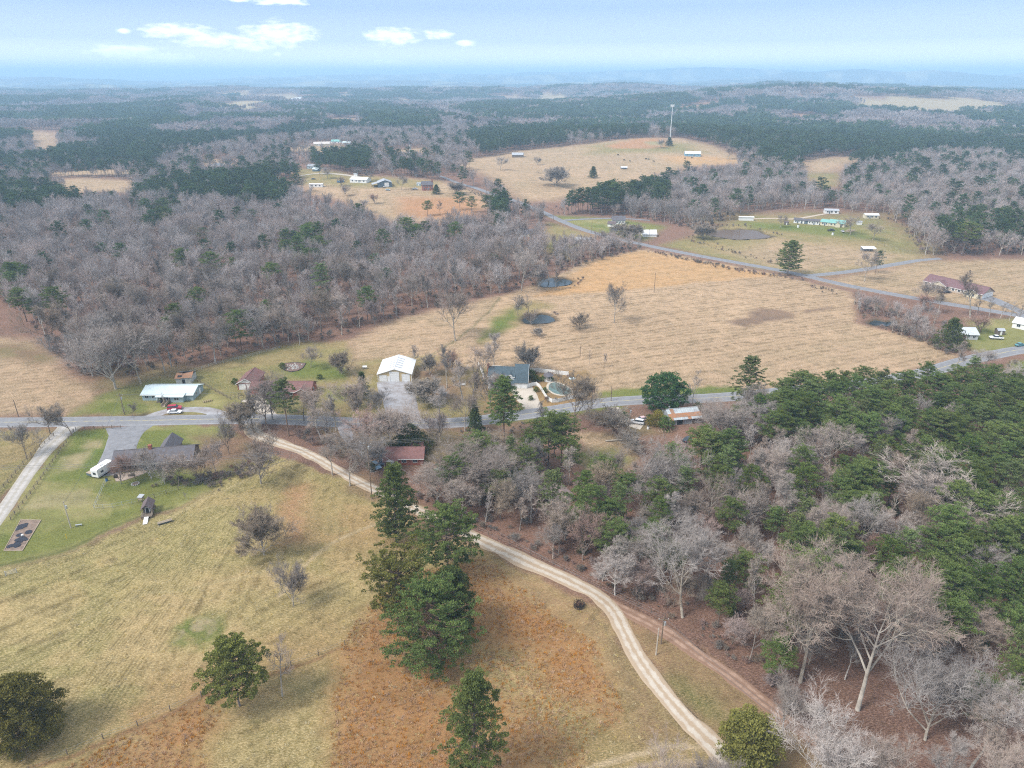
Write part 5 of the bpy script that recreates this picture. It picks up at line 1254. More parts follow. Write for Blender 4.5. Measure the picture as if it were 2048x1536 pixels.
RUSTB = mat('weathered_blue_metal', (.50,.56,.58), .6, .15, .35, col2=(.30,.31,.33), wave=('X', 8, .25)); DARKW = mat('dark_blue_siding', (.11,.15,.18), .7, .1); WOODD = mat('weathered_wood', (.20,.16,.125), .9, .2); WOODL = mat('pale_timber', (.42,.34,.25), .85, .15)
DARK = mat('dark_interior', (.03,.03,.03), .9, .05); CONC = mat('grey_concrete', (.42,.40,.37), .9, .1, .7); TARP = mat('pool_cover', (.13,.19,.18), .6, .15, .4, col2=(.09,.14,.13)); BLACKP = mat('black_plastic', (.02,.02,.03), .35, .1); PINKR = mat('pinkish_roof', (.50,.36,.31), .8, .08); SOIL = mat('garden_soil', (.26,.19,.15), .95, .25, .8)
PLASTIC = mat('plastic_white', (.75,.75,.74), .4, .03); GALV = mat('galvanised_steel', (.55,.57,.58), .4, .1, metal=.5); RUBBER = mat('rubber', (.02,.02,.02), .8, .05); LOGM = mat('bleached_log', (.52,.46,.38), .9, .15); POLE = mat('creosote_pole', (.24,.18,.13), .9, .2)

def frame_px(a, b):
    p = P(*a); q = P(*b); d = q-p; L = float(np.linalg.norm(d)); return p, math.atan2(d[1], d[0]), L
class Bld:
    def __init__(s, name, label, a, b, depth, wall, h=2.6, cat='house', group=None, zoff=0.0):
        s.p, s.rz, s.L = frame_px(a, b); s.D = depth; s.h = h
        c = s.p+np.array([math.cos(s.rz), math.sin(s.rz)])*s.L/2+np.array([-math.sin(s.rz), math.cos(s.rz)])*depth/2
        s.e = empty(name, (s.p[0], s.p[1], float(tz(*c))+zoff), s.rz); tag(s.e, label, cat, group); s.wall = wall
    def body(s, x0, x1, y0, y1, h=None, wm=None, gable=None, rh=0, name='wall', z0=-1.2):
        h = h or s.h; m = MB()
        if gable == 'x':    # ridge along x
            ym = (y0+y1)/2; pts = [(y0, z0), (y1, z0), (y1, h), (ym, h+rh), (y0, h)]
            k = len(m.v)
            for x in (x0, x1): m.v += [(x, y, z) for y, z in pts]
            n = 5; m.f += [tuple(range(n-1, -1, -1)), tuple(range(n, 2*n))]+[(i, (i+1) % n, n+(i+1) % n, n+i) for i in range(n)]
        elif gable == 'y':
            xm = (x0+x1)/2; pts = [(x0, z0), (x1, z0), (x1, h), (xm, h+rh), (x0, h)]
            for y in (y0, y1): m.v += [(x, y, z) for x, z in pts]
            n = 5; m.f += [tuple(range(n)), tuple(range(2*n-1, n-1, -1))]+[((i+1) % n, i, n+i, n+(i+1) % n) for i in range(n)]
        else: m.box(x0, x1, y0, y1, z0, h)
        return m.build(name, wm or s.wall, s.e)
    def roof(s, x0, x1, y0, y1, h, rh, m, ridge='x', ov=.45, t=.18, fascia=None):
        """two slopes; the eave edges hang over the walls"""
        mb = MB(); e = h+.06
        if ridge == 'x':
            ym = (y0+y1)/2; k = rh/(ym-y0); lo = e-ov*k
            mb.slab([(x0-ov, y0-ov, lo), (x1+ov, y0-ov, lo), (x1+ov, ym, e+rh), (x0-ov, ym, e+rh)], t)
            mb.slab([(x1+ov, y1+ov, lo), (x0-ov, y1+ov, lo), (x0-ov, ym, e+rh+.004), (x1+ov, ym, e+rh+.004)], t)
        else:
            xm = (x0+x1)/2; k = rh/(xm-x0); lo = e-ov*k
            mb.slab([(x0-ov, y1+ov, lo), (x0-ov, y0-ov, lo), (xm, y0-ov, e+rh), (xm, y1+ov, e+rh)], t)
            mb.slab([(x1+ov, y0-ov, lo), (x1+ov, y1+ov, lo), (xm, y1+ov, e+rh+.004), (xm, y0-ov, e+rh+.004)], t)
        o = mb.build('roof', m, s.e)
        if fascia:
            f = MB()
            if ridge == 'x':
                f.box(x0-ov, x1+ov, y0-ov-.05, y0-ov-.002, lo-t-.03, lo+.02); rc = MB().tube((x0-ov, ym, e+rh+.02), (x1+ov, ym, e+rh+.02), .10, n=6)
            else:
                for sx_ in (-1, 1):
                    xa = x0-ov if sx_ < 0 else x1+ov
                    f.hexa([(xa, y0-ov-.06, lo-t), (xm, y0-ov-.06, e+rh-t), (xm, y0-ov-.003, e+rh-t), (xa, y0-ov-.003, lo-t)], [(xa, y0-ov-.06, lo+.03), (xm, y0-ov-.06, e+rh+.03), (xm, y0-ov-.003, e+rh+.03), (xa, y0-ov-.003, lo+.03)])
                rc = MB().tube((xm, y0-ov, e+rh+.02), (xm, y1+ov, e+rh+.02), .10, n=6)
            f.build('fascia', fascia, o); rc.build('ridge_cap', m, o)
        return o
    def window(s, x, z, w, h, y=0.0, side='front', fm=None, shut=None):
        """x centre; side front/back use x, left/right use y as the along value"""
        t = .07; m = MB(); pm = MB()
        def bx(mb, a0, a1, d0, d1, z0, z1):
            if side == 'front': mb.box(a0, a1, y-d1, y-d0, z0, z1)
            elif side == 'right': mb.box(y+d0, y+d1, a0, a1, z0, z1)
            else: mb.box(y-d1, y-d0, a0, a1, z0, z1)
        bx(m, x-w/2-t, x+w/2+t, .003, .09, z-t, z); bx(m, x-w/2-t, x+w/2+t, .003, .09, z+h, z+h+t); bx(m, x-w/2-t, x-w/2, .003, .085, z, z+h); bx(m, x+w/2, x+w/2+t, .003, .085, z, z+h); bx(m, x-.03, x+.03, .003, .07, z, z+h)
        bx(pm, x-w/2, x+w/2, .003, .05, z, z+h)
        o = m.build('window', fm or WHITE, s.e); pm.build('pane', GLASS, o)
        if shut:
            for q in (-1, 1):
                b = MB(); xc = x+q*(w/2+t+.24); bx(b, xc-.2, xc+.2, .003, .06, z, z+h); b.build('shutter', shut, o)
    def door(s, x, w, h, m=None, y=0.0, name='door', side='front', z=0.05, rows=1):
        mb = MB(); st = h/rows
        for r in range(rows):
            a0, a1, z0, z1 = x-w/2, x+w/2, z+r*st+.02, z+(r+1)*st-.02
            if side == 'front': mb.box(a0, a1, y-.07, y-.003, z0, z1)
            elif side == 'right': mb.box(y+.003, y+.07, a0, a1, z0, z1)
            else: mb.box(y-.07, y-.003, a0, a1, z0, z1)
        o = mb.build(name, m or WHITE, s.e)
        f = MB()
        if side == 'front':
            for q in (x-w/2-.06, x+w/2+.06): f.box(q-.06, q+.06, y-.10, y-.004, z, z+h)
            f.box(x-w/2-.12, x+w/2+.12, y-.11, y-.004, z+h+.002, z+h+.14)
        elif side == 'right':
            for q in (x-w/2-.06, x+w/2+.06): f.box(y+.004, y+.10, q-.06, q+.06, z, z+h)
            f.box(y+.004, y+.11, x-w/2-.12, x+w/2+.12, z+h+.002, z+h+.14)
        else: return o
        f.build('door_frame', WHITE, o); return o
    def part(s, name, mb, m): return mb.build(name, m, s.e)

# tan metal garage
b = Bld('metal_garage', 'large tan metal garage with white roof and three white doors', (756.5,763.5), (823.5,763), 15, TAN, 3.3, 'garage')
L = b.L; b.body(0, L, 0, 15, 3.3, gable='y', rh=2.1); r = b.roof(0, L, 0, 15, 3.3, 2.1, WHITE2, 'y', ov=.35, fascia=WHITE)
for k in range(5):
    for q in (-1, 1):
        y = 2.4+k*2.3; xm = L/2; x0 = xm+q*.25; x1 = xm+q*2.6; sl = 2.1/(L/2); zz = lambda x: 3.3+2.1-abs(x-xm)*sl+.075
        MB().hexa([(x0,y,zz(x0)),(x1,y,zz(x1)),(x1,y+.55,zz(x1)),(x0,y+.55,zz(x0))][::q], [(x0,y,zz(x0)+.05),(x1,y,zz(x1)+.05),(x1,y+.55,zz(x1)+.05),(x0,y+.55,zz(x0)+.05)][::q]).build('skylight', GREYR, r)
b.door(L*.15, 2.7, 2.6, name='garage_door', rows=4); b.door(L*.49, 3.5, 4.0, name='garage_door', rows=6); b.door(L*.83, 2.9, 3.0, name='garage_door', rows=4); b.door(L*.325, .95, 2.1)
b.part('corner_trim', MB().box(-.05,.12,-.06,-.003,0,3.3).box(L-.12,L+.05,-.06,-.003,0,3.3), WHITE)

# brick ranch house
b = Bld('ranch_house', 'red brick ranch house with maroon roof and white porch gable', (476,779.5), (511,779.5), 11, BRICK, 2.7)
L = b.L; b.body(0, L, 0, 11, gable='y', rh=1.9); b.roof(0, L, 0, 11, 2.7, 1.9, MAROON, 'y', ov=.5, fascia=WHITE)
b.part('gable_panel', MB().face([(.3,-.06,2.75),(L-.3,-.06,2.75),(L/2,-.06,4.35)]).face([(.3,-.003,2.75),(L/2,-.003,4.35),(L-.3,-.003,2.75)]), WHITE)
b.door(L*.28, 2.4, 2.2, name='garage_door', rows=4); b.door(L*.72, 2.4, 2.2, name='garage_door', rows=4)
def loc(bb, px):   # pixel -> local x,y of a building
    q = P(*px)-bb.p; c, s_ = math.cos(bb.rz), math.sin(bb.rz); return q[0]*c+q[1]*s_, -q[0]*s_+q[1]*c
x0, y0 = loc(b, (524,796)); x1, y1 = loc(b, (622,795)); ym = (y0+y1)/2
b.body(x0, x1, ym, ym+9, gable='x', rh=2.1, name='main_wall'); b.roof(x0, x1, ym, ym+9, 2.7, 2.1, MAROON, 'x', fascia=WHITE)
b.body(L-.5, x0+.1, ym+2.5, ym+8.5, gable='x', rh=1.5, name='link_wall'); b.roof(L-.2, x0-.1, ym+2.5, ym+8.5, 2.7, 1.5, MAROON, 'x', ov=.25)
pxc = x0+(x1-x0)*.33; pw = 2.9
for q in (-1, 1): b.part('porch_post', MB().box(pxc+q*(pw-.2)-.12, pxc+q*(pw-.2)+.12, ym-2.0, ym-1.76, 0, 2.6), WHITE)
for q in (-.35, .35): b.part('porch_post', MB().box(pxc+q*pw-.12, pxc+q*pw+.12, ym-2.0, ym-1.76, 0, 2.6), WHITE)
b.part('porch_floor', MB().box(pxc-pw, pxc+pw, ym-2.1, ym-.02, -.8, .22), CONC); b.part('porch_step', MB().box(pxc-.9, pxc+.9, ym-3.2, ym-2.12, -.8, .1), BRICK)
b.body(pxc-pw, pxc+pw, ym-2.1, ym+.6, 2.62, WHITE, 'y', 1.1, 'porch_gable', z0=2.5); b.roof(pxc-pw, pxc+pw, ym-2.1, ym+2.4, 2.62, 1.1, MAROON, 'y', ov=.3, fascia=WHITE)
b.door(pxc, 1.0, 2.1, BROWNR, y=ym)
gx = x0+(x1-x0)*.84; b.body(gx-2.6, gx+2.4, ym-.9, ym+2.5, 2.7, BRICK, 'y', 1.25, 'gable_wall'); b.roof(gx-2.6, gx+2.4, ym-.9, ym+3.2, 2.7, 1.25, MAROON, 'y', ov=.35, fascia=WHITE)
b.window(gx+.1, .9, 1.0, 1.4, y=ym-.9); b.window(x0+(x1-x0)*.14, 1.0, 1.3, 1.2, y=ym); b.window(x0+(x1-x0)*.60, 1.0, 1.3, 1.2, y=ym); b.window(ym+4.5, 1.0, 1.2, 1.2, y=x1, side='right')

# green-roofed house with gambrel wing
b = Bld('cape_house', 'white house with dark green-grey roof, dormers and a gambrel garage wing', (977,773), (1028.5,774.5), 8.5, WHITE, 2.5)
L = b.L; b.body(0, L, 0, 8.5, 4.5, gable='x', rh=2.2); rf = b.roof(0, L, 0, 8.5, 4.5, 2.2, GREENR, 'x', ov=.35, fascia=WHITE)
for k, f in enumerate((.20, .52, .84)):
    x = L*f; d = MB().box(x-.9, x+.9, -.25, 1.6, 3.05, 4.9); d.build('dormer', WHITE, b.e)
    q = MB(); q.slab([(x-1.1,2.6,4.9),(x-1.1,-.45,4.9),(x,-.45,5.75),(x,2.6,5.75)], .1); q.slab([(x+1.1,-.45,4.9),(x+1.1,2.6,4.9),(x,2.6,5.754),(x,-.45,5.754)], .1); q.build('dormer_roof', GREENR, b.e)
    b.part('dormer_gable', MB().face([(x-.9,-.26,4.9),(x+.9,-.26,4.9),(x,-.26,5.6)]), WHITE)
    b.window(x, 3.4, .8, 1.3, y=-.25)
    if k != 1: b.window(x+(1.7 if k == 0 else -1.7), 3.4, .8, 1.1, y=0, fm=DARKW)
b.part('porch_roof', MB().slab([(-.2,-1.9,2.35),(L+.1,-1.9,2.35),(L+.1,-.01,3.0),(-.2,-.01,3.0)], .12), GREENR)
for f in (.02, .26, .5, .74, .97): b.part('porch_column', MB().box(L*f-.09, L*f+.09, -1.8, -1.62, 0, 2.25), WHITE)
b.part('porch_floor', MB().box(-.1, L, -1.9, -.02, -.8, .25), CONC)
b.door(L*.5, 1.0, 2.1, DARKW, y=0); b.window(L*.2, .8, 1.0, 1.4, shut=DARKW); b.window(L*.8, .8, 1.0, 1.4, shut=DARKW)
b.part('chimney', MB().box(-.75, .0-.003, 3.6, 4.7, -1, 7.8), BRICK)
x0 = L+.05; x1 = x0+loc(b, (1054.5,775))[0]-L; y0, y1 = -1.0, 11.5; ya = (y0+y1)/2
pr = [(y0-.4, 2.4), (y0+2.6, 5.6), (ya, 7.6), (y1-2.6, 5.6), (y1+.4, 2.4)]
mb = MB(); n = 7; pts = [(y0, -1.2), (y1, -1.2), (y1, 2.7), (y1-2.6, 5.4), (ya, 7.35), (y0+2.6, 5.4), (y0, 2.7)]
for x in (x0, x1): mb.v += [(x, y, z) for y, z in pts]
mb.f += [tuple(range(n-1, -1, -1)), tuple(range(n, 2*n))]+[(i, (i+1) % n, n+(i+1) % n, n+i) for i in range(n)]; b.part('garage_wall', mb, WHITE)
for i in range(4):
    (ya_, za), (yb, zb) = pr[i], pr[i+1]; b.part('gambrel_roof', MB().slab([(x0-.05, ya_, za+.05), (x1+.35, ya_, za+.05), (x1+.35, yb, zb+.05), (x0-.05, yb, zb+.05)], .15), GREENR)
    b.part('rake_trim', MB().hexa([(x1+.352, ya_, za-.16), (x1+.42, ya_, za-.16), (x1+.42, yb, zb-.16), (x1+.352, yb, zb-.16)], [(x1+.352, ya_, za+.09), (x1+.42, ya_, za+.09), (x1+.42, yb, zb+.09), (x1+.352, yb, zb+.09)]), WHITE)
w2 = (x1-x0); b.door(x0+w2*.27, w2*.38, 2.15, y=y0, name='garage_door', rows=4); b.door(x0+w2*.74, w2*.38, 2.15, y=y0, name='garage_door', rows=4)
b.window(ya, 3.4, 1.0, 1.2, y=x1, side='right')

# pale blue metal-roofed house
b = Bld('metal_roof_house', 'long pale blue house with a pale metal roof and dark front porch', (286,801), (387,801), 9.5, BLUEW, 2.5)
L = b.L; b.body(0, L, 0, 9.5, gable='x', rh=1.5); b.roof(0, L, 0, 9.5, 2.5, 1.5, BLUEM, 'x', ov=.5, fascia=WHITE)
xa, xb = L*.31, L*.84; b.body(xb-4.6, xb, -1.7, .1, 2.45, BLUEW, None, 0, 'front_wall')
b.part('porch_roof', MB().slab([(xa, -2.3, 2.40), (xb+.5, -2.3, 2.40), (xb+.5, .6, 2.98), (xa, .6, 2.98)], .12), BLUEM)
b.part('porch_floor', MB().box(xa+.2, xb-4.62, -1.9, -.02, -.6, .5), WOODD)
for f in (0, .25, .5, .75, .97): b.part('porch_post', MB().box(xa+.3+(xb-5.2-xa)*f, xa+.42+(xb-5.2-xa)*f, -1.9, -1.78, .5, 2.35), WHITE)
b.part('porch_wall', MB().box(xa+.1, xb-4.7, -.08, -.004, .3, 2.4), DARK)
b.part('ramp', MB().hexa([(L*.50, -5.6, 0), (L*.57, -5.6, 0), (L*.57, -1.95, .35), (L*.50, -1.95, .35)], [(L*.50, -5.6, .1), (L*.57, -5.6, .1), (L*.57, -1.95, .5), (L*.50, -1.95, .5)]), WOODL)
for q in (L*.498, L*.572): b.part('ramp_rail', MB().hexa([(q-.04, -5.6, .1), (q+.04, -5.6, .1), (q+.04, -1.95, .5), (q-.04, -1.95, .5)], [(q-.04, -5.6, 1.0), (q+.04, -5.6, 1.0), (q+.04, -1.95, 1.4), (q-.04, -1.95, 1.4)]), WOODL)
b.window(xb-2.3, .9, 1.6, 1.1, y=-1.7); b.window(L*.09, 1.0, 1.3, .9); b.window(L*.22, 1.0, 1.0, 1.0); b.window(3, 1.0, 1.2, 1.0, y=L, side='right'); b.door(6.2, 1.0, 2.0, y=L, side='right')
# collapsing white shed behind it
b = Bld('derelict_shed', 'derelict white shed with rusty caved roof behind the pale blue house', (353,768.5), (384,767), 6.5, mat('peeling_white', (.60,.60,.56), .9, .25, 1.5), 2.5, 'shed')
L = b.L; b.body(0, L, 0, 6.5, 2.4)
b.part('roof', MB().slab([(-.3,-.3,2.5),(L*.35,-.3,2.4),(L*.35,3.2,3.4),(-.3,3.2,3.5)], .1).slab([(L*.35,-.3,2.6),(L+.3,-.3,2.55),(L+.3,3.3,3.8),(L*.35,3.3,3.1)], .1), RUST)
b.part('rear_roof', MB().slab([(L+.3,6.8,2.5),(-.3,6.8,2.3),(-.3,3.3,3.9),(L+.3,3.3,4.1)], .1), GREYR)
b.part('doorway', MB().box(L*.40,L*.58,-.05,-.003,0,1.9), DARK); b.part('hole', MB().slab([(L*.1,.4,2.75),(L*.4,.5,2.75),(L*.38,1.6,3.05),(L*.12,1.5,3.1)], .02), DARK)
b.part('loose_board', MB().box(-1.8,-.2,-.9,-.6,0,.12).box(-1.2,.6,-1.6,-1.4,0,.1), WOODL)

# dark-roofed ranch below the road
b = Bld('ranch_house', 'long ranch house with slate-blue roof beyond the bare back-yard trees', (228,946), (386,933), 9.5, STONEW, 2.7)
L = b.L; b.body(0, L, 0, 9.5, gable='x', rh=2.3); b.roof(0, L, 0, 9.5, 2.7, 2.3, DKROOF, 'x', ov=.5, fascia=WHITE)
b.body(L*.50, L*.72, 6, 14.5, 2.7, STONEW, 'y', 2.2, 'rear_wall'); b.roof(L*.50, L*.72, 5.5, 14.5, 2.7, 2.2, DKROOF, 'y', ov=.5)
b.part('chimney', MB().box(L*.42,L*.42+1,4.2,5.1,4,6.2), BRICK)
for f in (.08, .2, .33, .47, .66, .78, .92): b.window(L*f, 1.0, 1.3, 1.2)
b.door(L*.4, 1.0, 2.1, DARKW); b.door(L*.55, 1.8, 2.1, GLASS); b.window(4.7, 1.0, 1.4, 1.2, y=L, side='right')
px_ = [loc(b, q) for q in [(226,950),(232,963),(246,962),(262,957),(280,951),(296,944),(296,938)]]
b.part('patio', MB().slab([(x, min(y, -.02), .12) for x, y in px_], .4), mat('patio_stone', (.40,.32,.26), .9, .15, 1.0))
b.part('patio_seat', MB().box(L*.22,L*.22+1.6,-3.2,-2.4,.12,.6), WOODD); b.part('grill', MB().box(L*.05,L*.05+1,-3.6,-3.0,.12,1.1).tube((L*.05+.5,-3.3,1.1),(L*.05+.5,-3.3,1.3),.3), DARK)

# maroon house by the dirt road, its shed
b = Bld('cottage', 'small maroon-roofed brick cottage half hidden by trees below the road', (768,931), (846,930), 7.5, BRICK, 2.5)
L = b.L; b.body(0, L, 0, 7.5, gable='x', rh=1.8); b.roof(0, L, 0, 7.5, 2.5, 1.8, MAROON, 'x', fascia=WHITE)
b.body(0.2, 4.2, -1.8, .2, 2.4, WHITE, 'y', 1.1, 'porch_gable', z0=2.3); b.roof(0.2, 4.2, -1.8, 2, 2.4, 1.1, MAROON, 'y', ov=.3)
for x in (.4, 2.1, 3.9): b.part('porch_post', MB().box(x, x+.15, -1.8, -1.65, 0, 2.3), WOODL)
b.door(2.6, .95, 2.0, WHITE); b.window(6.2, 1.0, 1.3, 1.1); b.window(9.6, 1.0, 1.3, 1.1)
b = Bld('shed', 'maroon-roofed shed just behind the small brick cottage', (817,906), (845,905.5), 4.5, BRICK, 2.3, 'shed')
L = b.L; b.body(0, L, 0, 4.5, gable='x', rh=1.3); b.roof(0, L, 0, 4.5, 2.3, 1.3, MAROON, 'x'); b.door(L/2, 1.2, 1.9, WOODD)
b = Bld('shed', 'small shed with pale blue lean-to and green roof under bare trees', (875,962), (903,957), 4.2, BLUEW, 1.9, 'shed')
L = b.L; b.body(0, L, 0, 4.2, gable='x', rh=1.2); b.roof(0, L, 0, 4.2, 1.9, 1.2, mat('mossy_green_roof', (.20,.30,.25), .8, .15), 'x', ov=.3); b.part('lean_to', MB().slab([(0,-2.2,1.3),(L,-2.2,1.3),(L,-.35,1.85),(0,-.35,1.85)], .08), BLUEM); b.door(L/2, 1, 1.7, WHITE)
for x in (.1, L-.2): b.part('post', MB().box(x, x+.1, -2.1, -2.0, 0, 1.25), WOODD)
b = Bld('shed', 'small shed with white wall and brownish roof in the bare wood', (1086,992), (1108,1013), 6.0, WHITE, 2.3, 'shed')
L = b.L; b.body(0, L, 0, 6, gable='x', rh=1.5); b.roof(0, L, 0, 6, 2.3, 1.5, mat('leaf_strewn_roof', (.34,.26,.24), .9, .2, 2.0), 'x', ov=.35, fascia=WHITE)
for f in (.2, .5, .8): b.window(L*f, .8, .8, 1.0)
# rusty barn by the road
b = Bld('metal_shed', 'low metal shed with weathered blue and rust roof near the road', (1341,851), (1401,845.5), 8.5, RUSTB, 2.4, 'shed')
L = b.L; b.body(0, L, 0, 8.5, gable='x', rh=1.6)
n = 9
for k in range(n):
    a0 = -.4+(L+.8)*k/n; a1 = -.4+(L+.8)*(k+1)/n-.02
    b.part('roof_panel', MB().slab([(a0,2.0,3.22+.06),(a1,2.0,3.22+.06),(a1,4.25,4.06+.06),(a0,4.25,4.06+.06)], .05), RUST if k == 1 else RUSTB)
    b.part('roof_panel', MB().slab([(a0,.4,2.52+.12),(a1,.4,2.52+.12),(a1,2.1,3.25+.12),(a0,2.1,3.25+.12)], .05), RUST)
    b.part('roof_panel', MB().slab([(a0,-.6,2.18),(a1,-.6,2.18),(a1,.5,2.62),(a0,.5,2.62)], .05), RUSTB if k not in (0, 5) else RUST)
b.part('rear_roof', MB().slab([(L+.4,9.0,2.25),(-.4,9.0,2.25),(-.4,4.26,4.15),(L+.4,4.26,4.15)], .06), mat('brown_rusted_metal', (.23,.13,.10), .9, .2)); b.part('ridge_cap', MB().tube((-.4,4.25,4.2),(L+.4,4.25,4.2),.12), RUSTB); b.part('vent', MB().tube((L*.12,5.2,3.6),(L*.12,5.2,4.5),.22).tube((L*.12,5.2,4.5),(L*.12,5.2,4.7),.35), GALV)
b.door(L*.3, 2.2, 2.0, DARK); b.door(L*.75, 1.0, 1.9, WOODD); b.part('board_pile', MB().box(-4.5,-1.5,1,1.5,0,.3).box(-4.0,-1.2,1.8,3.0,0,.5), WOODL)

# playhouse
b = Bld('playhouse', 'small brown-roofed playhouse with front deck beside the wire fence', (285,1033), (307,1030), 3.6, WOODD, 2.4, 'playhouse')
L = b.L; b.body(0.2, L-.2, .6, 3.8, 2.5, gable='y', rh=1.1, z0=.7); r = b.roof(0.2, L-.2, -.1, 3.8, 2.5, 1.1, BROWNR, 'y', ov=.35)
b.part('deck', MB().box(0,L,-1.6,4.0,.55,.7), WOODD)
for x in (0.05, L-.15):
    for y in (-1.5, 1, 3.8): b.part('leg', MB().box(x, x+.12, y, y+.12, -.4, .55), WOODD)
    b.part('rail', MB().box(x, x+.08, -1.55, .5, 1.3, 1.38), WOODL); b.part('post', MB().box(x, x+.1, -1.55, -1.45, .7, 1.38), WOODL); b.part('porch_post', MB().box(x, x+.1, -.1, .0, .7, 2.5), WOODL)
b.part('slide', MB().slab([(L*.3,-4.2,.1),(L*.7,-4.2,.1),(L*.7,-1.6,.7),(L*.3,-1.6,.7)], .06), PLASTIC); b.door(L*.5, .8, 1.5, DARK, y=.6, z=.72); b.window(L*.8, 1.3, .4, .5, y=.6)

# far and middle-distance houses: label, front corners, depth, wall h, roof h, wall, roof, ridge, windows, category
FARB = [
 ('farmhouse','dark-roofed cream house tucked behind trees by the far lane',(1041,473),(1067,474),9,2.7,2.2,CREAM,DKROOF,'x',3,'house'),
 ('shed','pale metal-roofed open shed below the far lane',(1150,487),(1180,489),7,2.6,1.3,WOODD,GREYR,'x',0,'shed'),
 ('farmhouse','white house with dark roof on the lawn beside the far lane',(1224,448),(1250,448.5),9,3.2,2.6,WHITE,DKROOF,'x',4,'house'),
 ('garage','small white garage left of the white house by the far lane',(1215,453),(1230,454),6,2.4,1.4,WHITE,BROWNR,'x',1,'garage'),
 ('hoop_shed','rounded white tarp shed at the roadside brush',(1286,474),(1313,474),8,2.2,2.4,WHITE,WHITE2,'x',0,'shed'),
 ('trailer_home','white box trailer parked beside the brown pond',(1478,441),(1507,441.5),3.2,2.9,.3,WHITE,WHITE,'x',0,'trailer'),
 ('mobile_home','leftmost white mobile home of the row, dark roof',(1587,446),(1601,447),6,2.8,1.1,WHITE,DKROOF,'x',2,'mobile home'),
 ('mobile_home','short dark mobile home with porch, second of the row',(1602,447),(1614,448),6,2.6,1.0,DARKW,DKROOF,'x',1,'mobile home'),
 ('mobile_home','long white mobile home with dark roof, third of the row',(1615,448.5),(1638,450),6,2.9,1.1,WHITE,DKROOF,'x',4,'mobile home'),
 ('mobile_home','cream mobile home with teal roof, fourth of the row',(1640,450),(1656.5,452),7,2.9,1.5,CREAM,TEALR,'x',2,'mobile home'),
 ('mobile_home','larger cream home with teal roof and front gable ending the row',(1657,452),(1688,455),9,2.9,1.9,CREAM,TEALR,'x',4,'mobile home'),
 ('mobile_home','weathered pale mobile home in the wood above the row',(1649,427),(1677,428),6,2.8,1.0,WHITE,GREYR,'x',3,'mobile home'),
 ('mobile_home','greenish-white mobile home at the wood edge right of the row',(1730,437),(1757,437.5),6,2.9,1.0,CREAM,WHITE2,'x',3,'mobile home'),
 ('farmhouse','small grey-white house among brush at the field corner',(1915,679),(1955,680),9,2.6,1.9,mat('pale_grey_siding',(.50,.52,.53),.8,.1),mat('pale_grey_roof',(.52,.55,.58),.7,.12),'x',3,'house'),
 ('garage','white outbuilding at the right edge beyond the lawn',(2023,655),(2066,664),9,2.7,1.7,WHITE,WHITE2,'x',2,'garage'),
 ('barn','blue-grey barn with big white door on the far hill',(757,375.5),(784,374),14,4.0,2.4,DARKW,GREYR,'y',0,'barn'),
 ('brick_house','tall red brick house with dark roof on the far hill',(845,381.5),(866.5,381),10,5.2,2.8,BRICK,DKROOF,'x',4,'house'),
 ('farmhouse','low white house left of the blue-grey barn on the far hill',(700,365),(733,366.5),10,2.9,1.9,WHITE,WHITE2,'x',4,'house'),
 ('camper','white camper trailer parked among trees on the far hill',(619,375),(645,374.5),4,3.0,.5,WHITE,WHITE2,'x',3,'trailer'),
 ('farmhouse','small blue-grey house with pale roof at the far clearing',(614,337.5),(631,337.5),9,3.2,2.0,BLUEW,GREYR,'x',2,'house'),
 ('shed','tiny blue shed beside the small blue-grey house',(625,343),(635,343),5,2.6,1.4,DARKW,BLUEM,'x',0,'shed'),
 ('poultry_barn','long cream barn with a pale roof on the distant hill',(628,292.5),(661,292),14,3.4,2.6,CREAM,mat('beige_roof',(.55,.50,.46),.7,.05),'x',0,'barn'),
 ('farmhouse','teal-roofed white house right of the long cream barn',(662,286.5),(681,286.5),12,3.2,2.6,WHITE,TEALR,'x',3,'house'),
 ('farmhouse','little white house half behind trees past the teal-roofed one',(683,289),(700,289.5),9,3.0,2.0,WHITE,BLUEM,'x',2,'house'),
 ('cottage','white cottage in the trees right of the church',(880,324),(896,324),9,3.0,2.2,WHITE,GREYR,'x',2,'house'),
 ('barn','faded red barn at the far pasture edge',(923,320),(933,320),10,3.6,2.2,mat('barn_red',(.38,.08,.06),.8,.1),BROWNR,'x',0,'barn'),
 ('farmhouse','white-gabled house below the distant clearing at left',(418,338),(437,339),12,3.6,3.0,WHITE,GREYR,'y',2,'house'),
 ('farm_building','blue-walled farm building with white roof on the hilltop pasture',(1370,312.5),(1401,313.5),14,3.4,2.4,mat('bright_blue_siding',(.20,.38,.50),.7,.08),WHITE2,'x',4,'house'),
 ('barn','grey metal-roofed barn at the left edge of the hill pasture',(1024,315),(1046,315),12,3.4,2.4,WOODD,GREYR,'x',0,'barn'),
 ('farmhouse','pale farmhouse in the small far clearing',(655,247),(676,247),16,4,3.2,WHITE,TEALR,'x',3,'house'),
 ('house','pinkish house at the clearing in the left woods',(333,289),(345,289),12,3.2,2.4,CREAM,PINKR,'x',1,'house'),
 ('farmhouse','white-roofed house in the wood above the right pasture',(1822,317),(1834,317),12,3.2,2.4,WHITE,WHITE2,'x',2,'house'),
 ('warehouse','wide white warehouse on the hazy plain',(590,203),(612,203),60,8,4,WHITE,WHITE2,'x',0,'warehouse'),
 ('warehouse','small white building farther right on the hazy plain',(1187,189),(1200,189),60,8,4,WHITE,WHITE2,'x',0,'warehouse'),
 ('warehouse','pale warehouse at the far left of the plain',(130,187),(150,187),70,8,4,WHITE,WHITE2,'x',0,'warehouse'),
]
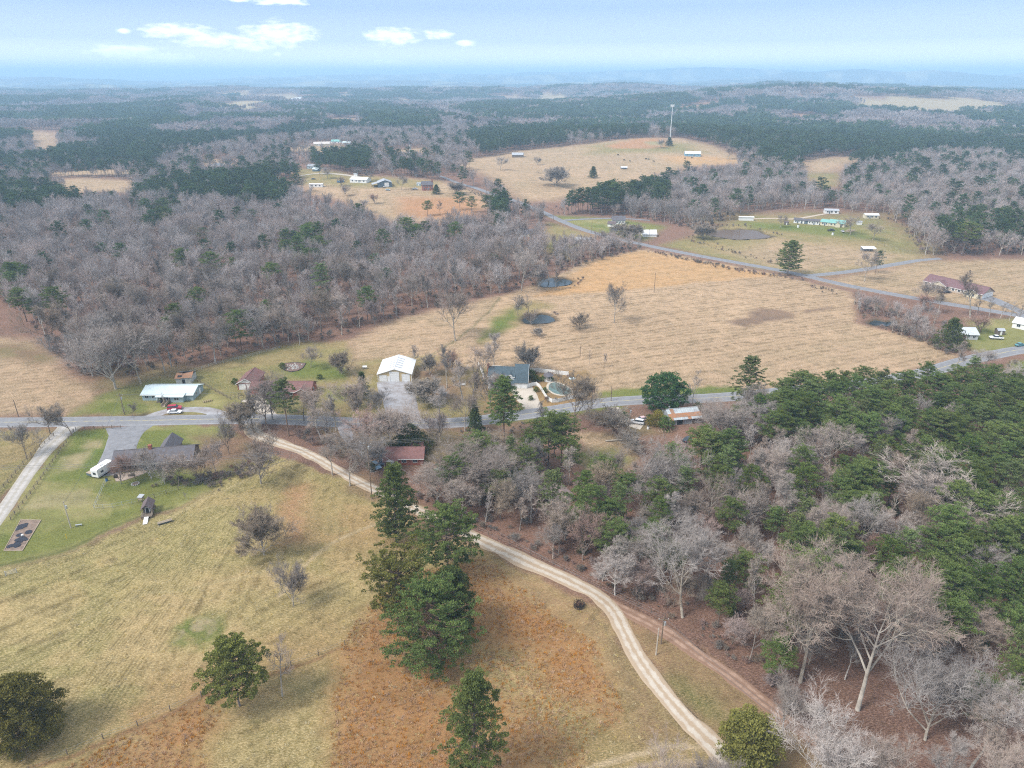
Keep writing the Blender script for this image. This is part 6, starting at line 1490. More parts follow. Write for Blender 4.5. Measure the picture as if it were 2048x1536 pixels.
for nm, lb, a, c_, dp, h, rh, wm_, rm, rd, nw, cat in FARB:
    b = Bld(nm, lb, a, c_, dp, wm_, h, cat); L = b.L
    b.body(0, L, 0, dp, gable=rd, rh=rh); b.roof(0, L, 0, dp, h, rh, rm, rd, ov=.4)
    for k in range(nw):
        x = L*(k+.7)/(nw+.4)
        b.window(x, 1.0, min(1.4, L/nw*.4), 1.2)
        if h > 4: b.window(x, 3.4, 1.1, 1.2)
    if cat in ('house', 'mobile home'): b.door(L*.55 if nw % 2 == 0 else L*.35, 1.0, 2.1, DARKW if wm_ is not DARKW else WHITE)
    if nm == 'barn' and rd == 'y':
        b.door(L*.62, 4.2, 3.8, name='barn_door'); b.part('lean_to_roof', MB().slab([(-6,1,2.4),(-.5,1,3.7),(-.5,12,3.7),(-6,12,2.4)], .15), GREYR)
        for y in (1.2, 6, 11.6): b.part('post', MB().box(-5.8,-5.6,y,y+.2,0,2.4), WOODD)
    if nm == 'brick_house': b.part('chimney', MB().box(L*.9,L*.9+1.1,3.2,4.1,5,10), BRICK)
    if 'front gable' in lb: b.body(L*.45, L*.75, -2.4, 1, 2.9, CREAM, 'y', 1.5, 'gable_wall'); b.roof(L*.45, L*.75, -2.4, 3, 2.9, 1.5, TEALR, 'y', ov=.3)
    if nm == 'poultry_barn': b.door(L*.3, 3, 2.6, WHITE, name='barn_door')
# long ranch at right
b = Bld('ranch_house', 'long tan ranch house with maroon-brown roof and front gables at right', (1846,570), (1963,598), 11, mat('light_tan_brick', (.50,.42,.34), .85, .1), 2.7)
L = b.L; RB = mat('purple_brown_shingles', (.19,.11,.115), .9, .12); b.body(0, L, 0, 11, gable='x', rh=2.9); b.roof(0, L, 0, 11, 2.7, 2.9, RB, 'x', ov=.5, fascia=WHITE)
for f, w_ in ((.30, 4.2), (.85, 3.6)):
    x = L*f; b.body(x-w_, x+w_, -2.2, 3, 2.7, CREAM, 'y', 2.0, 'gable_wall', z0=-1.2 if f > .5 else 2.4); b.roof(x-w_, x+w_, -2.2, 5, 2.7, 2.0, RB, 'y', ov=.4, fascia=WHITE)
for q in (-4, -1.3, 1.3, 4): b.part('porch_post', MB().box(L*.30+q-.1, L*.30+q+.1, -2.1, -1.9, 0, 2.5), WHITE)
b.door(L*.30, 1.1, 2.2, DARK); b.part('end_wall', MB().box(L+.003, L+.06, .2, 10.8, -.5, 2.6), WHITE)
for f in (.05, .15, .42, .52, .62, .72): b.window(L*f, .9, 1.2, 1.4, shut=WHITE if f > .4 else None)
for f in (.80, .89): b.window(L*f, .9, 1.0, 1.3, y=-2.2)
b.door(3.2, 3.0, 2.2, y=L+.06, side='right', name='garage_door', rows=4); b.door(7.6, 3.0, 2.2, y=L+.06, side='right', name='garage_door', rows=4)
# church
b = Bld('church', 'long church with pinkish roof and white steeple beyond the pines', (784,321), (824,321), 16, WHITE, 4.2, 'church')
L = b.L; b.body(0, L, 0, 16, gable='x', rh=4); b.roof(0, L, 0, 16, 4.2, 4, PINKR, 'x', ov=.5)
for f in (.15, .3, .45, .6, .75, .9): b.window(L*f, 1.3, 1.2, 2.2)
b.part('steeple_base', MB().box(L*.86-1.3, L*.86+1.3, 6.7, 9.3, 6.5, 11.5), WHITE); b.part('spire', MB().tube((L*.86, 8, 11.5), (L*.86, 8, 20), 1.5, .06, n=8), WHITE)

# gazebo
p = P(1096.5,761); g = empty('gazebo', (p[0], p[1], float(tz(*p)))); tag(g, 'white octagonal gazebo with dark pointed roof in the pool yard', 'gazebo')
MB().tube((0,0,-.3),(0,0,.25),1.9,n=8).build('floor', WHITE, g)
for k in range(8):
    a = k*math.pi/4+.39; a2 = a+math.pi/4; x, y = 1.7*math.cos(a), 1.7*math.sin(a); MB().box(x-.06,x+.06,y-.06,y+.06,.25,2.45).build('post', WHITE, g)
    if k not in (5,):
        x2, y2 = 1.7*math.cos(a2), 1.7*math.sin(a2); MB().slab([(x,y,.95),(x2,y2,.95),(x2*.97,y2*.97,.95),(x*.97,y*.97,.95)], .7).build('rail_panel', WHITE, g)
        MB().slab([(x,y,2.44),(x2,y2,2.44),(x2*.97,y2*.97,2.44),(x*.97,y*.97,2.44)], .35).build('frieze', WHITE, g)
MB().tube((0,0,2.4),(0,0,3.5),2.2,.3,n=8).tube((0,0,3.5),(0,0,3.9),.45,.05,n=8).build('roof', DKROOF, g)
# pool
pc = P(1118,779); pl = empty('swimming_pool', (pc[0], pc[1], float(tz(*pc)))); tag(pl, 'kidney-shaped swimming pool under a dark green cover', 'pool')
pp = [P(*q)-pc for q in [(1097,779),(1098,771),(1104,766),(1114,766),(1127,771),(1140,779),(1141,786),(1128,790),(1110,787)]]; pp = [np.array(q) for q in curve_pts(pp+[pp[0]], 1.0)[:-1]]
MB().slab([(q[0]*1.22, q[1]*1.22, .07) for q in pp], .3).build('paving', mat('pool_paving', (.50,.44,.36), .9, .1), pl); MB().slab([(q[0], q[1], .14) for q in pp], .2).build('cover', TARP, pl)

# ---------------------------------------------------------------- fences
def fence(name, label, px, post=2.4, h=1.3, rails=(.4, .8, 1.2), m=WOODD, pr=.07, rr_=.045, panel=None, world=None, cat='fence', maxpost=90):
    w = world if world is not None else curve_pts([P(*q) for q in px], .5)
    if world is None and len(px) < 3: w = np.linspace(P(*px[0]), P(*px[1]), 40)
    d = np.concatenate([[0], np.cumsum(np.linalg.norm(np.diff(w, axis=0), axis=1))]); n = max(2, int(d[-1]/post)+1)
    s = np.linspace(0, d[-1], n); X = np.interp(s, d, w[:, 0]); Y = np.interp(s, d, w[:, 1]); Z = tz(X, Y)
    e = empty(name, (X[0], Y[0], Z[0])); tag(e, label, cat)
    me = MB().box(-pr, pr, -pr, pr, -.3, h).mesh('post', m)
    for i in range(n): link('post', me, e, (X[i]-X[0], Y[i]-Y[0], Z[i]-Z[0]))
    for z in rails:
        mb = MB()
        for i in range(n-1): mb.tube((X[i]-X[0], Y[i]-Y[0], Z[i]-Z[0]+z), (X[i+1]-X[0], Y[i+1]-Y[0], Z[i+1]-Z[0]+z), rr_, n=4)
        mb.build('rail', m if rr_ > .02 else GALV, e)
    if panel:
        for i in range(n-1):
            ax_, ay_ = X[i]-X[0], Y[i]-Y[0]; bx_, by_ = X[i+1]-X[0], Y[i+1]-Y[0]; dd = np.array([bx_-ax_, by_-ay_]); dd = dd/np.linalg.norm(dd); nn = np.array([-dd[1], dd[0]])*.03
            MB().hexa([(ax_-nn[0], ay_-nn[1], .05), (bx_-nn[0], by_-nn[1], .05), (bx_+nn[0], by_+nn[1], .05), (ax_+nn[0], ay_+nn[1], .05)], [(ax_-nn[0], ay_-nn[1], h-.1), (bx_-nn[0], by_-nn[1], h-.1), (bx_+nn[0], by_+nn[1], h-.1), (ax_+nn[0], ay_+nn[1], h-.1)]).build('panel', m, e)
    return e
fence('vinyl_fence', 'white vinyl fence along the back of the pool yard', [(985,738.5),(1060,743),(1137,751)], 2.4, 1.8, (), WHITE, .07, panel=True)
fence('vinyl_fence', 'white vinyl fence along the road side of the pool yard', [(1053,776),(1075,772),(1100,804),(1135,800),(1170,791)], 2.4, 1.6, (), WHITE, .07, panel=True)
fence('vinyl_fence', 'short white vinyl fence left of the green-roofed house', [(957,731),(968,757)], 2.4, 1.7, (), WHITE, .07, panel=True)
fence('wooden_fence', 'dark rail fence along the left side of the gravel drive', [(-60,1050),(0,985),(60,915),(108,872)], 2.6, 1.3)
fence('wooden_fence', 'dark rail fence along the right side of the gravel drive', [(22,1040),(75,970),(120,905),(148,864)], 2.6, 1.3)
fence('wooden_fence', 'three-rail fence beside the road at the wide driveway', [(152,861),(200,858),(242,857)], 2.6, 1.3)
fence('wooden_fence', 'weathered rail fence running down from the derelict shed', [(388,760),(425,780),(462,800)], 2.6, 1.3)
fence('wire_fence', 'wire garden fence by the patio corner', [(212,966),(200,992),(189,1018)], 2.2, 1.4, (.5, 1.3), GALV, .05, .03)
fence('wire_fence', 'wire garden fence running toward the playhouse', [(189,1018),(225,1016),(262,1008),(283,1003)], 2.2, 1.4, (.5, 1.3), GALV, .05, .03)
fence('wire_fence', 'dark wire fence on the slope behind the back yard', [(285,1004),(340,985),(400,968),(450,955)], 3, 1.3, (.5, 1.2), WOODD, .06, .02)
fence('pipe_fence', 'pale fence along the foot of the left wood', [(375,748),(430,730),(485,717),(560,697)], 3, 1.2, (.5, 1.1), GALV, .06, .04)
fence('wire_fence', 'post and wire fence along the dirt road under the bare trees', [(900,1035),(980,1072),(1080,1118),(1180,1165),(1250,1200),(1330,1238)], 3.2, 1.3, (.5, 1.2), WOODD, .07, .015)
fence('wire_fence', 'sagging wire fence between the meadow and the rusty field', [(60,1545),(180,1488),(275,1452),(410,1390),(560,1340),(690,1290)], 5.5, 1.3, (.6, 1.2), WOODD, .07, .012)
fence('wire_fence', 'fence posts beside the lane across from the orange field', [(1300,500),(1400,518),(1500,537),(1570,550)], 6, 1.3, (.6, 1.2), WOODD, .08, .015)
fence('wire_fence', 'fence curving around the pasture below the mobile homes', [(1700,470),(1760,490),(1820,505),(1870,516)], 6, 1.3, (.6, 1.2), WOODD, .08, .015)
fence('wire_fence', 'pasture fence crossing the hill field', [(1100,312),(1180,306),(1300,303),(1400,306)], 12, 1.5, (1.2,), WOODD, .12, .03)
fence('gate', 'short section of field gate at the left edge of the meadow', [(12,1152),(34,1146)], 1.4, 1.3, (.3,.6,.9,1.2), GALV, .07, .035, cat='gate')

# ---------------------------------------------------------------- utility poles and wires
POLES = {}
def upole(key, bx, by, ty, label, arm=True, can=False, m=POLE):
    p = P(bx, by); H = height_for(bx, by, ty); z = float(tz(*p)); e = empty('utility_pole', (p[0], p[1], z)); tag(e, label, 'utility pole')
    MB().tube((0,0,-.5),(0,0,H),.17,.11,n=8).build('pole', m, e)
    if arm:
        MB().box(-1.1,1.1,-.06,.06,H-.75,H-.6).build('crossarm', POLE, e)
        for q in (-.95, .0, .95): MB().tube((q,0,H-.6),(q,0,H-.4),.05,n=6).build('insulator', PLASTIC, e)
    if can: MB().tube((.35,0,H-2.2),(.35,0,H-1.3),.26,n=10).build('transformer', GALV, e)
    POLES[key] = (p[0], p[1], z+H-.45); return e
upole('a', 249,829,787,'leaning pole with transformer on the verge left of the pale blue house', can=True)
upole('b', 37,833,800,'bare pole at the left field edge by the road', arm=False)
upole('c', 142,1056,1003,'pale pole with a light box in the grass beside the garden plot', arm=False, can=True, m=LOGM)
upole('d', 744,998,884,'tall dark pole between the dirt road and the brick cottage', can=True)
upole('e', 1257,858,814,'pole with crossarm and transformer by the parked cars', can=True)
upole('f', 1222,802,772,'plain pole on the grass verge of the road', arm=False)
upole('g', 1308,585,545,'lone pole in the big tan field below the orange strip', arm=False)
upole('h', 1107,441,414,'pole at the bend of the far lane')
upole('i', 1183,466,441,'pole beside the far lane left of the white house', arm=False)
upole('j', 1297,488,459,'pole at the roadside near the tarp shed', arm=False)
upole('k', 1322,1288,1234,'dark pole with crossarm between the forking dirt tracks', can=True)
upole('l', 1312,1310,1256,'pale topless pole just left of the forking-track pole', arm=False, m=LOGM)
upole('m', 1477,480,458,'pole standing in the pasture by the brown pond', arm=False)
upole('n', 1160,712,693,'short pole with a light at the pool yard', arm=False)
def wire(label, a, b, sag=1.2, off=0.0, r=.035, grp=None):
    a = np.array(a, float); b = np.array(b, float); d = b-a; L = np.linalg.norm(d[:2]); nn = np.array([-d[1], d[0], 0])/L*off
    a = a+nn; b = b+nn; mb = MB(); n = 14
    q = lambda t: tuple(a+(b-a)*t-np.array([0, 0, sag*4*t*(1-t)]))
    for i in range(n): mb.tube(q(i/n), q((i+1)/n), r, n=3, caps=False)
    o = mb.build('power_line', mat('wire', (.14,.14,.14), .5, .05)); tag(o, label, 'wire', grp)
W0 = P(-80,1010); left_end = (W0[0], W0[1], 12.0)
for k, off in enumerate((-.95, 0, .95)): wire(('nearest','middle','farthest')[k]+' of three wires sweeping left over the dark-roofed house yard', left_end, POLES['d'], 2.2, off)
for k, off in enumerate((-.95, 0, .95)): wire(('nearest','middle','farthest')[k]+' of three wires from the tall dark pole to the parked-car pole', POLES['d'], POLES['e'], 2.0, off)
wfe = P(1480,815); wire('single wire leading right from the parked-car pole', POLES['e'], (wfe[0], wfe[1], 11), 1.2)
wire('long wire along the dirt road from the tall pole to the forked tracks', POLES['d'], POLES['k'], 3.0)
wse = P(1650,1590)
for k, off in enumerate((-.5, .5)): wire(('left','right')[k]+' wire running down from the forking-track pole', POLES['k'], (wse[0], wse[1], 9.5), 1.5, off)
wl = P(720,815); wire('wire crossing in front of the pale blue house along the road', POLES['a'], (wl[0], wl[1], 9), 1.0)
wire('service wire from the transformer pole across the road to the lawn pole', POLES['a'], POLES['c'], 2.0)
wire('wire along the far lane', POLES['h'], POLES['i'], .8); wire('wire along the far lane past the white house', POLES['i'], POLES['j'], .8)
# communications tower
p = P(1339.5,284); H = height_for(1339.5,284,211); e = empty('communications_tower', (p[0], p[1], float(tz(*p)))); tag(e, 'tall white monopole communications tower on the hilltop', 'tower')
TW = mat('tower_white', (.60,.62,.62), .5, .04)
MB().tube((0,0,-1),(0,0,H),.75,.42,n=12).build('mast', TW, e)
for k in range(3):
    a = k*2.094; MB().box(-2.6,2.6,-.12,.12,H-.6,H-.3).build('antenna_arm', TW, e).rotation_euler[2] = a
    for q in (-2.2, -.7, .7, 2.2):
        o = MB().box(q-.35,q+.35,1.6,1.95,H-2.0,H+1.4).build('antenna_panel', TW, e); o.rotation_euler[2] = a

# ---------------------------------------------------------------- vehicles
def car(bx, by, heading, label, color, kind='sedan', cat='car', name='parked_car'):
    """side profile drawn in x (length) and z, body narrowed towards the roof"""
    p = P(bx, by); e = empty(name, (p[0], p[1], float(tz(*p))+.06), heading); tag(e, label, cat)
    L, Wd = {'sedan': (4.8, 1.85), 'suv': (4.8, 1.95), 'pickup': (5.6, 2.0)}[kind]
    paint = mat('paint_'+'_'.join(str(int(c*100)) for c in color), color, .25, .03, spec=.6)
    low = {'sedan': [(-2.4,.35),(2.4,.35),(2.4,.72),(1.3,.95),(-1.6,1.0),(-2.4,.92)], 'suv': [(-2.4,.38),(2.4,.38),(2.4,.85),(1.35,1.08),(-2.4,1.12)], 'pickup': [(-2.8,.5),(2.8,.5),(2.8,.95),(1.6,1.15),(-2.8,1.1)]}[kind]
    top = {'sedan': [(-1.7,1.0),(1.2,.95),(.45,1.42),(-1.0,1.44)], 'suv': [(-2.35,1.12),(1.25,1.08),(.6,1.68),(-2.1,1.70)], 'pickup': [(-.7,1.12),(1.5,1.14),(.9,1.75),(-.5,1.78)]}[kind]
    def ext(prof, w0, w1, z0, z1, grow=0):
        m = MB(); n = len(prof)
        for s_ in (-1, 1):
            for x, z in prof:
                t_ = (z-z0)/(z1-z0+1e-6); m.v.append((x, s_*(w0+(w1-w0)*t_)/2, z))
        m.f = [tuple(range(n)), tuple(range(2*n-1, n-1, -1))]+[((i+1) % n, i, n+i, n+(i+1) % n) for i in range(n)]
        return m
    bo = ext(low, Wd, Wd*.97, .35, 1.1).build('body', paint, e); md = bo.modifiers.new('b', 'BEVEL'); md.width = .09; md.segments = 2
    zb = top[0][1]; zt = top[2][1]
    ca = ext(top, Wd*.93, Wd*.74, zb, zt).build('cabin', GLASS, e); md = ca.modifiers.new('b', 'BEVEL'); md.width = .05; md.segments = 2
    xr0, xr1 = top[3][0], top[2][0]; MB().box(xr0-.02, xr1+.02, -Wd*.37, Wd*.37, zt-.04, zt+.03).build('roof', paint, e)
    for x in (-L*.3, L*.31):
        for s_ in (-1, 1):
            w = MB().tube((x, s_*(Wd/2-.2), .34), (x, s_*(Wd/2+.01), .34), .34, n=14).build('wheel', RUBBER, e)
            MB().tube((x, s_*(Wd/2+.012), .34), (x, s_*(Wd/2+.03), .34), .2, n=10).build('rim', GALV, w)
    for s_ in (-1, 1):
        MB().box(L/2-.03, L/2+.015, s_*.62-.2, s_*.62+.2, .6, .74).build('headlight', PLASTIC, e); MB().box(-L/2-.015, -L/2+.03, s_*.68-.16, s_*.68+.16, .7, .88).build('tail_light', mat('tail_red', (.35,.02,.02), .4, .02), e)
    MB().box(L/2-.02, L/2+.03, -.8, .8, .38, .52).box(-L/2-.03, -L/2+.02, -.8, .8, .38, .52).build('bumper', DARK, e)
    if kind == 'pickup': MB().box(-2.65, -.8, -.82, .82, 1.09, 1.12).build('bed_liner', DARK, e)
    return e
car(350,819,R(12),'dark red car in the lay-by, just behind the white car',(.42,.02,.05),'suv')
car(350,826.5,R(3),'white car parked in the lay-by in front of the pale blue house',(.80,.80,.80))
car(752,934,R(-55),'pale blue car beside the brick cottage driveway',(.22,.38,.55))
car(764,925,R(-80),'dark blue car against the cottage porch',(.05,.08,.14),'suv')
car(1274,847,R(160),'silver-white car parked near the low metal shed',(.72,.73,.75),'suv')
car(1286,841,R(15),'pale pink and white car behind the silver one',(.62,.45,.46))
car(1376,882,R(40),'dark car in the clearing among pines below the metal shed',(.03,.04,.05))
car(1388,883,R(20),'red car in the clearing among pines below the metal shed',(.50,.02,.04))
car(1992,678,R(170),'white car on the lawn by the small grey-white house',(.80,.80,.80),'pickup',cat='pickup truck')
car(2039,692,R(20),'teal car parked by the road at the right edge',(.08,.28,.30))
car(1662,462,R(10),'dark car beside junk below the mobile homes',(.03,.04,.06),'pickup',cat='pickup truck')
car(1685,464,R(80),'white car at the lane end below the mobile homes',(.8,.8,.8))
car(729,364,R(5),'white pickup in front of the low white hill house',(.8,.8,.8),'pickup',cat='pickup truck')
car(768,374.5,R(100),'white car in front of the blue-grey barn',(.75,.76,.78)); car(776,381,R(-20),'pale blue car on the grass below the barn',(.35,.48,.55))
car(830,379,R(15),'silver pickup by the far brick house',(.6,.64,.66),'pickup',cat='pickup truck'); car(627,359,R(10),'dark car in the hill clearing',(.04,.05,.06))
car(1893,586,R(12),'dark car before the porch of the long ranch house',(.03,.03,.04))
# camper and flat trailer
p = P(199,958); e = empty('travel_trailer', (p[0], p[1], float(tz(*p))), R(74)); tag(e, 'white camper trailer parked at the end of the wide driveway', 'trailer')
mb = MB(); pf = [(-.2,.55),(6.2,.55),(6.9,1.3),(6.6,2.75),(5.9,3.1),(0,3.1),(-.25,2.8)]; n = len(pf)
for s_ in (0, 2.45): mb.v += [(x, s_, z) for x, z in pf]
mb.f = [tuple(range(n)), tuple(range(2*n-1, n-1, -1))]+[((i+1) % n, i, n+i, n+(i+1) % n) for i in range(n)]; mb.build('body', PLASTIC, e)
for x in (2.6, 3.5):
    for y in (.05, 2.2): MB().tube((x,y,.35),(x,y+.22,.35),.35,n=12).build('wheel', RUBBER, e)
for x in (1.0, 4.6): MB().box(x,x+1.0,-.04,-.003,1.5,2.1).build('window', GLASS, e)
MB().box(-.29,-.253,.7,1.7,1.4,2.1).build('rear_window', GLASS, e); MB().box(2.9,3.5,-.05,-.004,.75,2.5).build('door', PLASTIC, e); MB().box(2.2,3.0,.9,1.6,3.102,3.35).build('air_conditioner', PLASTIC, e); MB().tube((6.8,1.2,.6),(8.0,1.2,.5),.06).build('hitch', DARK, e)
MB().box(-.18,6.2,-.02,-.003,.75,.85).build('stripe', mat('stripe_blue', (.08,.15,.32), .5, .05), e)
p = P(174,953); e = empty('cargo_trailer', (p[0], p[1], float(tz(*p))), R(68)); tag(e, 'low dark trailer with tan top beside the camper', 'trailer')
MB().box(0,4.6,-2.2,0,.5,1.25).build('box', DARKW, e); MB().box(-.05,4.65,-2.25,.05,1.252,1.36).build('lid', WOODL, e)
for y in (-2.3, .05): MB().tube((2.2,y,.33),(2.2,y+.22,.33),.33,n=12).build('wheel', RUBBER, e)
MB().tube((4.6,-1.1,.5),(5.8,-1.1,.45),.05).build('hitch', DARK, e)

# ---------------------------------------------------------------- small things
def at(px, py, name, label, cat, rz=0, group=None):
    p = P(px, py); e = empty(name, (p[0], p[1], float(tz(*p))), rz); tag(e, label, cat, group); return e
e = at(1158,1213,'hay_feeder','dark round hay ring with rusty hay beside the dirt road','hay feeder')
rgs = np.random.default_rng(9)
for z in (.15, .6, 1.1):
    mb = MB()
    for k in range(16):
        a, b2 = k*math.pi/8, (k+1)*math.pi/8; mb.tube((1.2*math.cos(a),1.2*math.sin(a),z),(1.2*math.cos(b2),1.2*math.sin(b2),z),.05,n=5)
    mb.build('ring', DARK, e)
mb = MB()
for k in range(16): a = k*math.pi/8; mb.tube((1.2*math.cos(a),1.2*math.sin(a),0),(1.2*math.cos(a),1.2*math.sin(a),1.15),.03,n=5)
mb.build('bars', DARK, e)
hv, hf, ht = leaf_faces(rgs, rgs.normal(size=(26,3))*np.array([.4,.4,.12])+np.array([0,0,.5]), np.full(26,.45), 24, .35, .8)
hm_ = np_mesh('hay', hv, hf, mat('rotten_hay', (.13,.075,.05), .95, .3)); link('hay', hm_, e)
# garden plot
e = at(45,1072,'garden_plot','garden bed with torn black plastic sheets at left','garden'); pc = P(45,1072)
pq = [P(*q)-pc for q in [(8,1102),(42,1040),(82,1041),(45,1102)]]; MB().slab([(q[0],q[1],.10) for q in pq], .3).build('soil', SOIL, e)
rgq = np.random.default_rng(4); pa, pb, pc_, pd = [np.array(q) for q in pq]
for k in range(26):
    u, v = rgq.random()*.85+.07, rgq.random()*.8+.1; c0 = (pa*(1-u)+pb*u)*(1-v)+(pd*(1-u)+pc_*u)*v; s_ = .35+rgq.random()*.8
    if abs(v-.3) > .16 and abs(v-.65) > .14: continue
    pts = [(c0[0]+math.cos(t_)*s_*(.6+.8*rgq.random()), c0[1]+math.sin(t_)*s_*(.6+.8*rgq.random()), .15+.01*k*.3) for t_ in np.linspace(0, 5.6, 7)]
    MB().slab(pts, .03).build('plastic_sheet', BLACKP, e)
MB().tube((0,0,.1),(0,0,.45),.3,n=10).build('bucket', PLASTIC, e)
for a_, b_ in ((0,1),(1,2),(2,3),(3,0)):
    q0, q1 = pq[a_], pq[b_]; MB().tube((q0[0],q0[1],.15),(q1[0],q1[1],.15),.09,n=4).build('edging_board', WOODL, e)
e = at(330,1046,'feed_trough','long slatted trough bench right of the playhouse','trough',R(33))
MB().box(-1.8,1.8,-.5,.5,.35,.5).build('tray', DARKW, e)
for k in range(4): MB().box(-1.8,1.8,-.5+k*.27,-.34+k*.27,.52,.60).build('slat', WOODL, e)
for x in (-1.6,1.5):
    for y in (-.45,.4): MB().box(x,x+.1,y,y+.1,0,.35).build('leg', WOODD, e)
e = at(284,1003,'hutch','small raised hutch behind the playhouse','hutch',R(-8)); MB().box(-.6,.6,-.6,.6,.9,1.7).build('box', WOODL, e); MB().slab([(-.75,-.75,1.75),(.75,-.75,1.75),(.75,.75,2.0),(-.75,.75,2.0)],.06).build('roof', GREYR, e)
for x in (-.6,.5):
    for y in (-.6,.5): MB().box(x,x+.1,y,y+.1,0,.9).build('leg', WOODD, e)
e = at(158,1052,'bench','small pale bench in the grass near the pole','bench',R(15)); MB().box(-.8,.8,-.2,.2,.4,.48).build('seat', GALV, e)
for x in (-.65,.6): MB().box(x,x+.08,-.18,.18,0,.4).build('leg', GALV, e)
e = at(134,1078,'marker_post','yellow marker post in the grass below the pale pole','marker'); MB().tube((0,0,0),(0,0,1.5),.08,n=6).build('post', mat('yellow_paint', (.65,.45,.05), .5, .05), e)
e = at(271,968,'fire_ring','round stone fire ring on the back lawn','fire pit')
for k in range(12): a = k*math.pi/6; MB().box(1.0*math.cos(a)-.17,1.0*math.cos(a)+.17,1.0*math.sin(a)-.17,1.0*math.sin(a)+.17,0,.25).build('stone', CONC, e)
MB().tube((0,0,0),(0,0,.06),.9,n=12).build('ash', SOIL, e)
e = at(584,735,'stone_bed','crescent stone flower bed on the lawn behind the brick ranch house','flower bed'); pc = P(584,735)
pq = [P(*q)-pc for q in [(566,731),(570,727),(590,725),(612,727),(606,736),(596,742),(582,744),(569,741)]]; MB().slab([(q[0],q[1],.12) for q in pq],.3).build('mulch', mat('mulch', (.20,.13,.11), .95, .2), e)
rgq = np.random.default_rng(8)
for k in range(46):
    w = rgq.dirichlet(np.ones(len(pq))*.5); c0 = sum(wi*np.array(q) for wi, q in zip(w, pq))*.93; s_ = .22+.25*rgq.random(); MB().tube((c0[0],c0[1],.1),(c0[0],c0[1],.1+s_*.8),s_,s_*.6,n=6).build('stone', CONC, e)
for i in range(len(pq)): q0, q1 = pq[i], pq[(i+1)%len(pq)]; MB().tube((q0[0],q0[1],.12),(q1[0],q1[1],.12),.14,n=5).build('edging', DARK, e)
for (px_, py_, dx, dy, lb) in ((1238,882,9,1.0,'bleached fallen log at the edge of the small clearing'),(1478,868,8,2.0,'curved pale fallen log in the mixed wood'),(1090,978,3,1.5,'pale fallen branch by the white-walled shed')):
    p = P(px_, py_); z = float(tz(*p)); o = MB().tube((-dx*.5,-dy*.5,.3),(0,0,.45),.28,.24).tube((0,0,.45),(dx*.5,-dy*.2,.5),.24,.14).tube((dx*.1,0,.5),(dx*.3,dy,1.0),.1,.05).build('fallen_log', LOGM); o.location = (p[0],p[1],z); tag(o, lb, 'log')
for px_, py_, lb in ((730,737,'white propane tank left of the tan garage'),(889,790,'small white box on the lawn right of the gravel driveway')):
    e = at(px_, py_, 'propane_tank', lb, 'tank'); MB().tube((-.9,0,.75),(.9,0,.75),.5,n=12).build('tank', PLASTIC, e)
    for x in (-.6,.6): MB().box(x-.08,x+.08,-.35,.35,0,.3).build('leg', CONC, e)
e = at(925,771,'swing','white garden swing on the lawn near the tall bare tree','swing'); MB().box(-.9,.9,-.25,.25,.45,.52).build('seat', WHITE, e); MB().box(-.9,.9,.2,.26,.5,1.0).build('backrest', WHITE, e)
for x in (-1.1,1.1): MB().tube((x,-.6,0),(x,0,1.9),.05).tube((x,.6,0),(x,0,1.9),.05).build('frame', WHITE, e)
e = at(1182,783,'play_frame','dark red tangled climbing frame at the corner of the pool yard','play frame')
for k in range(9): a = rgq.random(6)*2.6-1.3; MB().tube((a[0]*1.4,a[1],.1),(a[3]*1.4,a[4],1.6),.09,n=5).build('bar', mat('dark_red_metal', (.17,.06,.06), .8, .1), e)
e = at(1144,766,'patio_umbrella','pale patio umbrella beside the covered pool','umbrella'); MB().tube((0,0,0),(0,0,2.2),.04).build('pole', WHITE, e); MB().tube((0,0,2.0),(0,0,2.6),1.4,.05,n=8).build('canopy', BLUEM, e)
# pasture shelters
for px_, py_, lb, w_, d_ in ((1736,502,'white-roofed livestock shelter in the right pasture',9,4.5),(1248,338,'small white livestock shelter on the hill pasture',8,5)):
    e = at(px_, py_, 'livestock_shelter', lb, 'shelter'); MB().slab([(-w_/2,-d_/2,2.0),(w_/2,-d_/2,2.0),(w_/2,d_/2,2.9),(-w_/2,d_/2,2.9)],.15).build('roof', WHITE2, e); MB().box(-w_/2,w_/2,d_/2-.2,d_/2,0,2.75).build('back_wall', GREYR, e)
    for x in (-w_/2+.1,0,w_/2-.2): MB().box(x,x+.15,-d_/2+.1,-d_/2+.25,0,2.0).build('post', WOODD, e)
# cattle
CAT = mat('black_hide', (.03,.025,.02), .9, .2)
def cow():
    """body, neck, head, legs and tail grown as one skin"""
    me = bpy.data.meshes.new('cow'); v = [(-.9,0,1.05),(-.3,0,1.02),(.35,0,1.05),(.8,0,1.15),(1.15,0,1.0),(1.45,0,.75),(-.85,.22,.75),(-.9,.24,.35),(-.88,.24,0),(-.85,-.22,.75),(-.9,-.24,.35),(-.88,-.24,0),(.6,.22,.75),(.62,.22,.35),(.6,.22,0),(.6,-.22,.75),(.62,-.22,.35),(.6,-.22,0),(-1.08,0,1.0),(-1.15,0,.45)]
    ed = [(0,1),(1,2),(2,3),(3,4),(4,5),(0,6),(6,7),(7,8),(0,9),(9,10),(10,11),(2,12),(12,13),(13,14),(2,15),(15,16),(16,17),(0,18),(18,19)]
    me.from_pydata(v, ed, []); o = link('cow', me); sk = o.modifiers.new('skin', 'SKIN'); r_ = [.36,.42,.38,.24,.18,.12,.17,.09,.08,.17,.09,.08,.15,.09,.08,.15,.09,.08,.06,.04]
    for i, s_ in enumerate(me.skin_vertices[0].data): s_.radius = (r_[i], r_[i]); s_.use_root = (i == 1)
    o.modifiers.new('sub', 'SUBSURF').levels = 1; me.materials.append(CAT); return o
c0 = cow()
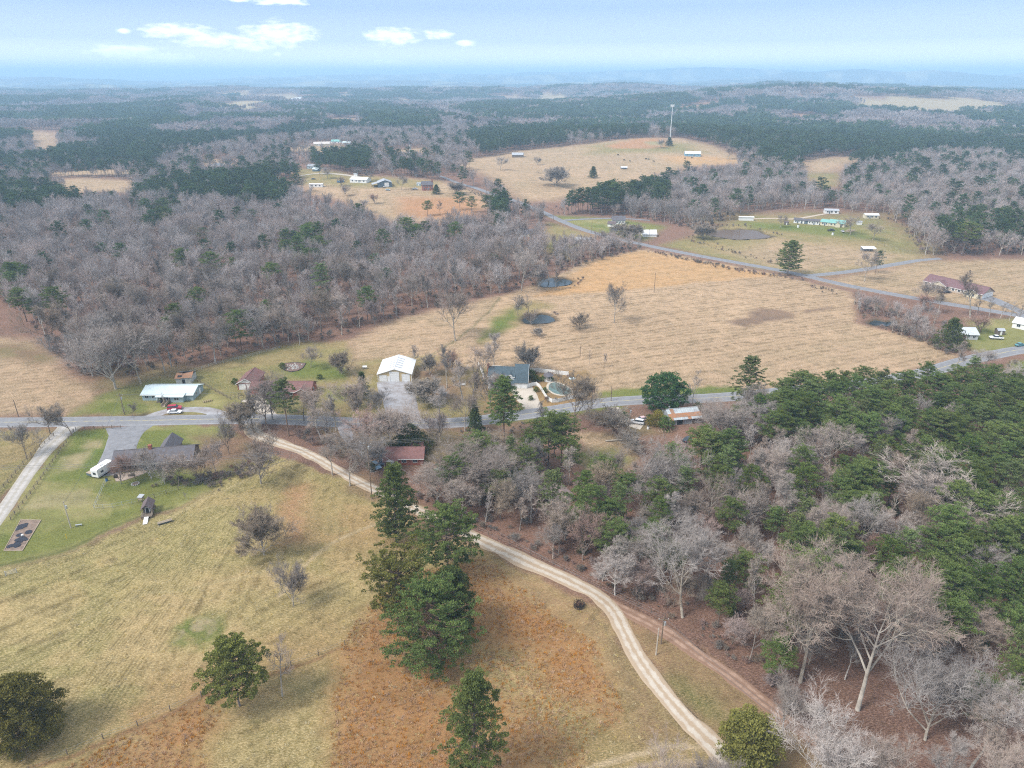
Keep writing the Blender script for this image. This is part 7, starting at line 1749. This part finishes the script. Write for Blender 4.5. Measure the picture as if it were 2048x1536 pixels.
for k, (px_, py_, a) in enumerate(((1236,311,.3),(1248,321,2.0),(1260,323,-1.4),(1292,319,.1),(1297,320,.5),(1307,324,2.6),(1370,318,.8),(1384,317,-.3))):
    o = c0 if k == 0 else c0.copy()
    if k: COL.objects.link(o)
    p = P(px_, py_); o.location = (p[0], p[1], float(tz(*p))); o.rotation_euler = (0, 0, a); o.scale = (1.25,)*3; tag(o, ('topmost of the black cows on the hill pasture', 'leftmost low black cow on the hill pasture', 'black cow just above the small white livestock shelter', 'left cow of the tight trio on the hill pasture', 'middle cow of the tight trio on the hill pasture', 'lowest right cow of the trio on the hill pasture', 'black cow left of the blue-walled farm building', 'black cow nearest the blue-walled farm building')[k], 'cow', 'cattle on the hill pasture')
# shrubs in the yards
SH = [(1003,812,1.6,'dark clipped shrub left of the concrete driveway'),(1062,800,1.8,'rounded brown-green shrub at the driveway mouth'),(1062,757,3.6,'dark evergreen shrub behind the garage wing'),(1072,763,2.6,'dark shrub in the straw bed near the gazebo'),(1085,762,2.2,'shrub left of the gazebo'),(1103,762,1.8,'small evergreen right of the gazebo'),(1072,783,1.9,'bright green clipped shrub at the garage corner'),
      (1090,785,2.0,'low dark hedge shrub inside the pool fence'),(975,768,2.4,'evergreen at the left corner of the green-roofed house'),(985,786,2.6,'evergreen below the porch of the green-roofed house'),(470,768,2.4,'evergreen shrub left of the brick garage wing'),(742,940,2.8,'round shrub beside the pale blue car'),(1247,838,2.8,'dark shrub by the road near the parked cars'),(1298,842,2.4,'dark bush left of the low metal shed'),
      (1330,858,4.5,'young evergreen in front of the low metal shed'),(566,738,2.6,'shrub at the left end of the stone bed'),(640,758,2.0,'shrub on the lawn behind the ranch house'),(1395,818,2.6,'evergreen shrub at the foot of the thin tree'),(1350,818,2.4,'low evergreen right of the magnolia'),(322,803,1.4,'dark clipped shrub at the pale blue house front')]
for px_, py_, h_, lb in SH: tree('shrub', px_, py_, None, lb, 'shrub', H=h_)
for px_, py_, h_, lb, lm_ in ((1305,852,4.2,'yellow-green forsythia bush between the cars and the metal shed',L_YEL),(1317,838,3.0,'lime green bush against the magnolia',L_YEL)):
    ms = bush_meshes(int(px_), h_, 2.2, lm_, n=24, per=34, leaf=.3, clump=.6, shape='ball'); tree('shrub', px_, py_, None, lb, 'shrub', H=h_, meshes=ms, mh=h_)

# yard clutter
WOODP = mat('split_wood', (.34,.25,.17), .9, .2)
def pile(px, py, lb, n, w, m, nm='wood_pile', cat='wood pile'):
    e = at(px, py, nm, lb, cat, R(rgq.random()*90))
    for k in range(n):
        x = (k % 5-2)*w*.42; z = .12+(k//5)*.24; MB().tube((x,-w*.5,z),(x,w*.5,z),.12,n=6).build('log', m, e)
for px_, py_, lb in ((640,442,'wood pile'),):
    pass
pile(415,803,'small wood pile by the rail fence of the pale blue house',10,1.6,WOODP)
pile(1330,863,'stack of boards below the low metal shed',10,2.4,WOODP)
pile(1700,462,'pale lumber pile right of the teal-roofed homes',10,6,WOODL)
pile(660,372,'log pile below the low white hill house',10,4,WOODP)
def barrel(px, py, lb, m, s_=1.0, nm='barrel', cat='barrel'):
    e = at(px, py, nm, lb, cat); MB().tube((0,0,0),(0,0,.9*s_),.32*s_,n=12).build('body', m, e); MB().tube((0,0,.9*s_),(0,0,.95*s_),.34*s_,n=12).build('lid', DARK, e)
BLUEB = mat('blue_plastic', (.05,.16,.35), .5, .05)
barrel(323,806,'dark trash bin beside the porch of the pale blue house',DARK,1.2,'trash_bin','trash bin'); barrel(214,962,'blue barrel behind the white camper',BLUEB); barrel(1296,858,'white drum near the low metal shed',PLASTIC,1.2)
barrel(1020,778,'dark trash bin at the garage corner of the green-roofed house',DARK,1.2,'trash_bin','trash bin'); barrel(742,944,'pale barrel beside the pale blue car',GALV,1.1); barrel(1596,455,'white tank in front of the leftmost mobile home',PLASTIC,2.4,'water_tank','tank'); barrel(1665,470,'pale tank among junk below the teal-roofed homes',PLASTIC,2.2,'water_tank','tank')
def tank_shed(px, py, w, d, h, lb, wm_, rm):
    e = at(px, py, 'garden_shed', lb, 'shed', R(-6)); MB().box(-w/2,w/2,-d/2,d/2,-.3,h).build('wall', wm_, e)
    MB().slab([(-w/2-.2,-d/2-.2,h),(w/2+.2,-d/2-.2,h),(w/2+.2,0,h+.8),(-w/2-.2,0,h+.8)],.08).slab([(w/2+.2,d/2+.2,h),(-w/2-.2,d/2+.2,h),(-w/2-.2,0,h+.804),(w/2+.2,0,h+.804)],.08).build('roof', rm, e); MB().box(-.4,.4,-d/2-.05,-d/2-.003,0,h*.85).build('door', WHITE, e)
tank_shed(1718,449,3.4,3,2.2,'tiny white garden shed between the teal-roofed and pale mobile homes',WHITE,GREYR); tank_shed(1572,449,3,3,2.1,'tiny brown garden shed left of the mobile home row',WOODD,BROWNR); tank_shed(712,352,4,3,2.2,'small white shed behind the low white hill house',WHITE,GREYR); tank_shed(838,371,4,3,2.2,'pale blue shed left of the far brick house',BLUEW,GREYR)
tank_shed(1998,668,3,3,2.1,'small dark shed on the lawn at right',WOODD,GREYR); tank_shed(1136,484,4,3,2.2,'small weathered shed left of the open shed by the far lane',WOODD,RUST)
for px_, py_, lb in ((736,371,'above-ground pool left of the blue-grey barn'),):
    e = at(px_-55, py_-7, 'round_pool', 'round blue above-ground pool in the hill clearing', 'pool'); MB().tube((0,0,0),(0,0,1.1),3.6,n=20).build('wall', BLUEB, e); MB().tube((0,0,1.1),(0,0,1.13),3.4,n=20).build('cover', mat('teal_cover', (.05,.22,.26), .4, .05), e)
# ---------------------------------------------------------------- haze: one closed box of even thin air
hz = MB().box(-52000, 52000, -52000, 52000, -90, 262)
ho = hz.build('haze', None); tag(ho, 'pale blue haze thickening toward the horizon', kind='stuff')
hm = bpy.data.materials.new('haze_air'); hm.use_nodes = True; t = hm.node_tree; t.nodes.clear()
pv = N(t, 'ShaderNodeVolumePrincipled'); pv.inputs['Color'].default_value = (.49, .75, 1.0, 1); pv.inputs['Density'].default_value = 0.000195; pv.inputs['Anisotropy'].default_value = 0.0
om = N(t, 'ShaderNodeOutputMaterial'); t.links.new(pv.outputs[0], om.inputs['Volume']); ho.data.materials.append(hm)
